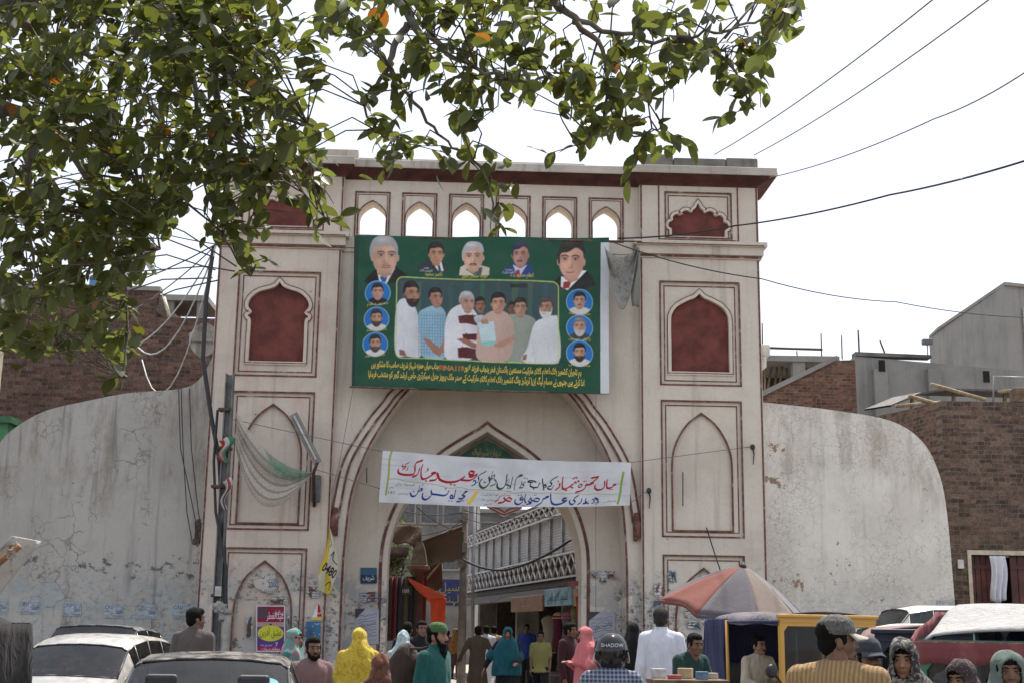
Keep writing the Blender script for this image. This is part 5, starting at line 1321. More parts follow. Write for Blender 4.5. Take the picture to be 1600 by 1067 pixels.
def white_banner():
    c = Canvas(590, 698, 990, 796, 2.6, S(206, 206, 210))
    rr = random.Random(8)
    A = lambda P: [(590+x/7.619, 690+y/7.619) for x, y in P]
    B = lambda P: [(780+x/7.273, 700+y/7.273) for x, y in P]
    red, dg, gr, bl, bk = S(164, 30, 42), S(24, 40, 52), S(36, 78, 66), S(28, 62, 128), S(34, 34, 38)
    for k in range(30): c.soft(rr.uniform(590, 990), rr.uniform(700, 796), rr.uniform(10, 50), rr.uniform(1, 3), S(178, 178, 184), .5)
    ol = S(150, 165, 82)
    c.stroke(A([(110, 60), (92, 200), (95, 400), (80, 690)]), 3.2, ol); c.stroke(B([(1440, 150), (1420, 330), (1410, 500), (1385, 660)]), 3.6, S(128, 165, 60))
    c.stroke(A([(100, 465), (200, 455), (300, 478), (450, 488), (560, 500), (700, 508), (850, 545), (980, 528), (1100, 552), (1250, 545), (1400, 552), (1600, 560)]), 1.3, S(150, 160, 80))
    c.stroke(B([(90, 466), (200, 486), (330, 470), (450, 488), (600, 474), (750, 490), (900, 486), (1020, 505), (1120, 490), (1250, 508), (1410, 498)]), 1.3, S(150, 160, 80))
    nb = rad(112)
    def W(f, P, w, col): c.stroke(f(P), w, col, nb)
    def D(f, x, y, s, col): p = f([(x, y)])[0]; c.poly([(p[0]-s, p[1]-.2*s), (p[0]-.1*s, p[1]-s*.8), (p[0]+s, p[1]+.2*s), (p[0]+.1*s, p[1]+s*.8)], col)
    b = 4.6
    # ho, mubarak, eid
    W(A, [(342, 198), (318, 222), (292, 234)], 2.4, red); W(A, [(262, 240), (252, 262), (272, 276), (290, 262), (294, 288), (262, 310)], 3, red); W(A, [(332, 268), (318, 290), (322, 312), (300, 325)], 2, red)
    W(A, [(500, 160), (455, 182), (418, 210), (408, 262), (414, 325), (395, 372), (330, 388), (255, 384), (212, 362), (206, 318)], b, red)
    W(A, [(466, 278), (456, 345), (432, 390), (388, 410)], b, red); W(A, [(500, 222), (488, 300), (492, 392), (512, 436), (556, 424), (600, 388), (640, 350)], b, red)
    c.ell(*A([(642, 336)])[0], 4.8, 2.9, red, rot=-.4); W(A, [(640, 352), (600, 385), (560, 418)], 3.2, red); D(A, 556, 462, 2.6, red); W(A, [(565, 270), (578, 290), (562, 300), (560, 282), (572, 305), (536, 334)], 1.6, red)
    W(A, [(1142, 288), (1100, 272), (1070, 296), (1085, 326), (1130, 318), (1092, 340), (1078, 352), (1110, 356), (1168, 318), (1150, 362), (1085, 412), (985, 414)], b, red)
    W(A, [(1022, 362), (985, 398), (922, 440), (820, 458), (730, 432), (700, 378), (692, 345)], b+.6, red); W(A, [(680, 330), (692, 392), (664, 436), (600, 452)], b, red); D(A, 860, 488, 2.4, red); D(A, 904, 494, 2.4, red)
    W(A, [(1282, 266), (1225, 306), (1186, 348), (1198, 392), (1184, 432)], 3.2, bl); W(A, [(1128, 432), (1135, 410), (1160, 420), (1152, 446), (1168, 440), (1150, 470), (1114, 488)], 3, bl)
    # watan, ahl, tamam
    W(A, [(1232, 388), (1208, 430), (1216, 488), (1256, 518), (1300, 488), (1330, 425), (1316, 352)], b, gr); D(A, 1270, 432, 2.4, gr); W(A, [(1360, 262), (1350, 330), (1346, 398)], 2.6, gr); W(A, [(1318, 402), (1350, 350), (1386, 318), (1378, 362), (1336, 386)], 3, gr); W(A, [(1382, 384), (1400, 400), (1410, 432), (1386, 466), (1342, 488)], 3, gr)
    W(A, [(1536, 300), (1528, 432), (1506, 500), (1462, 530), (1426, 500), (1422, 448)], b, gr); W(A, [(1568, 412), (1545, 462), (1582, 482), (1560, 522)], 3, gr)
    W(B, [(152, 250), (142, 330), (132, 416)], 3.6, gr); W(B, [(112, 286), (88, 318), (78, 362), (108, 378), (92, 424)], 3, gr)
    c.ell(*B([(246, 226)])[0], 3.6, 2.4, gr, rot=-.4); W(B, [(246, 234), (212, 252), (188, 300), (176, 436)], 3.4, gr); W(B, [(262, 306), (254, 370), (238, 404)], 3.2, gr); W(B, [(304, 318), (270, 352), (288, 372), (268, 404), (236, 408)], 3, gr); D(B, 288, 262, 1.8, gr); D(B, 318, 272, 1.8, gr)
    # se, janib, ki
    W(B, [(430, 322), (396, 302), (348, 300), (330, 318), (386, 326)], 3, dg); W(B, [(500, 262), (506, 330), (518, 402)], 3.6, dg); W(B, [(548, 350), (520, 358), (552, 378), (520, 408)], 3, dg); D(B, 518, 428, 2, dg)
    W(B, [(462, 345), (450, 392), (402, 402), (364, 382), (360, 345)], 3.4, dg); D(B, 470, 335, 1.8, dg); D(B, 402, 424, 1.8, dg)
    W(B, [(678, 222), (622, 268), (596, 302), (610, 340), (604, 368), (570, 384), (572, 414), (612, 418), (632, 368)], 3.4, dg)
    # shahbaz, hamza, mian
    W(B, [(702, 326), (704, 380), (660, 428)], b, red); D(B, 685, 296, 2.2, red); W(B, [(740, 228), (734, 320), (738, 402), (768, 418), (812, 386), (844, 352)], b, red); D(B, 782, 438, 2.4, red)
    W(B, [(840, 352), (868, 334), (880, 302), (898, 322), (914, 286), (930, 300)], 3.4, red); W(B, [(852, 356), (832, 386), (862, 392), (848, 414)], 2.6, red); W(B, [(846, 254), (880, 236), (912, 228)], 2.4, red); D(B, 868, 258, 1.6, red); D(B, 896, 250, 1.6, red)
    W(B, [(948, 336), (926, 360), (930, 386), (958, 378), (966, 350), (944, 338)], 3.2, red); W(B, [(1012, 340), (1002, 398), (962, 440), (896, 464)], b, red); D(B, 990, 294, 2, red); D(B, 1012, 290, 1.6, red)
    W(B, [(1068, 244), (1108, 236), (1150, 226), (1122, 268), (1088, 306), (1080, 330), (1040, 348), (1012, 346)], b, red); c.ell(*B([(1082, 322)])[0], 3.2, 2.4, red)
    W(B, [(1222, 290), (1226, 376), (1194, 424), (1146, 432), (1116, 402), (1116, 358)], b, red); W(B, [(1254, 272), (1250, 345), (1258, 404), (1302, 398), (1334, 364)], b, red); c.ell(*B([(1344, 352)])[0], 3.2, 2.4, red, rot=-.5); D(B, 1288, 426, 2, red); D(B, 1314, 428, 2, red)
    # second row
    s = 4.0
    c.text('منجانب :', *B([(1365, 625)])[0], 8, S(80, 80, 84), 'r', width=24, rot=rad(6))
    W(B, [(1164, 592), (1150, 568), (1118, 556), (1138, 582), (1168, 630), (1130, 636)], 2.6, bl); D(B, 1136, 660, 1.5, bl); W(B, [(1088, 592), (1096, 576), (1114, 586), (1106, 604), (1120, 608), (1112, 632), (1086, 640)], 2.8, bl)
    W(B, [(1050, 600), (1030, 636), (1052, 640), (1040, 664)], 2.4, bl); W(B, [(1020, 560), (1012, 606), (1026, 636), (985, 644)], s, bl); W(B, [(970, 568), (962, 622), (926, 656)], s, bl)
    W(B, [(930, 516), (888, 552), (874, 586), (894, 616), (864, 656), (832, 640), (826, 598)], s, bl)
    W(B, [(792, 562), (758, 560), (742, 586), (776, 602), (792, 596), (750, 632), (700, 652), (650, 654), (614, 612), (604, 496)], s+.5, bl)
    c.ell(*B([(566, 540)])[0], 3.4, 2.4, bl, rot=-.5); W(B, [(566, 548), (534, 566), (518, 572), (502, 626), (436, 682)], s, bl)
    W(B, [(476, 574), (436, 562), (408, 598), (456, 612), (476, 582)], s-.5, bl); W(B, [(408, 600), (384, 596), (372, 560), (352, 608), (384, 636), (330, 654)], s-.4, bl); W(B, [(408, 520), (438, 512)], 1.4, bl)
    W(B, [(314, 500), (304, 580), (318, 632)], s-.4, bl); W(B, [(280, 544), (252, 560), (262, 588), (286, 570), (276, 622), (236, 656), (196, 636), (194, 588)], s, bl)
    for x, y in ((232, 524), (262, 516), (288, 672), (312, 678)): D(B, x, y, 1.7, bl)
    W(B, [(152, 576), (122, 556), (90, 592), (136, 612), (156, 580)], s-.4, red); W(B, [(90, 594), (62, 622), (30, 632), (2, 634)], s-.4, red); W(B, [(112, 532), (142, 522)], 1.4, red)
    W(A, [(1510, 658), (1530, 700), (1492, 736), (1458, 742)], s, red); W(A, [(1462, 640), (1446, 690), (1410, 722)], s, red)
    c.text('مرکزی لوہا مارکیٹ', *A([(1570, 632)])[0], 7, bk, 'r', width=44); c.text('مصری شاہ', *A([(1400, 712)])[0], 7, bk, 'r', width=22); c.text('لاہور', *A([(1370, 775)])[0], 6, bk, 'r', width=13)
    c.poly(A([(1172, 562), (1208, 562), (1116, 778), (1064, 772)]), S(222, 190, 60))
    W(A, [(940, 742), (990, 732), (1000, 700), (966, 694)], s-.4, bl); W(A, [(1016, 676), (1020, 738)], 2.4, bl); W(A, [(1046, 604), (1006, 640), (1042, 660), (1000, 692)], s-.4, bl); c.ell(*A([(1050, 586)])[0], 2.8, 2.2, bl, rot=-.5); W(A, [(1050, 594), (1022, 616), (1002, 640)], 2.6, bl)
    W(A, [(925, 562), (914, 640), (906, 688), (868, 694), (862, 660), (884, 650), (894, 676)], s-.2, bl); D(A, 850, 736, 1.7, bl); D(A, 884, 738, 1.7, bl)
    W(A, [(838, 588), (824, 634), (784, 660), (700, 654), (640, 646), (624, 600)], s, bl); W(A, [(640, 646), (612, 702), (562, 736), (526, 708), (526, 648)], s+.3, bl); D(A, 800, 556, 2, bl)
    W(A, [(470, 606), (460, 652), (430, 690), (394, 690), (374, 648)], s, bl); D(A, 415, 622, 1.8, bl); W(A, [(484, 532), (478, 612)], 2.8, bl); W(A, [(526, 572), (496, 580), (522, 600), (478, 616)], 2.6, bl); D(A, 520, 522, 1.6, bl)
    c.text('چیئرمین', *A([(358, 672)])[0], 8, bk, 'r', width=17); c.text('امیدوار برائے', *A([(420, 545)])[0], 7, bk, 'r', width=31); c.text('141', *A([(182, 678)])[0], 9, bk, 'r', width=9.5); c.text('یوسی', *A([(162, 588)])[0], 6, bk, 'r', width=6)
    def warp(X, Y):
        u = (X-590)/400; v = (Y-698)/98
        X2 = 598-6.5*v + u*(388-(v*-4.5)) ; top = 703.5+18.5*u + 3.5*np.sin(np.pi*u); bot = 784+5.5*u + 5.0*np.sin(np.pi*u)
        return px_plane(-.55, lambda a, z: .03*np.sin(a*3.1+z*2)+.012*np.sin(a*9+z*5))(X2, top+(bot-top)*v)
    o = printed('cloth_banner', c, warp, COTTON, None)
    return place_gate(o, 'white cloth banner painted with red and blue calligraphy across the arch', 'banner')
white_banner()

# ---- gold lettering of the inscription board
brd = bpy.data.objects['inscription_board']
GOLD = M('gold_lettering', (.34, .22, .06), .5, .3, 9)
for tx, z, w in (('دروازہ شیرانوالہ', 5.2, .62), ('بسم اللہ الرحمن الرحیم', 4.98, 1.25)):
    vs, fs = text_mesh(tx, .26); x0 = min(v[0] for v in vs); x1 = max(v[0] for v in vs); k = w/(x1-x0)
    mb = MB(); mb.add([((v[0]-(x0+x1)/2)*k, 1.094, z+v[1]*.8) for v in vs], fs); mb.build('lettering', GOLD, brd)

# ---- posters and notices (x0, y0, x1, y1 in photo pixels; depth in the gate's own frame)
def poster(name, box, dep, draw, label, cat='poster', group=None, res=3.0, bg=(.6, .6, .6), curl=.01, mask=None, solid=.0):
    x0, y0, x1, y1 = box; c = Canvas(x0, y0, x1, y1, res, bg); draw(c, x0, y0, x1-x0, y1-y0)
    o = printed(name, c, px_plane(dep, lambda a, z: curl*np.sin(a*11+z*7)-curl*1.3), PAPER, None)
    if mask:
        bm = bmesh.new(); bm.from_mesh(o.data); ring = [gate_uv(*p, dep) for p in mask]
        kill = [v for v in bm.verts if not in_poly(v.co.x, v.co.z, ring)]
        bmesh.ops.delete(bm, geom=kill, context='VERTS'); bm.to_mesh(o.data); bm.free()
    return place_gate(o, label, cat, group)
def d_purple(c, x, y, w, h):
    c.poly([(x, y), (x+w, y), (x+w, y+h), (x, y+h)], S(205, 205, 212)); c.poly([(x+2, y+2), (x+w-2, y+2), (x+w-2, y+h-2), (x+2, y+h-2)], S(96, 62, 128))
    c.poly([(x+2, y+2), (x+w-2, y+2), (x+w-2, y+h*.36), (x+2, y+h*.36)], S(142, 36, 62)); c.poly([(x+2, y+4), (x+w*.4, y+4), (x+w*.35, y+h*.3), (x+2, y+h*.26)], S(70, 80, 90), .8)
    c.poly([(x+2, y+h*.36), (x+w-2, y+h*.36), (x+w-2, y+h*.46), (x+2, y+h*.46)], S(176, 150, 140)); c.ell(x+w*.5, y+h*.6, w*.44, h*.17, S(206, 206, 66)); c.ell(x+w*.5, y+h*.41, 2, 1.5, S(40, 40, 90))
    c.text('عیدالفطر', x+w*.94, y+h*.29, 15, S(236, 232, 240), 'r', width=w*.58); c.text('عیدالفطر', x+w*.94, y+h*.2, 10, S(236, 222, 230), 'r', width=w*.3)
    c.text('عشق آفرین', x+w*.5, y+h*.65, 15, S(30, 40, 20), 'c', width=w*.74); c.text('7', x+w*.7, y+h*.88, 9, S(225, 225, 235), 'c'); c.text('ستمبر بروز جمعہ', x+w*.35, y+h*.87, 6, S(200, 190, 220), 'c', width=w*.4); c.poly([(x+2, y+h*.9), (x+w-2, y+h*.9), (x+w-2, y+h-2), (x+2, y+h-2)], S(170, 40, 90)); c.text('بمقام دروازہ', x+w*.5, y+h*.96, 6, S(230, 230, 230), 'c', width=w*.6)
poster('poster', (400, 945, 446, 1018), .05, d_purple, 'purple and red poster with a yellow oval at the foot of the left tower')
def d_cpu(paper=True):
    def f(c, x, y, w, h):
        rr = random.Random(int(x)); base = S(158, 167, 174) if paper else S(196, 190, 180)
        c.poly([(x, y), (x+w, y), (x+w, y+h), (x, y+h)], base)
        for k in range(26): c.soft(rr.uniform(x, x+w), rr.uniform(y, y+h), rr.uniform(1, 5), rr.uniform(.6, 3), S(128, 122, 114) if k % 3 else S(176, 184, 190), .8)
        ink = S(52, 88, 120)
        c.text('C.P.U', x+w*.04, y+h*.36, h*.36, ink, 'l', width=w*.42, bold=.02); c.text('یو پی ایس سروس', x+w*.97, y+h*.2, h*.22, ink, 'r', width=w*.48); c.text('گھر بیٹھے', x+w*.97, y+h*.42, h*.22, ink, 'r', width=w*.44)
        c.text('2000', x+w*.95, y+h*.70, h*.32, ink, 'r', width=w*.36, bold=.02); c.text('0313 4964549', x+w*.5, y+h*.97, h*.26, S(84, 110, 132), 'c', width=w*.9)
    return f
cpl = ['at the left edge of the picture', 'right of the one cut by the picture edge', 'above the dark car roof', 'beside the weeds stain', 'third from the gate tower', 'closest to the gate tower']
xs_ = [(-18, 12), (30, 62), (98, 127), (163, 193), (213, 245), (270, 304)]
cpl = ['leftmost blue C.P.U notice, cut by the picture edge', 'faded C.P.U notice beside the leftmost one on the grey wall', 'C.P.U notice third from the left on the grey wall', 'C.P.U notice fourth from the left on the grey wall', 'C.P.U notice fifth from the left on the grey wall', 'C.P.U notice nearest the gate on the grey wall, over the man']
for i, (a, b) in enumerate(xs_):
    y = (936, 937, 940, 943, 944, 943)[i]
    poster('notice', (a, y, b, y+22), .49, d_cpu(), cpl[i], 'notice', 'blue notices pasted along the grey wall', 4.0, curl=.003)
for (a, y, b), lb in (((1391, 947, 1422), 'small blue stencilled notice above the white van roof'), ((1462, 936, 1491), 'small blue stencilled notice at the right end of the white wall')):
    def dd(c, x, y_, w, h):
        c.poly([(x, y_), (x+w, y_), (x+w, y_+h), (x, y_+h)], S(186, 182, 174)); c.text('C.P.U', x+1, y_+h*.8, h*.8, S(60, 104, 150), 'l', width=w*.42, bold=.02); c.text('یو پی ایس', x+w*.97, y_+h*.5, h*.4, S(70, 110, 150), 'r', width=w*.5); c.text('2000', x+w*.9, y_+h*.95, h*.4, S(70, 110, 150), 'r')
    poster('notice', (a, y, b, y+9), .49, dd, lb, 'notice', 'blue notices stencilled on the white wall', 4.0, curl=.002)
poster('torn_notice', (395, 890, 436, 928), .05, d_cpu(False), 'torn white notice reading 2000 in the bottom arch of the left tower', 'notice', None, 3.0, curl=.015, mask=[(398, 905), (412, 900), (424, 893), (430, 892), (431, 900), (433, 905), (433, 922), (431, 927), (420, 926), (412, 924), (400, 918), (396, 911)])
def d_script(c, x, y, w, h):
    rr = random.Random(int(x*3)); c.poly([(x, y), (x+w, y), (x+w, y+h), (x, y+h)], S(170, 170, 182))
    c.poly([(x, y), (x+w*.45, y), (x, y+h*.3)], S(74, 70, 74)); c.poly([(x, y+h*.92), (x+w*.4, y+h), (x, y+h)], S(120, 70, 130))
    for k in range(9):
        yy = y+h*(.2+.085*k); P = [(x+w*(.1+.1*j), yy+rr.uniform(-1.6, 1.6)-(j-4)*.5) for j in range(9)]; c.stroke(P, rr.uniform(.4, .9), S(84, 84, 98))
    c.text('جلسہ عام', x+w*.9, y+h*.42, 9, S(60, 60, 76), 'r', width=w*.7, rot=rad(16))
poster('poster', (555, 950, 592, 1006), .84, d_script, 'grey poster covered with script on the left side inside the arch')
poster('poster', (920, 955, 961, 1003), .84, d_script, 'grey poster with a dark corner on the right side inside the arch')
def d_red(c, x, y, w, h):
    c.poly([(x, y), (x+w, y), (x+w, y+h), (x, y+h)], S(170, 40, 44)); c.poly([(x, y+h), (x+w*.6, y), (x+w*.5, y+h)], S(220, 220, 222)); c.poly([(x, y+h*.8), (x+w, y+h*.75), (x+w, y+h), (x, y+h)], S(200, 180, 90)); c.text('عید', x+w*.9, y+h*.6, 7, S(230, 230, 230), 'r')
poster('poster', (485, 940, 505, 970), -.018, d_red, 'red and white triangular torn poster beside the tower corner', mask=[(486, 968), (496, 941), (500, 946), (504, 969)])
def d_blue(c, x, y, w, h):
    c.poly([(x, y), (x+w, y), (x+w, y+h), (x, y+h)], S(66, 108, 140)); rr = random.Random(5)
    for k in range(14): c.ell(x+rr.random()*w, y+rr.random()*h, 1, 1, S(150, 180, 200))
    c.soft(x+w*.3, y+h*.6, w*.3, h*.3, S(40, 60, 90), .6)
poster('poster', (478, 970, 501, 1001), -.02, d_blue, 'faded blue starry poster below the red torn one')
def d_plate(c, x, y, w, h):
    c.poly([(x, y), (x+w, y), (x+w, y+h), (x, y+h)], S(34, 60, 86)); c.poly([(x, y), (x+w, y), (x+w, y+h*.46), (x, y+h*.46)], S(58, 98, 124)); c.text('شریف', x+w*.5, y+h*.78, 11, S(222, 226, 226), 'c', width=w*.68, rot=rad(4))
poster('wall_plate', (563, 886, 589, 911), .82, d_plate, 'small square blue plate with white writing left inside the arch', 'sign', curl=0)
def d_frag(seed):
    def f(c, x, y, w, h):
        rr = random.Random(seed); c.poly([(x, y), (x+w, y), (x+w, y+h), (x, y+h)], S(*rr.choice(((178, 180, 184), (150, 160, 170), (190, 186, 176)))))
        for k in range(7): c.poly([(x+rr.random()*w, y+rr.random()*h) for _ in range(4)], S(*rr.choice(((60, 66, 70), (88, 104, 118), (120, 60, 50), (205, 205, 200)))), .9)
        for k in range(4): yy = y+h*(.2+.2*k); c.stroke([(x+w*(.1+.2*j), yy+rr.uniform(-1, 1)) for j in range(5)], .7, S(50, 52, 58))
    return f
frs = [((922, 890, 936, 904), .835, 'dark torn bill high on the right side inside the arch'), ((948, 890, 962, 905), .835, 'second dark torn bill high on the right, near the moulding'), ((936, 888, 949, 912), .84, 'pale torn bill between the two dark ones'), ((1021, 908, 1037, 934), -.02, 'pale peeling bill on the right tower beside the bottom panel'), ((1019, 936, 1038, 950), -.018, 'peeling bill with black figures on the right tower'), ((1021, 954, 1037, 972), -.018, 'small photo bill low on the right tower edge'),
       ((1042, 890, 1058, 912), .03, 'blank grey paper in the corner of the right bottom panel'), ((1068, 952, 1084, 966), .055, 'dark bill inside the bottom arch of the right tower'), ((1072, 966, 1096, 984), .055, 'purple picture bill low in the right bottom arch'), ((1088, 948, 1106, 962), .055, 'orange bill high in the right bottom arch'),
       ((560, 922, 592, 942), .83, 'shredded bills above the grey poster left in the arch'), ((478, 912, 500, 936), -.016, 'scraped bill remains on the left tower edge'), ((384, 958, 396, 1000), .035, 'dark strip bill left of the purple poster'), ((448, 955, 458, 985), .05, 'narrow bill right of the purple poster'), ((420, 930, 452, 944), .045, 'shredded brown paper over the purple poster')]
rr_ = random.Random(12)
for i, (bx, dep, lb) in enumerate(frs):
    x0, y0, x1, y1 = bx; n = 9
    ring = []
    for k in range(n*4):
        t = k/n; e = int(t); f = t-e; j = rr_.uniform(0, .16)
        p = [(x0+(x1-x0)*f, y0+(y1-y0)*j), (x1-(x1-x0)*j*.7, y0+(y1-y0)*f), (x1-(x1-x0)*f, y1-(y1-y0)*j), (x0+(x1-x0)*j*.7, y1-(y1-y0)*f)][e]
        ring.append(p)
    poster('torn_bill', bx, dep, d_frag(i+3), lb, 'poster', 'torn bills pasted on the gate', 2.6, curl=.008, mask=ring)
# ================================================================== people
def skin_mat(name, c):
    t = NT(name); v = t.mix(t.ramp(t.noise(18, 4, .6), .35, .7), tuple(x*.82 for x in c), tuple(min(1, x*1.1) for x in c)); t.col(v)
    t.b.inputs['Subsurface Weight'].default_value = .08; t.b.inputs['Subsurface Radius'].default_value = (.012, .005, .003)
    t.bump(t.noise(160, 2, .5), .08, .004)
    return t.fin(.5, spec=.35)
SK1 = skin_mat('skin_brown', (.27, .145, .09)); SK2 = skin_mat('skin_dark_brown', (.17, .088, .055)); SK3 = skin_mat('skin_light_brown', (.36, .21, .14))
HAIR = M('black_hair', (.008, .007, .006), .75, .4, 60, .8, spec=.12); HAIRG = M('grey_hair', (.05, .045, .042), .8, .5, 60, .8, spec=.12)
LIP = M('lips', (.20, .075, .06), .5, .2); EYEW = M('eye_white', (.30, .26, .23), .4, .1); EYEB = M('eye_dark', (.012, .008, .006), .15, .1)
SHOE = M('dark_leather', (.03, .022, .018), .55, .4, 12)

def rcone(mb, a, b, ra, rb, n=12):
    a, b = Vector(a), Vector(b); d = (b-a); L = d.length
    if L < 1e-5: return
    k = 5; pts = []; rs = []
    for i in range(k):
        t = math.sin(math.pi/2*(i/k)); pts.append(a - d/L*ra*math.cos(math.pi/2*(i/k))); rs.append(max(ra*math.sin(math.pi/2*(i/k)), ra*.02))
    pts += [a, a+d*.5, b]; rs += [ra, (ra+rb)/2, rb]
    for i in range(k-1, -1, -1): pts.append(b + d/L*rb*math.cos(math.pi/2*(i/k))); rs.append(max(rb*math.sin(math.pi/2*(i/k)), rb*.02))
    # drop duplicates
    P = [pts[0]]; Rr = [rs[0]]
    for p, r in zip(pts[1:], rs[1:]):
        if (p-P[-1]).length > 1e-5: P.append(p); Rr.append(r)
    mb.tube(P, Rr, n)
def ering(c, rx, ry, n=24, ph=0.0):
    return [Vector((c[0]+rx*math.cos(2*math.pi*j/n+ph), c[1]+ry*math.sin(2*math.pi*j/n+ph), c[2])) for j in range(n)]
def blend(mb, voxel, smooth=3, iters=None):
    """melt the overlapping pieces of mb into one continuous skin"""
    me = mb.mesh('tmp'); o = bpy.data.objects.new('tmp', me); COL.objects.link(o)
    m = o.modifiers.new('r', 'REMESH'); m.mode = 'VOXEL'; m.voxel_size = voxel; m.use_smooth_shade = True
    if smooth: s = o.modifiers.new('s', 'SMOOTH'); s.iterations = smooth; s.factor = .5
    dg = bpy.context.evaluated_depsgraph_get(); ev = o.evaluated_get(dg); out = bpy.data.meshes.new_from_object(ev)
    bpy.data.objects.remove(o); bpy.data.meshes.remove(me)
    co = np.empty(len(out.vertices)*3, np.float32); out.vertices.foreach_get('co', co); co = co.reshape(-1, 3)
    fs = [tuple(p.vertices) for p in out.polygons]; bpy.data.meshes.remove(out)
    return co, fs
def folds(co, fs, amp=.008, seed=0.0, kz=2.2, kx=14, hang=None):
    """cloth folds: mostly vertical creases pushed along the surface normal"""
    me = bpy.data.meshes.new('t'); me.from_pydata([tuple(c) for c in co], [], fs); me.update()
    n = np.empty(len(co)*3, np.float32); me.vertices.foreach_get('normal', n); n = n.reshape(-1, 3); bpy.data.meshes.remove(me)
    d = np.array([mnoise.noise(Vector((c[0]*kx+seed, c[1]*kx, c[2]*kz+seed))) + .5*mnoise.noise(Vector((c[0]*kx*2+seed, c[1]*kx*2, c[2]*kz*2.4))) for c in co.tolist()], np.float32)
    w = 1.0 if hang is None else np.clip((hang[0]-co[:, 2])/hang[1], .25, 1.0)
    return co + n*(d*amp*w)[:, None]
def part(name, co, fs, mats, parent, mi=None, smooth=True):
    me = bpy.data.meshes.new(name); me.from_pydata([tuple(c) for c in co], [], fs)
    if mi is not None: me.polygons.foreach_set('material_index', mi)
    me.polygons.foreach_set('use_smooth', [smooth]*len(fs)); me.update()
    return new_obj(name, me, parent, mats if isinstance(mats, (list, tuple)) else [mats])

def hand(mb, wrist, d, up, s, side, curl=.5):
    """palm, four fingers of different lengths with knuckle bends, and a thumb off the side of the palm"""
    d = d.normalized(); x = d.cross(up); x = x.normalized() if x.length > .05 else d.orthogonal().normalized(); n = x.cross(d)   # x across the palm, n out of the back
    for k in range(4):
        u = (k-1.5)/1.5; rcone(mb, wrist + x*u*.02*s, wrist + d*.085*s + x*u*.033*s, .014*s, .0125*s, 8)
    for k, L in enumerate((.068, .078, .074, .058)):
        u = (k-1.5)/1.5; p = wrist + d*.088*s + x*u*.034*s; dd = d.copy()
        for f_, r in ((.45, .0088), (.32, .0080), (.23, .0070)):
            ax = curl*(.5 if f_ > .4 else .9); dd = (dd*math.cos(ax) - n*math.sin(ax)).normalized(); q = p + dd*L*f_*s
            rcone(mb, p, q, r*s, r*.93*s, 8); p = q
    p = wrist + d*.028*s - x*side*.03*s; dd = (d*.75 - x*side*.65 - n*.25).normalized(); q = p + dd*.036*s; rcone(mb, p, q, .012*s, .0105*s, 8)
    dd = (d*.9 - x*side*.25 - n*.4).normalized(); rcone(mb, q, q+dd*.03*s, .0105*s, .008*s, 8)

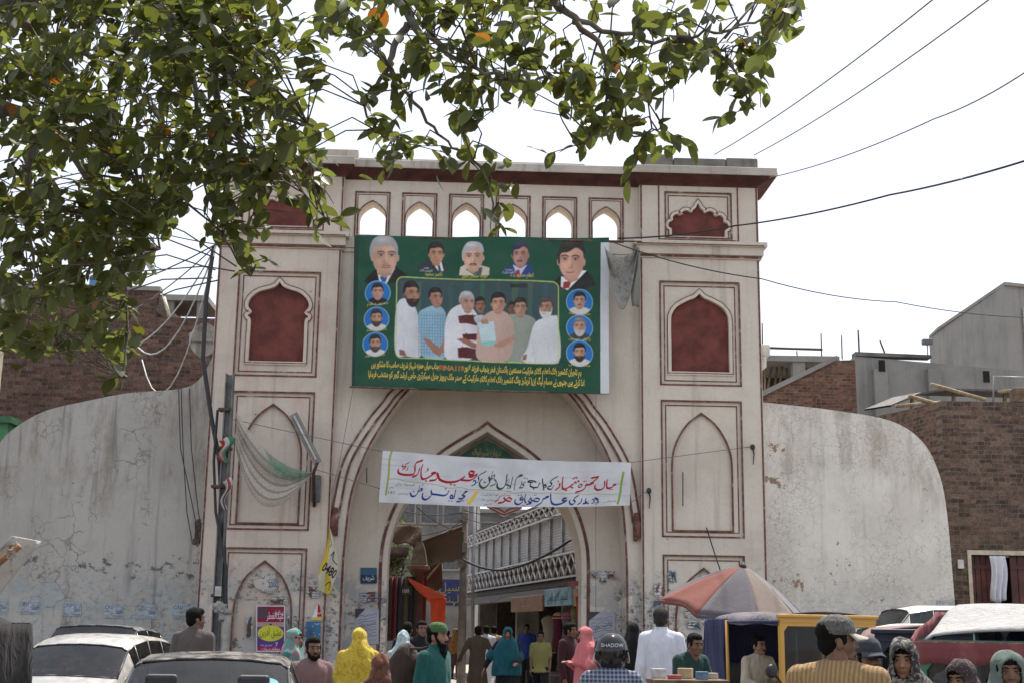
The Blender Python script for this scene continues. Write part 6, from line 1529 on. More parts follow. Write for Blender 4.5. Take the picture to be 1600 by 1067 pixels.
def person(label, px, py, Y, face=0.0, skin=None, dress=None, arms='down', legs='stand', leg_c=None, hair='short', hair_m=None, beard=0, cap=None, scarf=None, sleeves='long', hem=.48, head_yaw=0.0, head_pitch=0.0, lean=0.0, seat=None, group='people in the bazaar street', stout=1.0, female=False, detail=True, glasses=False, moustache=False):
    skin = skin or SK1; hair_m = hair_m or HAIR
    top = at(px, py, Y); H = top.z
    root = thing('person', label, 'person', (top.x, top.y, 0), rad(face), group)
    if seat is None: s = H/1.722; base = 0.0
    else: s = (H-seat)/.83; base = seat
    hz = (.93*s if seat is None else base+.06)     # hip height
    F_ = Vector((0, -1, 0)); R3 = Matrix.Rotation(lean, 3, 'X')    # lean forward about the hips
    def T(x, y, z):   # torso point, z measured up from the hip
        return R3 @ Vector((x*s, y*s, z*s)) + Vector((0, 0, hz))
    shw = .176*stout*(.92 if female else 1.0)
    shl, shr = T(shw, .01, .50), T(-shw, .01, .50)
    neck, hc = T(0, -.005, .56), T(0, -.026, .668)
    HM = Matrix.Translation(hc) @ Matrix.Rotation(lean*.35, 4, 'X') @ Matrix.Rotation(rad(head_yaw), 4, 'Z') @ Matrix.Rotation(rad(head_pitch), 4, 'X') @ Matrix.Scale(s, 4)
    # legs
    kn, an = [], []
    for sd in (1, -1):
        hip = T(sd*.095, 0, -.02)
        if seat is not None: k = hip + Vector((sd*.06*s, -.40*s, .02)); a = k + Vector((0, .02*s, -.43*s)); a.z = max(.09, base-.38) if base > .3 else .09
        elif legs == 'walk': f_ = sd*.17*s; k = Vector((sd*.095*s, -f_*1.0-.05*s, .50*s)); a = Vector((sd*.09*s, -f_*1.5+.07*s if sd < 0 else -f_*1.35, .10*s if sd > 0 else .14*s))
        else: k = Vector((sd*.10*s, -.015*s, .49*s)); a = Vector((sd*.105*s, .01*s, .085*s))
        kn.append((hip, k)); an.append(a)
    # arms: elbow and wrist offsets from the shoulder, x outward
    A_ = {'down': ((.035, .025, -.29), (.03, -.04, -.54)), 'swing': ((.05, -.08, -.28), (.04, -.22, -.50)), 'swingback': ((.05, .10, -.27), (.06, .08, -.52)), 'out': ((.14, .03, -.25), (.24, -.04, -.46)),
          'front': ((.05, -.08, -.27), (-.07, -.27, -.22)), 'carry': ((.045, -.02, -.28), (-.03, -.24, -.34)), 'bars': ((.12, -.16, -.22), (.08, -.42, -.24)), 'face': ((.05, -.18, -.20), (-.06, -.24, .04)), 'bend': ((.04, -.16, -.26), (.0, -.34, -.42)), 'lap': ((.06, -.06, -.28), (-.02, -.28, -.36))}
    if isinstance(arms, str): arms = (arms, arms)
    AR = []
    for sd, sh, nm in ((1, shl, arms[0]), (-1, shr, arms[1])):
        e, w = A_[nm]; AR.append((sh, sh + R3 @ Vector((sd*e[0]*s, e[1]*s, e[2]*s)), sh + R3 @ Vector((sd*w[0]*s, w[1]*s, w[2]*s))))
    # ---------------- body
    mb = MB(); st = stout
    rings = [(-.10, .135*st, .095), (0, .155*st, .11), (.12, .145*st, .105), (.26, .155*st, .11), (.38, .172*st, .112), (.46, .150*st, .09), (.51, .10*st, .07), (.56, .058, .058)]
    mb.loft([[T(0, 0, z) + R3 @ Vector((rx*s*math.cos(2*math.pi*j/20), ry*s*math.sin(2*math.pi*j/20), 0)) for j in range(20)] for z, rx, ry in rings])
    rcone(mb, T(0, .0, .48), T(0, -.018, .64), .062*s, .057*s)
    for (hip, k), a in zip(kn, an):
        rcone(mb, hip, k, .085*s, .058*s); rcone(mb, k, a, .056*s, .038*s); rcone(mb, a+Vector((0, .03*s, -.035*s)), a+Vector((0, -.14*s, -.052*s)), .038*s, .028*s, 10)
    for sh, e, w in AR:
        rcone(mb, sh + Vector((-.02*s if sh.x > 0 else .02*s, 0, -.03*s)), e, .046*s, .041*s); rcone(mb, e, w, .040*s, .029*s)
    co, fs = blend(mb, .016*s, 2); V = [co]; Fs = list(fs); mi = [0]*len(fs); off = len(co)
    def join(c2, f2, m2):
        nonlocal off
        V.append(np.asarray(c2, np.float32)); Fs.extend([tuple(i+off for i in f) for f in f2]); mi.extend([m2]*len(f2)); off += len(c2)
    # head
    hb_ = MB(); E = lambda c, r: hb_.ell(c, r, 20, 14)
    E((0, .012, .045), (.074, .092, .082)); E((0, -.018, -.012), (.066, .072, .078)); E((0, -.034, -.062), (.046, .052, .048)); E((0, -.068, -.088), (.02, .018, .017))
    E((.034, -.052, -.022), (.026, .028, .024)); E((-.034, -.052, -.022), (.026, .028, .024)); E((0, -.062, .038), (.055, .024, .016))
    rcone(hb_, (0, -.080, .018), (0, -.102, -.022), .008, .012, 10); E((.011, -.092, -.026), (.0085, .010, .008)); E((-.011, -.092, -.026), (.0085, .010, .008))
    E((0, -.080, -.056), (.024, .012, .012))
    for sd in (1, -1): E((sd*.074, .012, -.008), (.009, .020, .031))
    rcone(hb_, (0, .0, -.05), (0, .02, -.15), .052, .056, 14)
    c2, f2 = blend(hb_, .0065 if detail else .011, 1); c2 = np.array([tuple(HM @ Vector(v)) for v in c2.tolist()]); join(c2, f2, 0)
    if detail:
        eb = MB()
        for sd in (1, -1): eb.ell((sd*.031, -.0775, .011), (.0125, .0085, .0058), 12, 8, 2)
        for sd in (1, -1): eb.ell((sd*.031, -.0838, .0112), (.0060, .0035, .0058), 10, 6, 3)
        for sd in (1, -1): eb.tube([(sd*.014, -.086, .032), (sd*.032, -.0865, .038), (sd*.052, -.074, .032)], [.003, .0045, .002], 6, 4)
        for sd in (1, -1): eb.tube([(sd*.018, -.0835, .014), (sd*.031, -.0860, .0172), (sd*.045, -.078, .013)], .0030, 5, 3)
        eb.tube([(.022, -.084, -.056), (.008, -.0925, -.052), (0, -.0925, -.0535), (-.008, -.0925, -.052), (-.022, -.084, -.056)], [.002, .004, .0035, .004, .002], 6, 1)
        eb.tube([(.02, -.0835, -.058), (0, -.0925, -.064), (-.02, -.0835, -.058)], [.002, .0055, .002], 6, 1)
        V.append(np.array([tuple(HM @ Vector(v)) for v in eb.v], np.float32)); Fs.extend([tuple(i+off for i in f) for f in eb.f]); mi.extend(eb.m); off += len(eb.v)
    hm = MB()
    for sd, (sh, e, w) in zip((1, -1), AR): hand(hm, w + (w-e).normalized()*.012*s, (w-e), Vector((sd, .2, 0)) if abs((w-e).normalized().z) > .6 else Vector((0, 0, 1)), s*(.92 if female else 1.0), sd, .42)
    c2, f2 = blend(hm, .0058*s, 1); join(c2, f2, 0)
    bm_ = [skin, LIP, EYEW, EYEB, hair_m]
    part('body', np.concatenate(V), Fs, bm_, root, mi)
    # ---------------- hair and beard
    def headpart(name, build, mat, vox=.008, amp=.004, kx=70, sm=1):
        h = MB(); build(h); c, f = blend(h, vox if detail else vox*1.5, sm); c = folds(c, f, amp, len(label)*.37, kx*.6, kx); c = np.array([tuple(HM @ Vector(v)) for v in c.tolist()])
        return part(name, c, f, mat, root)
    if hair == 'short' and scarf is None:
        def hb2(h):
            h.ell((0, .024, .058), (.081, .096, .082), 20, 14); h.ell((0, -.022, .092), (.064, .064, .042), 16, 10); h.ell((0, .05, .0), (.066, .062, .07), 16, 10)
            for sd in (1, -1): h.ell((sd*.070, -.012, .022), (.010, .022, .036), 10, 8)
        headpart('hair', hb2, hair_m)
    if beard:
        def hb3(h):
            h.ell((0, -.052, -.080), (.048, .045, .036), 16, 10)
            for sd in (1, -1): rcone(h, (sd*.066, -.018, -.012), (sd*.046, -.05, -.07), .012, .022, 10); rcone(h, (sd*.024, -.090, -.046), (sd*.004, -.094, -.0415), .006, .007, 8)
            if beard > 1: h.ell((0, -.058, -.13), (.05, .042, .07), 16, 10); h.ell((0, -.055, -.18), (.036, .032, .05), 14, 10)
        headpart('beard', hb3, hair_m)
    elif moustache:
        def hb4(h):
            for sd in (1, -1): rcone(h, (sd*.028, -.086, -.050), (0, -.095, -.042), .004, .008, 8)
        headpart('moustache', hb4, hair_m, vox=.004, amp=.001)
    # ---------------- lower clothes
    lc = leg_c or dress
    mb = MB(); 
    for (hip, k), a in zip(kn, an):
        wl = 1.28 if leg_c is None or True else 1
        rcone(mb, hip, k, .105*s, .088*s); rcone(mb, k, a+Vector((0, 0, .0)), .088*s, .066*s)
    mb.loft([[Vector((0, 0, hz+z*s)) + Vector((rx*s*math.cos(2*math.pi*j/20), ry*s*math.sin(2*math.pi*j/20), 0)) for j in range(20)] for z, rx, ry in ((-.12, .16, .115), (0, .17*st, .125), (.1, .16*st, .12))])
    co, fs = blend(mb, .017*s, 3); co = folds(co, fs, .012*s, 3.1, 3, 11)
    part('trousers', co, fs, lc, root)
    # shoes
    mb = MB()
    for a in an: rcone(mb, a+Vector((0, .035*s, -.045*s)), a+Vector((0, -.15*s, -.056*s)), .044*s, .034*s, 12)
    co, fs = blend(mb, .012, 2); co[:, 2] = np.maximum(co[:, 2], .004)
    part('shoes', co, fs, SHOE, root)
    # ---------------- upper clothes: tunic or shirt with sleeves
    mb = MB(); n = 26
    rg = [(.575, .072, .070), (.55, .085, .08), (.52, .135*st, .092), (.485, .185*st, .105), (.44, .20*st, .118), (.36, .196*st, .128), (.24, .18*st, .128), (.10, .176*st, .13), (0, .19*st, .138)]
    if seat is None:
        if hem < .9:
            for q in (.25, .5, .75, 1): rg.append((-(.93-hem)*q, (.19*st+.055*q), .138+.04*q))
        else: rg.append((-.04, .19*st, .138))
    else: rg += [(-.06, .20*st, .15)]
    RG = []
    for z, rx, ry in rg:
        if z >= 0: RG.append([T(0, 0, z) + R3 @ Vector((rx*s*math.cos(2*math.pi*j/n), ry*s*math.sin(2*math.pi*j/n), 0)) for j in range(n)])
        else: RG.append([Vector((rx*s*math.cos(2*math.pi*j/n), ry*s*math.sin(2*math.pi*j/n), hz+z*s)) for j in range(n)])
    mb.loft(RG)
    for sh, e, w in AR:
        sd_ = 1 if sh.x > 0 else -1
        rcone(mb, T(sd_*.05, .005, .535), sh + Vector((-sd_*.018*s, 0, -.012*s)), .050*s, .062*s)
        sh = sh + Vector((-sd_*.004*s, 0, -.018*s))
        if sleeves == 'long': rcone(mb, sh, e, .072*s, .060*s); rcone(mb, e, e.lerp(w, .93), .059*s, .047*s)
        else: rcone(mb, sh, sh.lerp(e, .78), .072*s, .066*s)
    if seat is not None and hem < .9:
        for hip, k in kn: rcone(mb, hip, k, .12*s, .10*s)
    co, fs = blend(mb, .0135*s, 3); co = folds(co, fs, .024*s, len(label)*.71, 3.0, 9.5, (hz+.55*s, .4*s))
    nm = 'shirt' if hem >= .8 else 'tunic'
    part(nm, co, fs, dress, root)
    if not female and scarf is None and seat is None and hem < .8:
        mb = MB(); mb.loft([[T(0, -.008, z) + R3 @ Vector((r*s*math.cos(2*math.pi*j/18), r*s*.95*math.sin(2*math.pi*j/18), 0)) for j in range(18)] for z, r in ((.55, .078), (.60, .070), (.602, .064), (.56, .066))], cap=False)
        mb.build('collar', dress, root)
    # ---------------- headscarf
    if scarf is not None:
        sm_, style = scarf
        mb = MB()
        def hl(p): return HM @ Vector(p)
        e1 = MB(); e1.ell((0, .012, .045), (.092, .112, .104), 22, 14); e1.ell((0, -.012, -.03), (.088, .100, .112), 22, 14); e1.ell((0, .03, -.06), (.088, .092, .10), 20, 12)
        mb.add([hl(v) for v in e1.v], e1.f)
        lowz = {'short': .30, 'shawl': .10, 'long': -.08}[style]
        rgs = [(.67, .09, .10), (.62, .105, .118), (.59, .125, .128), (.54, .168*st, .138), (.49, .205*st, .146), (.42, .228*st, .155), (.30, .235*st, .162)]
        if lowz < .3: rgs += [(.18, .235*st, .165), (.10, .24*st, .17)]
        if lowz < 0: rgs += [(0, .245*st, .175), (-.08, .25*st, .18)]
        mb.loft([[T(0, 0, z) + R3 @ Vector((rx*s*math.cos(2*math.pi*j/24), ry*s*math.sin(2*math.pi*j/24), 0)) for j in range(24)] for z, rx, ry in rgs])
        if style != 'short':
            for sh, e, w in AR: rcone(mb, sh + Vector((-.03*s if sh.x > 0 else .03*s, 0, -.04*s)), e.lerp(sh, .1), .080*s, .085*s)
        co, fs = blend(mb, .011*s, 3); co = folds(co, fs, .024*s, len(label)*.53, 3.2, 10)
        inv = HM.inverted(); lp = np.array([tuple(inv @ Vector(v)) for v in co.tolist()])
        kill = (lp[:, 1] < -.035) & ((lp[:, 0]/.056)**2 + ((lp[:, 2]+.008)/.086)**2 < 1)
        keep = [f for f in fs if not any(kill[i] for i in f)]
        o = part('scarf', co, keep, sm_, root); m = o.modifiers.new('thick', 'SOLIDIFY'); m.thickness = .006*s; m.offset = -1
        if hair != 'none':
            headpart('hair', lambda h: (h.ell((0, -.006, .056), (.068, .078, .046), 18, 12), [h.ell((sd*.062, -.03, .035), (.016, .022, .036), 10, 8) for sd in (1, -1)]), hair_m)
    # ---------------- caps
    if cap:
        cm, kind = cap[:2]
        if kind == 'prayer':
            def f(h): h.loft([ering((0, .006, z), rx, ry) for z, rx, ry in ((.045, .083, .10), (.085, .083, .099), (.118, .070, .084), (.136, .045, .055), (.142, .015, .02))])
        else:
            def f(h):
                h.loft([ering((0, .008, z), rx, ry) for z, rx, ry in ((.040, .086, .103), (.075, .087, .104), (.11, .078, .094), (.135, .055, .068), (.148, .02, .025))])
        headpart('cap', f, cm, amp=.0015)
        if kind == 'peak':
            mb = MB()
            def vis(u, v):
                a = rad(-62+124*u); r0 = .085+.07*v
                return HM @ Vector((math.sin(a)*(.082+.012*v), -math.cos(a)*(.09+.075*v), .047-.020*v-.018*v*abs(math.sin(a))))
            mb.grid(vis, 14, 5); mb.build('visor', cap[2] if len(cap) > 2 else cm, root, solid=.005)
    if glasses:
        mb = MB()
        for sd in (1, -1): mb.add([HM @ Vector(p) for p in ((sd*.008, -.101, .024), (sd*.05, -.094, .024), (sd*.055, -.091, .004), (sd*.03, -.099, -.006), (sd*.01, -.102, .002))], [(0, 1, 2, 3, 4) if sd < 0 else (4, 3, 2, 1, 0)])
        mb.tube([HM @ Vector(p) for p in ((-.012, -.102, .02), (.012, -.102, .02))], .002*s, 5)
        for sd in (1, -1): mb.tube([HM @ Vector(p) for p in ((sd*.05, -.094, .02), (sd*.078, -.03, .016), (sd*.08, .01, .01))], .002*s, 5)
        mb.build('sunglasses', M('black_lens', (.008, .008, .01), .12), root)
    root['_s'] = s
    return root

CL = cloth
white_k = CL('white_kameez', (.62, .63, .70), dirt=.12); grey_k = CL('grey_brown_kameez', (.10, .085, .08)); brown_k = CL('brown_kameez', (.085, .062, .04)); mar_k = CL('maroon_kameez', (.05, .018, .022)); mauve = CL('mauve_shirt', (.20, .125, .13))
blk = CL('black_cloth', (.012, .012, .014)); teal_k = CL('deep_teal_kurta', (.018, .095, .088)); tan_s = CL('tan_shirt', (.36, .245, .125), (.26, .16, .075), pattern='stripe', pscale=14, dirt=.3); beige_k = CL('beige_kameez', (.36, .30, .21))
dkt = CL('charcoal_trousers', (.03, .03, .034)); bluet = CL('blue_tshirt', (.03, .06, .30)); olive = CL('olive_tshirt', (.22, .20, .07)); dgreen = CL('bottle_green_shirt', (.02, .05, .045))
ptchk = CL('check_shirt', (.05, .07, .13), (.35, .38, .45), pattern='check', pscale=11)
def build_people():
    P = person
    P('man in a grey brown tunic seen from behind beside the cracked grey wall', 306, 950, 15, 168, SK2, grey_k, 'down', head_yaw=-42)
    P('woman in a teal and pink flowered headscarf facing right', 458, 984, 16, 82, SK1, CL('teal_dress', (.07, .20, .18)), 'down', scarf=(CL('teal_flower', (.10, .30, .25), (.40, .16, .20), pattern='floral', pscale=9), 'shawl'), female=True)
    P('bearded man in a mauve t-shirt sitting in front of the left tower', 489, 998, 15.6, 25, SK2, mauve, ('lap', 'lap'), seat=.55, beard=1, sleeves='short', hem=.95, leg_c=CL('white_trousers', (.5, .5, .5)))
    P('woman seen from behind wrapped in a bright yellow shawl', 562, 983, 15, 184, SK1, CL('yellow_dress', (.50, .36, .04)), 'carry', scarf=(CL('yellow_shawl', (.56, .41, .055), (.40, .27, .03), pattern='floral', pscale=14, dirt=.2), 'long'), female=True, stout=1.18)
    P('person in pale teal with a rust red headscarf sitting low by the yellow shawl', 596, 1027, 13.2, 190, SK1, CL('pale_teal', (.28, .36, .36)), 'lap', seat=.44, scarf=(CL('rust_scarf', (.17, .07, .045), (.09, .04, .03), pattern='floral', pscale=11), 'short'), female=True, hem=.5)
    P('woman with a white and blue veil seen from behind near the arch', 630, 987, 16.8, 200, SK1, CL('pale_veil_dress', (.30, .38, .36)), 'down', scarf=(CL('white_blue_veil', (.42, .50, .50), (.22, .34, .40), pattern='floral', pscale=10), 'shawl'), female=True)
    P('long bearded man in a deep green tunic and green skullcap looking right', 681, 974, 12.3, 62, SK1, teal_k, ('down', 'down'), beard=2, cap=(CL('green_cap', (.06, .13, .05)), 'prayer'), head_yaw=4, stout=1.05)
    P('dark haired man looking out from behind the green cap man', 659, 970, 20, 20, SK2, blk, 'down')
    P('man in black standing behind the white and blue veil', 636, 972, 21, 150, SK2, blk, 'down', head_yaw=20)
    P('woman in an orange patterned shawl far down the lane', 712, 982, 44, 20, SK1, CL('purple_brown', (.10, .05, .06)), 'down', scarf=(CL('orange_print', (.32, .16, .05), (.12, .08, .04), pattern='floral', pscale=12), 'long'), female=True, detail=False)
    P('man in purple walking beside the orange shawl down the lane', 700, 984, 47, 185, SK2, CL('plum', (.07, .035, .07)), 'down', legs='walk', detail=False)
    P('man in a long brown tunic walking into the lane with arms out', 747, 978, 28.8, 186, SK2, brown_k, ('out', 'out'), legs='walk', hem=.42)
    P('man in white clothes ahead of the brown tunic man', 760, 977, 31.5, 190, SK2, white_k, 'swing', legs='walk', detail=False)
    P('man in beige clothes walking deeper in the lane', 772, 978, 35, 178, SK2, beige_k, 'down', legs='walk', detail=False)
    P('veiled woman in a blue teal shawl over black walking towards the square', 793, 980, 24, 5, SK1, blk, ('carry', 'out'), leg_c=blk, legs='walk', hem=.12, scarf=(CL('peacock_shawl', (.012, .085, .105), dirt=.3), 'long'), female=True, stout=1.12)
    P('young man in a bright blue t-shirt standing at the lane shops', 823, 975, 36, -6, SK2, bluet, 'down', sleeves='short', hem=.84, leg_c=dkt)
    P('boy in an olive yellow t-shirt and dark trousers walking out of the lane', 845, 986, 27.4, -4, SK2, olive, 'down', sleeves='short', hem=.84, leg_c=blk, legs='walk')
    P('man in dark maroon facing the pink shawl woman', 889, 973, 21, 60, SK2, mar_k, ('front', 'down'), head_yaw=15)
    P('woman in a coral pink shawl standing beside the maroon man', 916, 981, 19.4, -65, SK3, CL('coral_dress', (.48, .13, .14)), 'front', scarf=(CL('coral_shawl', (.56, .17, .18), dirt=.2), 'long'), female=True, hem=.3)
    P('woman veiled all in black between the helmet and the white tunic', 988, 974, 19, 170, SK2, blk, 'down', leg_c=blk, hem=.12, scarf=(blk, 'long'), female=True, stout=.9)
    P('tall man in a white tunic seen from behind at the stall', 1033, 950, 15.4, 176, SK2, white_k, ('down', 'down'), hair_m=HAIRG, head_yaw=-14, leg_c=white_k, hem=.36)
    P('dark haired youth in a dark green shirt bending over the stall', 1066, 984, 14.6, 30, SK2, dgreen, 'bend', lean=.32, sleeves='short', hem=.84, leg_c=dkt)
    P('man with a grey peaked cap and tan striped shirt seen from behind', 1306, 966, 7.0, 152, SK2, tan_s, ('carry', 'down'), cap=(CL('grey_camo_cap', (.13, .125, .115), (.07, .068, .065), pattern='floral', pscale=18), 'peak', CL('cream_visor', (.42, .38, .33))), head_yaw=-60, hem=.84, leg_c=dkt, stout=1.2)
    P('bearded man in sunglasses and a dark peaked cap facing the camera', 1353, 999, 8.1, 8, SK2, white_k, 'down', cap=(CL('dark_cap', (.05, .055, .065)), 'peak'), beard=1, glasses=True, head_yaw=6)
    P('woman in a black and white flowered headscarf looking left', 1411, 1002, 7.7, -14, SK1, CL('dark_dress', (.05, .045, .05)), 'front', scarf=(CL('dark_flower', (.035, .032, .036), (.26, .24, .20), pattern='floral', pscale=16), 'shawl'), female=True, head_yaw=-10)
    P('short woman in a dark speckled headscarf looking down to the left', 1503, 1031, 7.8, -48, SK1, CL('dark_dress', (.05, .045, .05)), 'down', scarf=(CL('speck_scarf', (.055, .04, .042), (.24, .16, .15), pattern='speck', pscale=60), 'shawl'), female=True, head_pitch=14)
    P('person in a dull grey green hood at the right edge of the picture', 1574, 1018, 7.1, -12, SK2, CL('grey_green_shawl', (.12, .16, .14)), 'down', scarf=(CL('grey_green_hood', (.13, .17, .15)), 'shawl'), female=True, stout=1.15)
build_people()
def stool(loc, h, label):
    t = thing('wooden_stool', label, 'stool', loc)
    mb = MB(); mb.box(-.19, .19, -.17, .17, h-.04, h, bev=.01); mb.build('seat', WOOD, t)
    for x in (-.16, .12):
        for y in (-.14, .10): mb = MB(); mb.box(x, x+.04, y, y+.04, 0, h-.042); mb.build('leg', WOOD, t)
p_ = at(489, 998, 15.6); stool((p_.x, p_.y, 0), .52, 'wooden stool under the man in the mauve t-shirt')
p_ = at(596, 1027, 13.2); stool((p_.x, p_.y, 0), .41, 'low wooden stool under the rust red headscarf')
mb = MB(); mb.ell((0, 0, 0), (.15, .11, .20), 18, 12); mb.ell((.02, .02, -.10), (.16, .12, .14), 18, 12); co_, fs_ = blend(mb, .014, 2); co_ = folds(co_, fs_, .02, 4.4, 5, 9)
bag = part('shoulder_bag', co_, fs_, CL('brown_bag', (.06, .042, .036)), None); p_ = at(634, 1040, 12.5); bag.location = (p_.x, p_.y, p_.z); tag(bag, 'dark brown shoulder bag on the back of the green capped man', 'bag')
mb = MB(); q_ = at(676, 1012, 12.3); mb.tube([Vector((0, 0, .16)), (q_-p_)*.6+Vector((0, -.02, .06)), q_-p_+Vector((0, 0, .02))], .014, 6); mb.build('strap', CL('brown_bag', (.06, .042, .036)), bag)
# ================================================================== cars, vans, rickshaws
def paint(name, c, rough=.28, dust=.45, metal=0.0):
    if name in _mc: return _mc[name]
    t = NT(name); g = t.n('ShaderNodeNewGeometry'); up = t.sep(g.outputs['Normal'])[2]
    d = t.math('MULTIPLY', t.ramp(t.noise(7, 6, .7), .35, .7), t.ramp(up, -.2, .9, .35, 1))
    t.col(t.mix(t.math('MULTIPLY', d, dust), c, (.33, .29, .25)))
    t.l(t.ramp(d, 0, 1, rough, min(1, rough+.45)), t.b.inputs['Roughness']); t.b.inputs['Metallic'].default_value = metal
    t.b.inputs['Coat Weight'].default_value = .35; t.b.inputs['Coat Roughness'].default_value = .12
    _mc[name] = t.mat; return t.mat
def glass_mat():
    t = NT('dusty_car_glass'); tr = t.n('ShaderNodeBsdfTransparent'); tr.inputs[0].default_value = (.26, .30, .30, 1)
    gl = t.n('ShaderNodeBsdfGlossy'); gl.inputs['Roughness'].default_value = .03; gl.inputs[0].default_value = (.9, .92, .95, 1)
    fr = t.n('ShaderNodeFresnel'); fr.inputs[0].default_value = 1.6
    m = t.n('ShaderNodeMixShader'); t.l(t.math('ADD', t.math('MULTIPLY', fr.outputs[0], .42), .015), m.inputs[0]); t.l(tr.outputs[0], m.inputs[1]); t.l(gl.outputs[0], m.inputs[2])
    df = t.n('ShaderNodeBsdfDiffuse'); df.inputs[0].default_value = (.16, .155, .145, 1)
    m2 = t.n('ShaderNodeMixShader'); t.l(t.ramp(t.noise(5, 6, .7), .35, .75, .02, .10), m2.inputs[0]); t.l(m.outputs[0], m2.inputs[1]); t.l(df.outputs[0], m2.inputs[2])
    t.l(m2.outputs[0], t.out.inputs[0]); return t.mat
GLASS = glass_mat()
RUBBER = M('tyre_rubber', (.018, .018, .018), .85, .3, 12); CHROME = M('chrome', (.55, .55, .55), .12, .1, metal=1.0); SEATM = M('seat_vinyl', (.04, .04, .045), .6, .3, 8)
BLKP = M('black_plastic', (.02, .02, .022), .5, .3, 10); LAMP = M('lamp_lens', (.5, .5, .48), .15, .1); TAIL = M('tail_lens', (.25, .015, .012), .2, .1)

def wheel(parent, c, r=.30, w=.18, axis='Y'):
    mb = MB(); N = 28
    prof = [(r*.62, -w/2), (r*.9, -w/2), (r, -w*.32), (r, w*.32), (r*.9, w/2), (r*.62, w/2)]
    def ring(rr, y): return [Vector((c[0]+rr*math.cos(2*math.pi*j/N), c[1]+y, c[2]+rr*math.sin(2*math.pi*j/N))) for j in range(N)]
    mb.loft([ring(a, b) for a, b in prof], cap=False); t_ = mb.build('wheel', RUBBER, parent)
    mb = MB(); mb.loft([ring(r*.62, -w*.45), ring(r*.5, -w*.3), ring(r*.15, -w*.4), ring(.01, -w*.42)], cap=False); mb.loft([ring(r*.62, w*.45), ring(r*.5, w*.3), ring(r*.15, w*.4), ring(.01, w*.42)], cap=False)
    mb.build('rim', GREY, t_); return t_

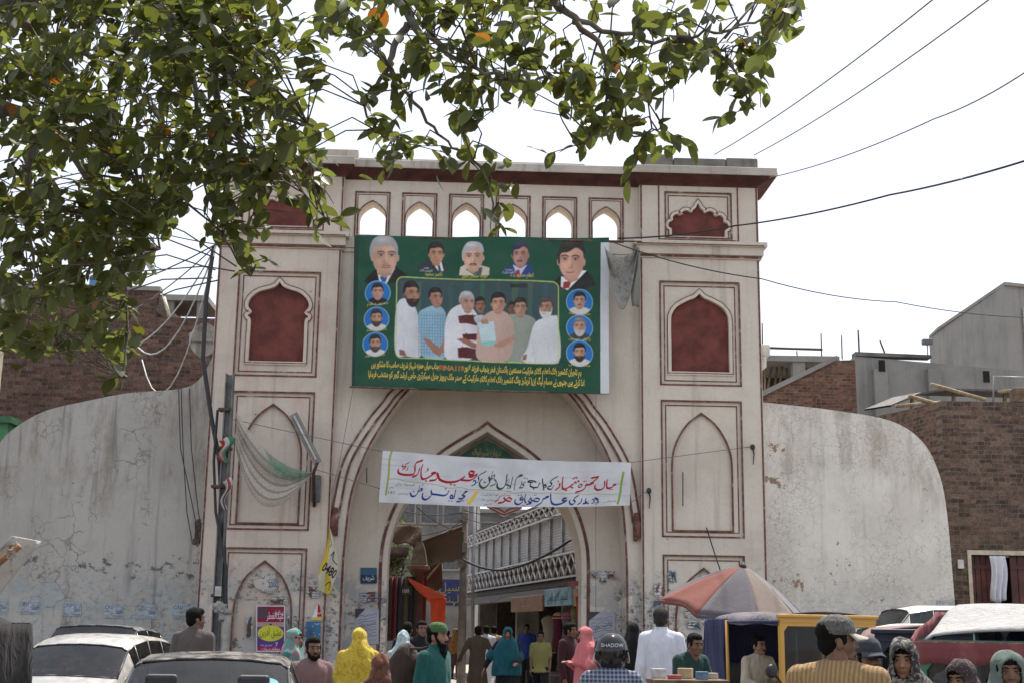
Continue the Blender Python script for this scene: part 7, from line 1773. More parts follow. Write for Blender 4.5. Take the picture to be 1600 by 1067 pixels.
def car(label, loc, rz, mp, L=3.9, W=1.62, prof=None, mirror=True, sticker=False, van=False, interior=True, cat='car', name='parked_car', group=None):
    """prof: list of stations (x, half sill, z sill, half belt, z belt, half roof, z roof)"""
    root = thing(name, label, cat, loc, rz, group)
    n = len(prof)
    rings = []
    for (x, hs, zs, hb, zb, hr, zr) in prof:
        c = zr + (.035 if zr > zb+.15 else .02)
        h = [(hs, zs), (hs+.02, (zs+zb)*.5), (hb, zb), (hb-.01, zb+.04*(1 if zr > zb+.15 else 0)+.001), (hr+.04, zr-.045 if zr > zb+.15 else zr-.004), (hr-.03, zr), (hr*.5, c-.008)]
        rings.append([Vector((x, y, z)) for y, z in h] + [Vector((x, 0, c))] + [Vector((x, -y, z)) for y, z in h[::-1]])
    m = len(rings[0]); mb = MB(); gl = {}
    vs = [p for r in rings for p in r]; fs = []
    def kind(i, j):
        a, b = prof[i], prof[i+1]; cab = lambda s: s[6] > s[4]+.15
        jj = min(j, m-2-j)
        if jj == 3 and cab(a) and cab(b): return 'side_window'
        if jj in (4, 5, 6) and cab(a) != cab(b): return 'windscreen' if cab(b) else 'rear_window'
        return None
    for i in range(n-1):
        for j in range(m-1):
            q = (i*m+j, i*m+j+1, (i+1)*m+j+1, (i+1)*m+j); k = kind(i, j)
            if k: gl.setdefault((k, i, 0 if k != 'side_window' else (1 if j < m/2 else -1)), []).append(q)
            else: fs.append(q)
    fs.append(tuple(range(m-1, -1, -1))); fs.append(tuple(range((n-1)*m, n*m)))
    mb.add(vs, fs, 0, True); b = mb.build('body', mp, root)
    e = b.modifiers.new('e', 'EDGE_SPLIT'); e.split_angle = rad(38)
    for (k, i, sd), quads in gl.items():
        g = MB(); idx = sorted({v for q in quads for v in q}); mp_ = {v: t for t, v in enumerate(idx)}
        g.add([vs[v] for v in idx], [[mp_[v] for v in q] for q in quads], 0, True); g.build(k, GLASS, root)
        # rubber seal round the pane
        cnt = {}
        for q in quads:
            for t in range(4): ed = tuple(sorted((q[t], q[(t+1) % 4]))); cnt[ed] = cnt.get(ed, 0)+1
        s = MB()
        for (a, c), q in cnt.items():
            if q == 1: s.tube([vs[a], vs[c]], .007 if k == 'side_window' else .014, 6)
        s.build('window_seal', BLKP if k != 'side_window' else mp, root)
    for x in (prof[1][0]+.55, prof[-2][0]-.5):
        for sd in (1, -1): wheel(root, (x, sd*(W/2-.10), .29), .29)
    xw = next(prof[i][0] for i in range(n-1) if prof[i+1][6] > prof[i+1][4]+.15); zb = next(prof[i+1][4] for i in range(n-1) if prof[i+1][6] > prof[i+1][4]+.15)
    if mirror:
        for sd in (1, -1):
            q = MB(); q.box(xw+.28, xw+.40, sd*(W/2+.02)-.0 if sd > 0 else -W/2-.20, sd*(W/2+.02)+.18 if sd > 0 else -W/2-.02, zb+.02, zb+.15, bev=.04); q.tube([(xw+.36, sd*(W/2-.08), zb+.03), (xw+.36, sd*(W/2+.06), zb+.06)], .02, 6); q.build('wing_mirror', mp, root)
    if interior:
        q = MB(); x0 = xw+.55; q.box(xw+.1, prof[-2][0]-.15, -W/2+.12, W/2-.12, .30, .36); q.build('cabin_floor', SEATM, root)
        q = MB(); q.box(xw+.12, xw+.5, -W/2+.14, W/2-.14, .55, zb-.02, bev=.05); q.build('dashboard', BLKP, root)
        for xs in (x0+.35, x0+1.2):
            for sd in (1, -1):
                if xs > prof[-2][0]-.5: continue
                q = MB(); q.box(xs-.1, xs+.36, sd*.37-.24, sd*.37+.24, .40, .58, bev=.05); q.box(xs+.30, xs+.44, sd*.37-.23, sd*.37+.23, .5, 1.02, bev=.05); q.box(xs+.33, xs+.42, sd*.37-.13, sd*.37+.13, 1.04, 1.2, bev=.03); q.build('seat', SEATM, root)
        q = MB(); N = 22; a_ = Matrix.Rotation(rad(65), 4, 'Y')
        q.tube([Vector((x0-.02, .37, .86)) + (a_ @ Vector((.17*math.cos(2*math.pi*j/N), .17*math.sin(2*math.pi*j/N), 0))) for j in range(N+1)], .014, 6); q.build('steering_wheel', BLKP, root)
    for sd in (1, -1):
        q = MB(); q.box(prof[0][0]-.02, prof[0][0]+.1, sd*.55-.16, sd*.55+.16, .58, .72, bev=.03); q.build('headlight', LAMP, root)
        q = MB(); q.box(prof[-1][0]-.06, prof[-1][0]+.03, sd*.62-.1, sd*.62+.1, .62, .84, bev=.03); q.build('tail_light', TAIL, root)
    if sticker:
        q = MB(); N = 24; i = max(i for i in range(n-1) if prof[i][6] > prof[i][4]+.15 and prof[i+1][6] <= prof[i+1][4]+.15)
        p0 = Vector((prof[i][0], .40, prof[i][6]-.03)); p1 = Vector((prof[i+1][0], .44, prof[i+1][6])); d = (p1-p0).normalized(); s_ = Vector((0, 1, 0)); nn = d.cross(s_); nn = nn if nn.x > 0 else -nn
        c_ = p0 + d*.36 + nn*.045
        q.add([c_ + d*.10*math.cos(2*math.pi*j/N) + s_*.15*math.sin(2*math.pi*j/N) for j in range(N)], [tuple(range(N))]); q.build('sticker', M('turquoise_sticker', (.06, .32, .42), .5), root)
    return root
def sedan(h=1.40, w=.80):
    return [(0, .62, .35, .64, .60, .55, .62), (.10, .72, .24, .74, .70, .66, .73), (.95, w, .20, w, .84, .70, .88), (1.18, w, .20, w, .88, .70, .93), (1.95, w, .20, w-.01, .90, .60, h-.02), (2.35, w, .20, w-.01, .90, .61, h), (2.95, w, .20, w-.01, .91, .60, h-.055), (3.55, w, .22, w-.02, .92, .64, .97), (3.95, w-.02, .24, w-.04, .90, .66, .94), (4.1, .68, .34, .68, .72, .6, .74)]
def hatch(h=1.46, w=.76):
    return [(0, .58, .35, .60, .62, .5, .64), (.10, .68, .24, .70, .72, .62, .76), (.62, w, .20, w, .88, .66, .93), (.80, w, .20, w, .92, .67, .98), (1.42, w, .20, w-.01, .95, .55, h-.13), (1.62, w, .20, w-.01, .95, .56, h-.055), (2.05, w, .20, w-.01, .95, .57, h), (2.55, w, .20, w-.01, .95, .57, h-.01), (3.05, w, .20, w-.01, .95, .55, h-.05), (3.30, w, .24, w-.03, .96, .58, .99), (3.38, .66, .34, .66, .80, .6, .82)]
def vanp(h=2.0, w=.84):
    return [(0, .70, .35, .72, .8, .6, .82), (.08, .78, .25, .80, .98, .70, 1.03), (.25, w, .22, w, 1.05, .72, 1.12), (.95, w, .22, w-.01, 1.08, .66, h-.08), (1.35, w, .22, w-.01, 1.08, .68, h-.01), (2.3, w, .22, w-.01, 1.08, .68, h), (3.3, w, .22, w-.01, 1.08, .68, h), (4.2, w, .22, w-.01, 1.08, .67, h-.03), (4.38, w, .24, w-.03, 1.08, .68, 1.13), (4.45, .76, .34, .76, .95, .7, .98)]
def put(px, Y): p = at(px, 985, Y); return Vector((p.x, p.y, 0))
def rot_off(root_loc, rz, off): c, s_ = math.cos(rz), math.sin(rz); return root_loc + Vector((c*off[0]-s_*off[1], s_*off[0]+c*off[1], 0))

def rickshaw(label, loc, rz, canvas, frame, body_m, roof_m=None, valance=None, zs=1.0, drop=0.0):
    """three wheeler, front towards +x"""
    r = thing('auto_rickshaw', label, 'auto rickshaw', loc, rz, 'auto rickshaws in the crowd'); roof_m = roof_m or canvas
    # tub
    mb = MB(); mb.box(-1.15, -.0, -.64, .64, .32, .82, bev=.05); mb.box(-.02, .75, -.62, .62, .30, .38, bev=.01); mb.build('tub', body_m, r)
    mb = MB(); mb.loft([[Vector((x, w*math.cos(a), z+h*math.sin(a))) for a in np.linspace(0, 2*math.pi, 20, endpoint=False)] for x, w, z, h in ((.72, .60, .74, .36), (.90, .50, .74, .36), (1.08, .34, .70, .30), (1.16, .18, .66, .18))]); mb.build('front_cowl', body_m, r)
    # canvas roof: a sagging hood with rounded edges
    zt = 1.70*zs
    def roof(u, v):
        x = -1.16+1.92*u; y = -.69+1.38*v; e = abs(2*v-1); f = abs(2*u-1)
        return Vector((x, y*(1-.03*f), zt + (.025 if valance else .035)*(1-e**3) - .10*(max(0, e-.86)/.14)**2 + .02*math.sin(u*9)*(1-e) - .05*max(0, (.12-u)/.12)**2*2 - .012*math.sin(u*15+v*5) - drop*max(0, (u-.7)/.3)))
    mb = MB(); mb.grid(roof, 30, 26); mb.build('canvas_roof', roof_m, r, solid=.012)
    # rear canvas and rear quarters
    def back(u, v): return Vector((-1.17-.05*math.sin(math.pi*v)+.012*math.sin(u*20), -.69+1.38*u, .80+(zt-.80-.04)*v))
    mb = MB(); mb.grid(back, 24, 10); mb.build('rear_canvas', canvas, r, solid=.012)
    for sd in (1, -1):
        def qtr(u, v): 
            w = .62 - .18*math.sin(math.pi*v)*.4
            return Vector((-1.16+w*u, sd*(.69+.01*math.sin(u*12+v*4)), .80+(zt-.80-.03)*v))
        mb = MB(); mb.grid(qtr, 12, 10); mb.build('side_canvas', canvas, r, solid=.012)
        if valance:
            mb = MB(); mb.grid(lambda u, v: Vector((-1.18+1.98*u, sd*(.715+.012*math.sin(u*30)), zt-.02-.13*v-.012*abs(math.sin(u*26))*v - drop*max(0, (u-.7)/.3))), 40, 3); mb.build('valance', valance, r, solid=.008)
        mb = MB(); mb.tube([(-.52, sd*.69, .5), (-.54, sd*.69, zt-.05)], .022, 8); mb.build('frame_post', frame, r)
        mb = MB(); mb.tube([(-.56, sd*.68, zt-.07), (.2, sd*.68, zt-.07-drop*.2), (.74, sd*.68, zt-.08-drop)], .022, 8); mb.build('roof_rail', canvas, r)
    if valance:
        mb = MB(); mb.grid(lambda u, v: Vector((.80+.012*math.sin(u*30), -.72+1.44*u, zt-drop-.03-.13*v-.012*abs(math.sin(u*26))*v)), 30, 3); mb.build('valance', valance, r, solid=.008)
    # windscreen hood frame
    zt -= drop
    mb = MB(); y0, y1 = -.66, .66
    if valance: zt -= .03
    out = [(y0, .92), (y1, .92), (y1, zt+.01), (y0, zt+.01)]; hole = [(y0+.05, 1.0), (y1-.05, 1.0), (y1-.05, zt-.18), (y1-.10, zt-.12), (y0+.10, zt-.12), (y0+.05, zt-.18)]
    q = MB(); q.slab(out, [hole], -.03, .03); MR = Matrix(((0, 1, 0, .76), (1, 0, 0, 0), (0, 0, 1, 0), (0, 0, 0, 1)))
    mb.add([MR @ Vector(v) for v in q.v], [f[::-1] for f in q.f]); 
    if not valance: mb.box(.73, .82, -.69, .69, zt-.02, zt+.02, bev=.012); mb.box(.735, .80, -.66, .66, zt-.075, zt-.055)
    mb.build('windscreen_frame', frame, r)
    mb = MB(); mb.add([(.765, y, z) for y, z in hole], [tuple(range(6))]); mb.build('windscreen', GLASS, r)
    mb = MB(); mb.tube([(.80, .1, 1.02), (.81, .25, 1.3)], .008, 5); mb.build('wiper', BLKP, r)
    # seats, handlebar, lamp, mirrors
    mb = MB(); mb.box(-1.05, -.5, -.55, .55, .56, .72, bev=.05); mb.box(-1.12, -.98, -.55, .55, .82, 1.22, bev=.05); mb.build('passenger_seat', SEATM, r)
    mb = MB(); mb.box(-.18, .2, -.26, .26, .55, .68, bev=.05); mb.box(-.26, -.18, -.26, .26, .70, 1.0, bev=.03); mb.build('driver_seat', SEATM, r)
    mb = MB(); mb.tube([(.62, -.36, 1.0), (.58, -.1, 1.0), (.60, 0, .98), (.58, .1, 1.0), (.62, .36, 1.0)], .018, 8); mb.tube([(.60, 0, .98), (.72, 0, .5)], .03, 8); mb.build('handlebar', BLKP, r)
    mb = MB(); mb.loft([[Vector((x, rr*math.cos(a), .88+rr*math.sin(a))) for a in np.linspace(0, 2*math.pi, 20, endpoint=False)] for x, rr in ((1.02, .06), (1.10, .11), (1.17, .115), (1.18, .10))]); mb.build('headlight', CHROME, r)
    for sd in (1, -1):
        mb = MB(); mb.tube([(.80, sd*.66, 1.0), (.90, sd*.80, 1.12)], .012, 6); mb.loft([[Vector((.90+dx, sd*.86+rr*math.cos(a)*.9, 1.16+rr*math.sin(a))) for a in np.linspace(0, 2*math.pi, 16, endpoint=False)] for dx, rr in ((-.02, .075), (.02, .08), (.035, .05))]); mb.build('mirror', CHROME if valance else BLKP, r)
    wheel(r, (.98, 0, .22), .22, .10); wheel(r, (-.82, .52, .22), .22, .12); wheel(r, (-.82, -.52, .22), .22, .12)
    mb = MB(); mb.box(.86, 1.12, -.09, .09, .44, .50, bev=.02); mb.build('mudguard', body_m, r)
    return r

def build_vehicles():
    silver = paint('silver_paint', (.36, .345, .325), .3, .3, .35); dkb = paint('dark_blue_grey_paint', (.045, .055, .065), .22, .4); dk = paint('charcoal_paint', (.045, .042, .04), .25, .55); wh = paint('white_van_paint', (.66, .66, .65), .35, .22); crm = paint('cream_paint_car', (.60, .57, .50), .35, .25)
    # fronts point to -x, so a car nosed towards the camera has rz = +90
    rz = rad(86); p = put(128, 16.4); c_ = rot_off(p, rz, (-1.45, 0)); car('silver hatchback facing the camera with its steering wheel in view', c_, rz, silver, prof=hatch(1.44), W=1.56, group='cars parked by the grey wall')
    rz = rad(84); p = put(152, 20.8); c_ = rot_off(p, rz, (-2.0, 0)); car('dark blue grey sedan parked behind the silver hatchback', c_, rz, dkb, prof=sedan(1.545, .84), W=1.7, group='cars parked by the grey wall')
    rz = rad(-82); p = put(335, 11.6); c_ = rot_off(p, rz, (-2.9, 0)); car('charcoal sedan seen from behind with a turquoise sticker on its rear window', c_, rz, dk, prof=sedan(1.335, .80), W=1.62, sticker=True, group='cars parked by the grey wall')
    mb = MB(); mb.ell((0, 0, 0), (.055, .05, .07), 12, 8); mb.ell((0, -.01, .1), (.045, .045, .045), 12, 8); mb.ell((.05, 0, .0), (.025, .025, .05)); mb.ell((-.05, 0, 0), (.025, .025, .05)); o = mb.build('red_toy', M('red_toy', (.3, .03, .03), .8)); o.location = rot_off(put(128, 16.4), rad(86), (-.22, .10)) + Vector((0, 0, .99)); tag(o, 'small red toy on the dashboard of the silver hatchback', 'toy')
    # vans at the right
    van = lambda lab, px, Y, rz, mat, h, sc=1.0: car(lab, rot_off(put(px, Y), rz, (0, 0)), rz, mat, prof=vanp(h), W=1.7, cat='van', name='parked_van', mirror=False, group='pale vans parked by the white wall')
    van('white van with a rounded roof parked against the white wall at right', 1312, 22.8, rad(3), wh, 2.06)
    v2 = van('white van at the far right in front of the red-brown door', 1524, 25.0, rad(2), wh, 2.19)
    v3 = van('low white minivan half hidden behind the peaked grey cap', 1262, 20.0, rad(3), wh, 1.735)
    v4 = van('cream minivan behind the youth bending over the stall', 1040, 21.5, rad(8), crm, 1.66)
    # rickshaws
    blue = CL('navy_canvas', (.035, .04, .10), dirt=.4, fold=.6); greyr = CL('faded_canvas_top', (.16, .145, .155), dirt=.4, fold=.6); yel = paint('yellow_paint', (.55, .29, .03), .4, .3)
    rz = rad(-72); rickshaw('auto rickshaw with a navy canvas hood and yellow windscreen frame', put(1243, 17.2), rz, blue, yel, yel, greyr, zs=1.06)
    rz = rad(-126); rickshaw('auto rickshaw with a white canvas top, red valance and green posts', Vector((3.62, 8.95, 0)), rz, CL('dark_blue_canvas', (.02, .03, .07)), paint('green_paint', (.02, .13, .075), .4, .3), paint('green_paint', (.02, .13, .075)), CL('white_canvas', (.40, .39, .38), dirt=.2, fold=.6), CL('red_valance', (.25, .085, .085), (.20, .06, .065), pattern='stripe', pscale=3), zs=1.045, drop=.185)
    rz = rad(-100); rickshaw('auto rickshaw with a dark blue inside and pale worn roof edge behind the women', put(1478, 11.6), rz, CL('dark_blue_canvas', (.02, .03, .07)), M('navy_frame', (.02, .025, .05), .6, .4, 8), blue, CL('worn_pinkish_canvas', (.26, .17, .15), dirt=.5), zs=.955)
    rz = rad(150); r4 = rickshaw('black auto rickshaw with painted panels cut by the left edge of the picture', Vector((-4.83, 9.9, 0)), rz, CL('black_canvas', (.03, .028, .028), fold=.7), M('olive_trim', (.10, .12, .04), .6), M('black_red_panel', (.06, .012, .012), .5, .4, 6), zs=.955)
    C_ = Canvas(0, 0, 60, 50, 1.2, S(30, 30, 32))
    C_.stroke([(3, 3), (57, 3), (57, 47), (3, 47), (3, 3)], 1.6, S(150, 150, 90), smooth=False); C_.ell(30, 14, 9, 9, S(120, 130, 140)); C_.ell(30, 14, 7.6, 7.6, S(40, 40, 44)); C_.ell(30, 14, 3.4, 3.4, S(150, 50, 44))
    for k in range(7): C_.ell(30+6*math.sin(k*1.7), 30+k*2.2, 3.2, 2.2, S(*((150, 40, 40), (190, 180, 170), (60, 100, 60))[k % 3]))
    for x_ in (10, 50): C_.stroke([(x_, 8), (x_+2, 24), (x_-1, 42)], 1.8, S(70, 96, 52))
    o_ = printed('painted_panel', C_, lambda X, Y_: np.stack([-1.2+X/60*.62, np.full_like(X, .725), 1.62-Y_/50*.8], 1), VINYL, r4, solid=.004)
    # driver in the yellow rickshaw
    person('man in a cream shirt sitting inside the navy hooded rickshaw', 1184, 997, 17.2, 24, SK1, CL('cream_shirt', (.42, .37, .28)), ('front', 'lap'), seat=.72, hem=.9, moustache=True, leg_c=dkt, head_yaw=10)
    # motorcycle and helmeted rider
    p = put(955, 9.4); m_ = thing('motorcycle', 'dark motorcycle under the helmeted rider', 'motorcycle', p, rad(90))
    wheel(m_, (.62, 0, .29), .29, .09); wheel(m_, (-.62, 0, .29), .29, .09)
    mb = MB(); mb.loft([ering((x, 0, z), .01, w) if False else [Vector((x, w*math.cos(a), z+h*math.sin(a))) for a in np.linspace(0, 2*math.pi, 16, endpoint=False)] for x, w, z, h in ((-.02, .06, .74, .06), (.1, .13, .77, .11), (.3, .12, .79, .11), (.42, .05, .78, .06))]); mb.build('fuel_tank', paint('black_tank', (.02, .02, .022), .2, .2), m_)
    mb = MB(); mb.box(-.75, .02, -.13, .13, .68, .76, bev=.035); mb.build('saddle', SEATM, m_)
    mb = MB(); mb.tube([(.62, .07, .29), (.45, .07, .85)], .025, 8); mb.tube([(.62, -.07, .29), (.45, -.07, .85)], .025, 8); mb.tube([(.40, -.36, .98), (.46, -.1, .98), (.46, .1, .98), (.40, .36, .98)], .016, 8); mb.build('handlebar', CHROME, m_)
    mb = MB(); mb.box(-.18, .25, -.12, .12, .26, .62, bev=.04); mb.tube([(.2, .12, .3), (-.3, .16, .28), (-.8, .17, .36)], [.03, .04, .05], 8); mb.build('engine', GREY, m_)
    rr = person('motorcyclist in a checked shirt wearing a shiny black full helmet', 955, 1004, 9.55, 180, SK2, ptchk, ('bars', 'bars'), seat=.78, hem=.9, leg_c=dkt, hair='none', group='people in the bazaar street')
    H = at(955, 1004, 9.55).z; s = rr['_s']; mb = MB()
    mb.ell((0, .012, .03), (.138, .158, .150), 28, 20); mb.ell((0, -.05, -.055), (.118, .112, .10), 24, 16)
    co, fs = blend(mb, .0065, 2)
    hcz = .78+.06+.668*s
    def HL(p): return Vector((p[0]*s, p[1]*s-.026*s, p[2]*s+hcz))
    keep = [f for f in fs if not any((co[i][1] < -.10 and abs(co[i][0]) < .092 and -.032 < co[i][2] < .052) for i in f) and not all(co[i][2] < -.115 for i in f)]
    part('helmet', [HL(c) for c in co.tolist()], keep, M('gloss_black_helmet', (.012, .012, .013), .08, .2), rr).modifiers.new('t', 'SOLIDIFY').thickness = .012
    hel = [o for o in rr.children if o.name.startswith('helmet')][0]
    mb = MB(); mb.grid(lambda u, v: HL((math.sin(rad(-70+140*u))*.132, -math.cos(rad(-70+140*u))*.158-.004, -.032+.086*v)), 16, 4); mb.build('visor', M('smoke_visor', (.02, .02, .022), .05), hel)
    for sd in (1, -1): mb = MB(); mb.grid(lambda u, v: HL((sd*(.141-.03*(v-.2)**2), .06-.13*u, -.06+.10*v-.05*u*v)), 8, 4); mb.build('stripe', M('silver_decal', (.5, .5, .52), .3), hel, solid=.006)
    vs, fs = text_mesh('SHADOW', .040); cx_ = max(v[0] for v in vs)/2
    mb = MB(); mb.add([HL(((cx_-v[0])*1.0, .012+.161*math.sqrt(max(0, 1-((cx_-v[0])/.138)**2-((v[1]+.035)/.15)**2)), v[1]+.065)) for v in vs], [f[::-1] for f in fs]); mb.build('lettering', M('white_decal', (.55, .55, .55), .4), hel)
build_vehicles()

def umbrella():
    Y = 19.6; tip = at(1161, 884, Y); R = 1.15
    u = thing('street_umbrella', 'big faded red, grey and tan umbrella shading the roadside stall', 'umbrella', (tip.x, Y, 0))
    tilt = Matrix.Rotation(rad(11), 4, 'X') @ Matrix.Rotation(rad(9), 4, 'Y'); T0 = Matrix.Translation((0, 0, tip.z)) @ tilt
    n = 8; sg = 6
    mats = [CL('umb_grey', (.115, .105, .115), fold=.15), CL('umb_tan', (.20, .16, .135), fold=.15), CL('umb_lilac', (.18, .165, .18), fold=.15), CL('umb_red', (.20, .072, .056), fold=.15), CL('umb_dark', (.10, .095, .11), fold=.15)]
    order = [2, 2, 0, 1, 4, 3, 0, 1]
    order = {0: 2, 1: 2, 2: 0, 3: 4, 4: 3, 5: 0, 6: 1, 7: 2}
    a0 = rad(-90-22.5)
    for k in range(n):
        def pan(uu, vv):
            a = rad(8)+2*math.pi*(k+uu)/n; sag = 1-.13*math.sin(math.pi*uu)*vv; r = R*vv*sag
            z = -.66*vv**1.28 - .03*math.sin(math.pi*uu)*vv*(1-vv) + .05*math.sin(math.pi*uu)*vv**4 - .008*math.sin(uu*9+vv*6)*vv
            return T0 @ Vector((r*math.cos(a), r*math.sin(a), z))
        mb = MB(); mb.grid(pan, 8, 10); mb.build('panel', mats[order[k]], u, solid=.006)
        mb = MB(); mb.tube([pan(0, v)-Vector((0, 0, .012)) for v in (.02, .3, .6, 1.0)], .008, 5); mb.build('rib', GREY, u)
        mb = MB(); mb.grid(lambda a, v: pan(a, 1.0)-Vector((0, 0, .05*v)), 8, 2); mb.build('flap', mats[order[k]], u, solid=.005)
    mb = MB(); mb.tube([T0 @ Vector((0, 0, .05)), T0 @ Vector((0, 0, -.9)), Vector((.16, -.2, 0))], .022, 8); mb.build('pole', GREY, u)
    mb = MB(); mb.loft([[T0 @ Vector((r*math.cos(2*math.pi*j/12), r*math.sin(2*math.pi*j/12), z)) for j in range(12)] for r, z in ((.05, -.012), (.055, .012), (.03, .025), (.012, .06))]); mb.build('top_cap', BLKP, u)
umbrella()
def stall():
    p = put(1072, 14.0); t = thing('stall_table', 'low wooden stall table between the white tunic man and the rickshaw', 'table', p, rad(4))
    zt = at(1072, 1060, 14).z
    mb = MB(); mb.box(-.38, .38, -.28, .28, zt-.05, zt, bev=.01); mb.build('tabletop', WOOD, t)
    for x in (-.34, .30):
        for y in (-.25, .21): mb = MB(); mb.box(x, x+.045, y, y+.045, 0, zt-.052); mb.build('leg', WOOD, t)
    rr = random.Random(5); cs = [((.5, .5, .5), 'white'), ((.35, .08, .07), 'red'), ((.45, .33, .2), 'brown'), ((.12, .2, .3), 'blue'), ((.42, .36, .28), 'cream')]
    lab = ['white carton at the left of the stall table', 'red carton on the stall table', 'brown paper box on the stall table', 'blue packet near the front of the stall table', 'cream box at the right of the stall table']
    for i, (c, nm) in enumerate(cs):
        mb = MB(); w, d, h = rr.uniform(.09, .15), rr.uniform(.08, .13), rr.uniform(.04, .11); mb.box(-w/2, w/2, -d/2, d/2, 0, h, bev=.006)
        o = mb.build('carton', M('carton_'+nm, c, .7, .3, 12)); o.location = p + Vector((-.28+.14*i, (-.12 if i % 2 else .1), zt+.001)); o.rotation_euler = (0, 0, rr.uniform(-.4, .4)); tag(o, lab[i], 'carton', 'goods on the stall table')
stall()
# ================================================================== cables, poles, hanging cloths
def wire(label, pts, r=.012, mat=None, sag=0.0, cat='cable', name='overhead_cable', group='cables round the gate'):
    P = [at(*p) for p in pts]; Q = []
    for i in range(len(P)-1):
        k = 10
        for j in range(k):
            t = j/k; q = P[i].lerp(P[i+1], t); q.z -= sag*4*t*(1-t); Q.append(q)
    Q.append(P[-1]); mb = MB(); mb.tube([q-Q[0] for q in Q], r, 6); o = mb.build(name, mat or BLACKC); o.location = Q[0]; return tag(o, label, cat, group)
GREYC = M('grey_cable', (.16, .155, .15), .6, .3, 9); WHC = M('white_cable', (.48, .48, .48), .6, .3, 9)
wire('highest thin wire running from the right parapet up to the top right', [(1116, 242, 27.2), (1470, -10, 16)], .011, GREYC, .12)
wire('second thin wire from the right parapet, just below the highest', [(1178, 243, 27.2), (1556, -8, 16)], .011, GREYC, .12)
wire('wire from the right end of the cornice to the right picture edge', [(1203, 278, 26.7), (1460, 186, 20), (1660, 72, 16)], .011, GREYC, .10)
wire('thick black cable crossing the right upper niche to the right edge', [(965, 373, 26.6), (1150, 353, 26.3), (1390, 305, 22), (1680, 226, 17)], .017, BLACKC, .06)
wire('thin cable drooping from the banner corner to the concrete house', [(955, 378, 26.5), (1190, 436, 26.5), (1400, 472, 30), (1640, 497, 34)], .012, BLACKC, .10)
# bundle on the left tower
wire('thick black cable bundle hanging down past the left tower', [(334, 385, 26.2), (322, 470, 26.1), (317, 560, 26.0), (330, 650, 25.9), (343, 720, 25.7), (350, 860, 25.6), (353, 965, 25.5)], .045, BLACKC)
wire('thin black cable beside the bundle on the pole', [(340, 640, 25.7), (334, 720, 25.6), (337, 800, 25.5), (354, 890, 25.4), (352, 1000, 25.4)], .028, BLACKC)
for i, (a, b, sg, r, m, lb) in enumerate((((338, 384), (212, 540), .35, .018, WHC, 'upper white cable swinging left from the tower corner'), ((337, 386), (216, 543), .9, .018, WHC, 'lower white cable of the pair swinging left'), ((336, 392), (222, 562), 1.7, .015, WHC, 'slack white cable looping lowest left of the tower'),
                                         ((338, 383), (180, 500), .15, .014, GREYC, 'grey cable running left into the fig leaves'), ((338, 382), (-40, 470), .5, .014, BLACKC, 'dark cable running far left behind the fig leaves'), ((338, 382), (150, 330), .1, .013, BLACKC, 'dark cable rising left into the fig leaves'))):
    wire(lb, [(*a, 26.1), (*b, 30)], r, m, sg)
for i, (x0, x1) in enumerate(((283, 292), (279, 303), (296, 310))):
    wire(('left', 'middle', 'right')[i] + ' of three thin wires hanging over the grey wall by the tower', [(x0, 607, 27.2), (x0+3, 700, 27.1), (x1, 800, 27.1), (x1+9, 850, 27.1)], .010, BLACKC)
wire('black conduit running down the inner edge of the left tower', [(486, 518, 26.95), (497, 556, 26.9), (501, 580, 26.9), (500, 770, 26.9)], .022, BLACKC, name='conduit')
wire('upper cord tying the cloth banner to the pole at left', [(365, 655, 25.7), (480, 680, 26.3), (598, 705, 26.46)], .007, ROPE, name='cord', cat='cord')
wire('lower cord tying the cloth banner to the lamp bracket', [(490, 732, 26.3), (594, 763, 26.46)], .007, ROPE, name='cord', cat='cord')
wire('upper cord tying the cloth banner to the right tower', [(985, 722, 26.55), (1175, 697, 27.2)], .007, ROPE, name='cord', cat='cord')
wire('lower cord tying the cloth banner to the right tower', [(984, 786, 26.55), (1015, 764, 27.1)], .007, ROPE, name='cord', cat='cord')
wire('thin plumb wire hanging beside the arch at right', [(931, 612, 26.7), (931, 960, 27.2)], .006, GREYC)
wire('thin wire hanging from the green banner at left', [(552, 606, 26.6), (531, 720, 26.9), (497, 850, 26.9)], .006, GREYC)
wire('cable sagging across the lattice building in the lane', [(722, 872, 36.2), (790, 890, 33), (893, 842, 31.9)], .03, BLACKC, .1)
for i, (a, b) in enumerate((((722, 800), (608, 792)), ((722, 812), (640, 850)), ((722, 806), (800, 815)), ((722, 796), (870, 806)), ((722, 830), (650, 790)), ((722, 818), (606, 838)))):
    wire(('topmost', 'steep', 'short', 'long', 'rising', 'lowest')[i] + ' thin wire strung from the lane pole', [(*a, 36.3), (*b, 33)], .012, BLACKC, .12)
# small hooks, nails and stains of rope ends on the towers
for px, py, lb in ((1176, 698, 'black rope knot high on the right tower'), (1014, 766, 'black rope knot on the inner edge of the right tower')):
    u, z = gate_uv(px, py, -.02); p = GW(u, -.03, z); mb = MB(); mb.ell((0, 0, 0), (.05, .03, .06)); mb.tube([(0, 0, 0), (.02, -.02, -.15), (.0, -.01, -.36)], [.02, .014, .008], 6); o = mb.build('rope_knot', BLACKC); o.location = p; tag(o, lb, 'rope')
for pts, lb in ((((1067, 737), (1067, 790)), 'short rusty rod fixed in the right tower panel'), ((573, 730), (573, 752)), None) if False else ((((1067, 737), (1067, 790)), 'short rusty rod fixed in the right tower panel'), (((573, 730), (573, 754)), 'short iron hook left of the cloth banner')):
    gate_tube('iron_rod', [(pts[0][0], pts[0][1], -.03), (pts[1][0], pts[1][1], -.03)], .012, IRON, lb, 'rod')
gate_tube('iron_rod', [(1104, 824, -.02), (1112, 850, -.3), (1126, 892, -.9)], .014, BLACKC, 'thin dark stick leaning out from the right tower over the umbrella', 'stick')

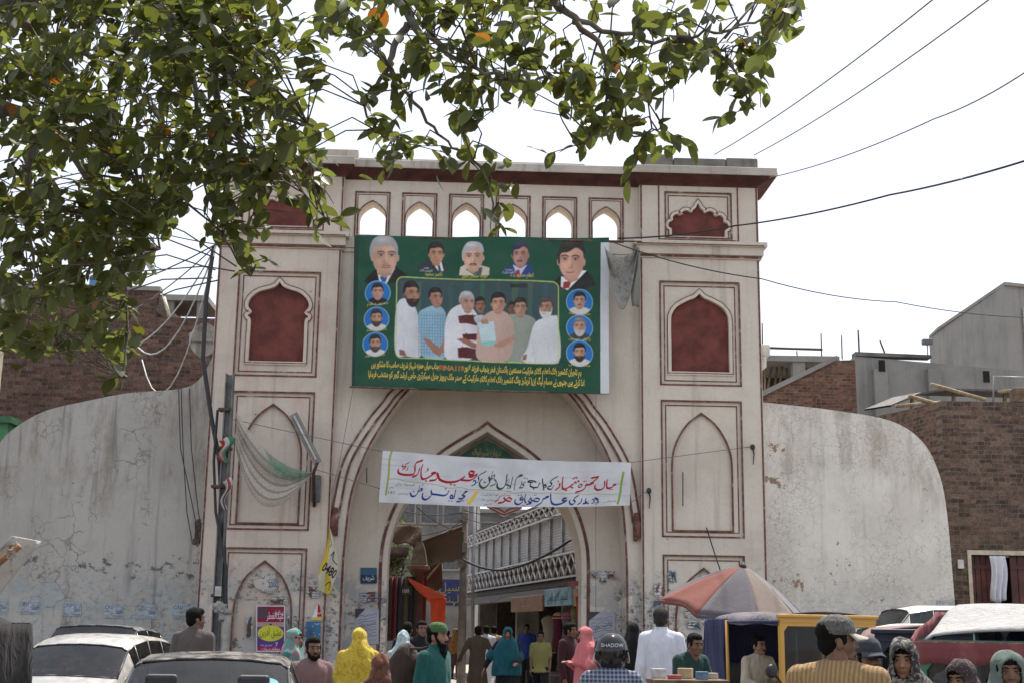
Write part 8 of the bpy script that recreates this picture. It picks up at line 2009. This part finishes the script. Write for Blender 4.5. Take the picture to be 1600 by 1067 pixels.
def pole_group():
    Y = 25.6
    b = ground_at(338, Y); o = thing('utility_pole', 'grey steel utility pole standing against the left tower', 'pole', b); t = at(360, 584, Y) - b
    steel = M('weathered_steel', (.17, .17, .168), .7, .4, 5, .2, metal=.3)
    for sx in (-.075, .055):
        mb = MB(); mb.loft([[Vector((x0+sx+dx, dy, z)) for dx, dy in ((0, -.09), (.022, -.09), (.022, .09), (0, .09))] for x0, z in ((0, 0), (t.x, t.z))], smooth=False); mb.build('flange', steel, o)
    mb = MB(); mb.loft([[Vector((x0+dx, dy, z)) for dx, dy in ((-.06, -.008), (.06, -.008), (.06, .008), (-.06, .008))] for x0, z in ((0, 0), (t.x, t.z-.02))], smooth=False); mb.build('web', steel, o)
    for py in (640, 700, 760, 930):
        v = at(341 if py > 700 else 352, py, Y) - b; mb = MB(); mb.box(v.x-.12, v.x+.12, -.11, .11, v.z-.03, v.z+.03, bev=.01); mb.build('clamp', IRON, o)
    mb = MB(); v = at(341, 923, Y-.1) - b; mb.box(v.x-.06, v.x+.06, -.12, -.10, v.z-.09, v.z+.09); mb.build('tag_plate', M('tag_white', (.5, .5, .48), .7), o)
    b2 = ground_at(354, 25.3); mb = MB(); z = at(354, 955, 25.3).z
    mb.tube([(0, 0, 0), (0, 0, z)], .075, 12); mb.tube([(0, 0, z-.05), (0, 0, z+.05)], .085, 12)
    q = mb.build('conduit_pipe', M('pale_pipe', (.30, .285, .26), .7, .3, 5)); q.location = b2; tag(q, 'thick pale conduit pipe with taped cables at the pole foot', 'pipe')
    mb = MB(); mb.ell((0, 0, 0), (.12, .09, .12)); mb.ell((-.08, -.02, .04), (.07, .06, .09)); mb.ell((.04, -.03, -.14), (.07, .06, .1)); co, fs = blend(mb, .012, 1); co = folds(co, fs, .05, 2.2, 14, 16)
    q = part('rag', co, fs, CL('grey_rag', (.33, .32, .31)), None); q.location = at(345, 950, 25.3); tag(q, 'grey rag tied round the pole and conduit', 'rag')
    # torn party flags caught on the pole
    def rag(px, py, w, h, mats, lb, Y=25.4, tw=.6, nm='torn_flag'):
        p = at(px, py, Y); mb = MB()
        mb.grid(lambda u, v: Vector((w*(u-.5)*(1-.5*v)+.05*math.sin(v*7), .07*math.sin(u*8+v*4), -h*v+.10*u*(1-v))), 12, 14)
        for i, f in enumerate(mb.f): mb.m[i] = min(len(mats)-1, int((i % 12)/12*len(mats)))
        q = mb.build(nm, mats, None, solid=.004); q.location = p; return tag(q, lb, 'flag')
    wf, gf, rf = CL('flag_white', (.52, .50, .47)), CL('flag_green', (.05, .20, .12)), CL('flag_red', (.35, .06, .05))
    rag(352, 688, .26, .42, [rf, wf, gf], 'small torn red, white and green flag caught on the pole')
    rag(354, 752, .14, .55, [wf, wf, rf, wf], 'strip of torn white and red cloth wound on the pole')
    # striped white and green cloth slung between pole and lamp bracket
    c1 = CL('faded_white_green', (.40, .385, .355), dirt=.35, fold=.5); t = NT('white_green_net'); uvx = t.n('ShaderNodeVertexColor'); uvx.layer_name = 'print'; t.col(t.mix(t.ramp(t.noise(3, 4, .6), .3, .7, 0, .25), uvx.outputs[0], (.15, .14, .13))); t.bump(t.noise(6, 4, .6), .3, .03); mt = t.fin(.9, spec=.1); tp = t.n('ShaderNodeBsdfTransparent'); mxs = t.n('ShaderNodeMixShader'); t.l(t.ramp(t.noise(40, 2, .6), .42, .58, .0, .38), mxs.inputs[0]); t.l(t.b.outputs[0], mxs.inputs[1]); t.l(tp.outputs[0], mxs.inputs[2]); t.l(mxs.outputs[0], t.out.inputs[0])
    A0, A1, B0 = at(368, 640, 25.6), at(368, 700, 25.7), at(490, 738, 26.3)
    C = Canvas(0, 0, 40, 60, 1.0, S(176, 170, 158)); 
    for k in range(5): C.poly([(0, 9+k*10), (40, 8+k*10), (40, 12+k*10), (0, 12+k*10)], S(112, 104, 96), .75)
    C.poly([(15, 0), (40, 0), (40, 40), (24, 16)], S(82, 122, 102), .75); C.soft(26, 10, 10, 12, S(60, 120, 95), .8)
    def sl(X, Y_):
        u = X/40; v = Y_/60; P = []
        for a, b in zip(u.tolist(), v.tolist()):
            top = A0.lerp(B0, a); bot = A1.lerp(B0, a); s_ = 4*a*(1-a)
            q = top.lerp(bot, b); q = q + Vector((-.10*s_*b, -.10*math.sin(b*9)*(.3+s_)*.5-.15*s_, -(.30+.62*b)*s_**1.1 - .0)); P.append(tuple(q - A0))
        return np.array(P)
    q = printed('slung_cloth', C, sl, mt, None); q.location = A0; tag(q, 'faded white and green cloth slung between the pole and the lamp bracket', 'cloth')
    # tube lamp and its bracket on the left tower
    a, b_ = at(458, 646, 26.5), at(496, 722, 26.2); o = thing('tube_lamp', 'long slanting tube lamp housing on the left tower', 'lamp', a)
    d = (b_-a); d.normalize(); sx = d.cross(Vector((0, 1, 0))).normalized(); mb = MB()
    q0 = [Vector((0, 0, 0))+sx*w+Vector((0, y, 0)) for w, y in ((-.09, 0), (.09, 0), (.06, .09), (-.06, .09))]; mb.loft([q0, [p + (b_-a) for p in q0]], smooth=False); mb.build('housing', M('lamp_housing', (.20, .185, .16), .6, .3, 5), o)
    mb = MB(); mb.tube([d*.06+Vector((0, -.02, 0)), (b_-a)-d*.06+Vector((0, -.02, 0))], .022, 8); mb.build('tube', M('tube_glass', (.5, .5, .48), .3), o)
    mb = MB(); mb.tube([b_-a, at(490, 738, 26.35)-a, at(491, 790, 26.85)-a], .035, 8); mb.build('bracket', IRON, o)
    mb = MB(); v = at(494, 762, 26.8)-a; mb.box(v.x-.09, v.x+.09, v.z*0-.05+v.y, v.y+.05, v.z-.28, v.z+.26, bev=.02); mb.build('control_box', M('lamp_grey2', (.12, .12, .12), .6), o)
    # yellow pennant with figures
    C = Canvas(0, 0, 30, 90, 1.6, S(196, 190, 172)); C.poly([(0, 0), (13, 0), (10, 52), (0, 70)], S(196, 172, 44)); C.poly([(10, 60), (30, 78), (30, 90), (14, 90)], S(188, 170, 60))
    C.text('0480', 3, 60, 17, S(24, 22, 22), 'l', rot=rad(-22), width=25, bold=.03); C.stroke([(16, 40), (24, 34), (20, 44), (28, 50)], 1.6, S(24, 22, 22)); C.stroke([(12, 14), (20, 22), (14, 28)], 1.6, S(40, 60, 40)); C.stroke([(14, 80), (22, 74), (26, 84)], 1.6, S(24, 22, 22))
    p0 = at(514, 822, 26.6)
    def fl(X, Y_):
        u = X/30; v = Y_/90; w = .04+.30*np.clip(v*1.6, 0, 1)*(1-.45*np.clip((v-.75)/.25, 0, 1)); return np.stack([w*(u-.5)+.06*np.sin(v*4), .06*np.sin(u*5+v*6), -1.26*v - .08*u*v], 1)
    q = printed('pennant', C, fl, COTTON, None, solid=.004); q.location = p0; tag(q, 'torn yellow and white pennant with the figures 0480 by the arch', 'flag')
    # grey rag of an old banner at the green banner's right edge
    def dr(u, v):
        a = at(944, 388, 26.4); b = at(999, 384, 26.6); s_ = math.sin(math.pi*u)
        p = a.lerp(b, u); return p - at(944, 388, 26.4) + Vector((-.1*v*(u-.5), -.12*math.sin(v*7+u*3)*.6-.05, -(.25+1.12*v)*s_**.8 - .12*v*(1-s_)))
    mb = MB(); mb.grid(dr, 26, 22); q = mb.build('old_banner', CL('old_banner_grey', (.27, .265, .245), (.17, .17, .16), pattern='floral', pscale=5, fold=.6), None, solid=.006); q.location = at(944, 388, 26.4); tag(q, 'limp grey cloth of an old banner bunched beside the green banner', 'cloth')
    mb = MB(); mb.grid(lambda u, v: Vector((.02+.14*(u-.5)+.03*math.sin(v*6), .05*math.sin(u*6+v*3), -1.25*v)), 8, 16); q = mb.build('old_banner', CL('old_banner_grey2', (.22, .22, .205), fold=.6), None, solid=.006); q.location = at(992, 388, 26.55); tag(q, 'narrow twisted strip of old banner hanging by the right tower', 'cloth')
    # awning corner at the far left edge
    Y = 8.2; a, b_ = at(-60, 925, Y), at(31, 852, Y); o = thing('cart_awning', 'corner of a cart awning with a wooden beam tied by rope at the left edge', 'awning', a)
    mb = MB(); mb.tube([Vector((0, 0, 0)), b_-a], .022, 8); mb.build('beam', M('orange_wood', (.26, .12, .05), .7, .4, 9), o)
    mb = MB(); mb.grid(lambda u, v: (b_-a)*(.05+.8*u)+Vector((0, .5*v, .05-.10*v*(1-u)+.05*u)), 8, 6); mb.build('cover', CL('awning_white', (.5, .48, .46)), o, solid=.006)
    mb = MB(); k = (b_-a)*.86
    for i in range(5): mb.tube([k+Vector((.028*math.cos(t), .028*math.sin(t), .012*i+.02*math.sin(t)-.02)) for t in np.linspace(0, 6.28, 12)], .006, 5)
    mb.tube([k, k+Vector((.01, -.02, -.07)), k+Vector((.02, -.02, -.12))], .006, 5); mb.tube([k, k+Vector((.03, -.02, .06))], .006, 5); mb.build('rope', M('jute', (.34, .30, .24), .9, .3, 30), o)
    mb = MB(); mb.tube([Vector((0, 0, 0)), Vector((-.05, 0, -a.z))], .03, 8); mb.build('post', WOOD, o)
pole_group()
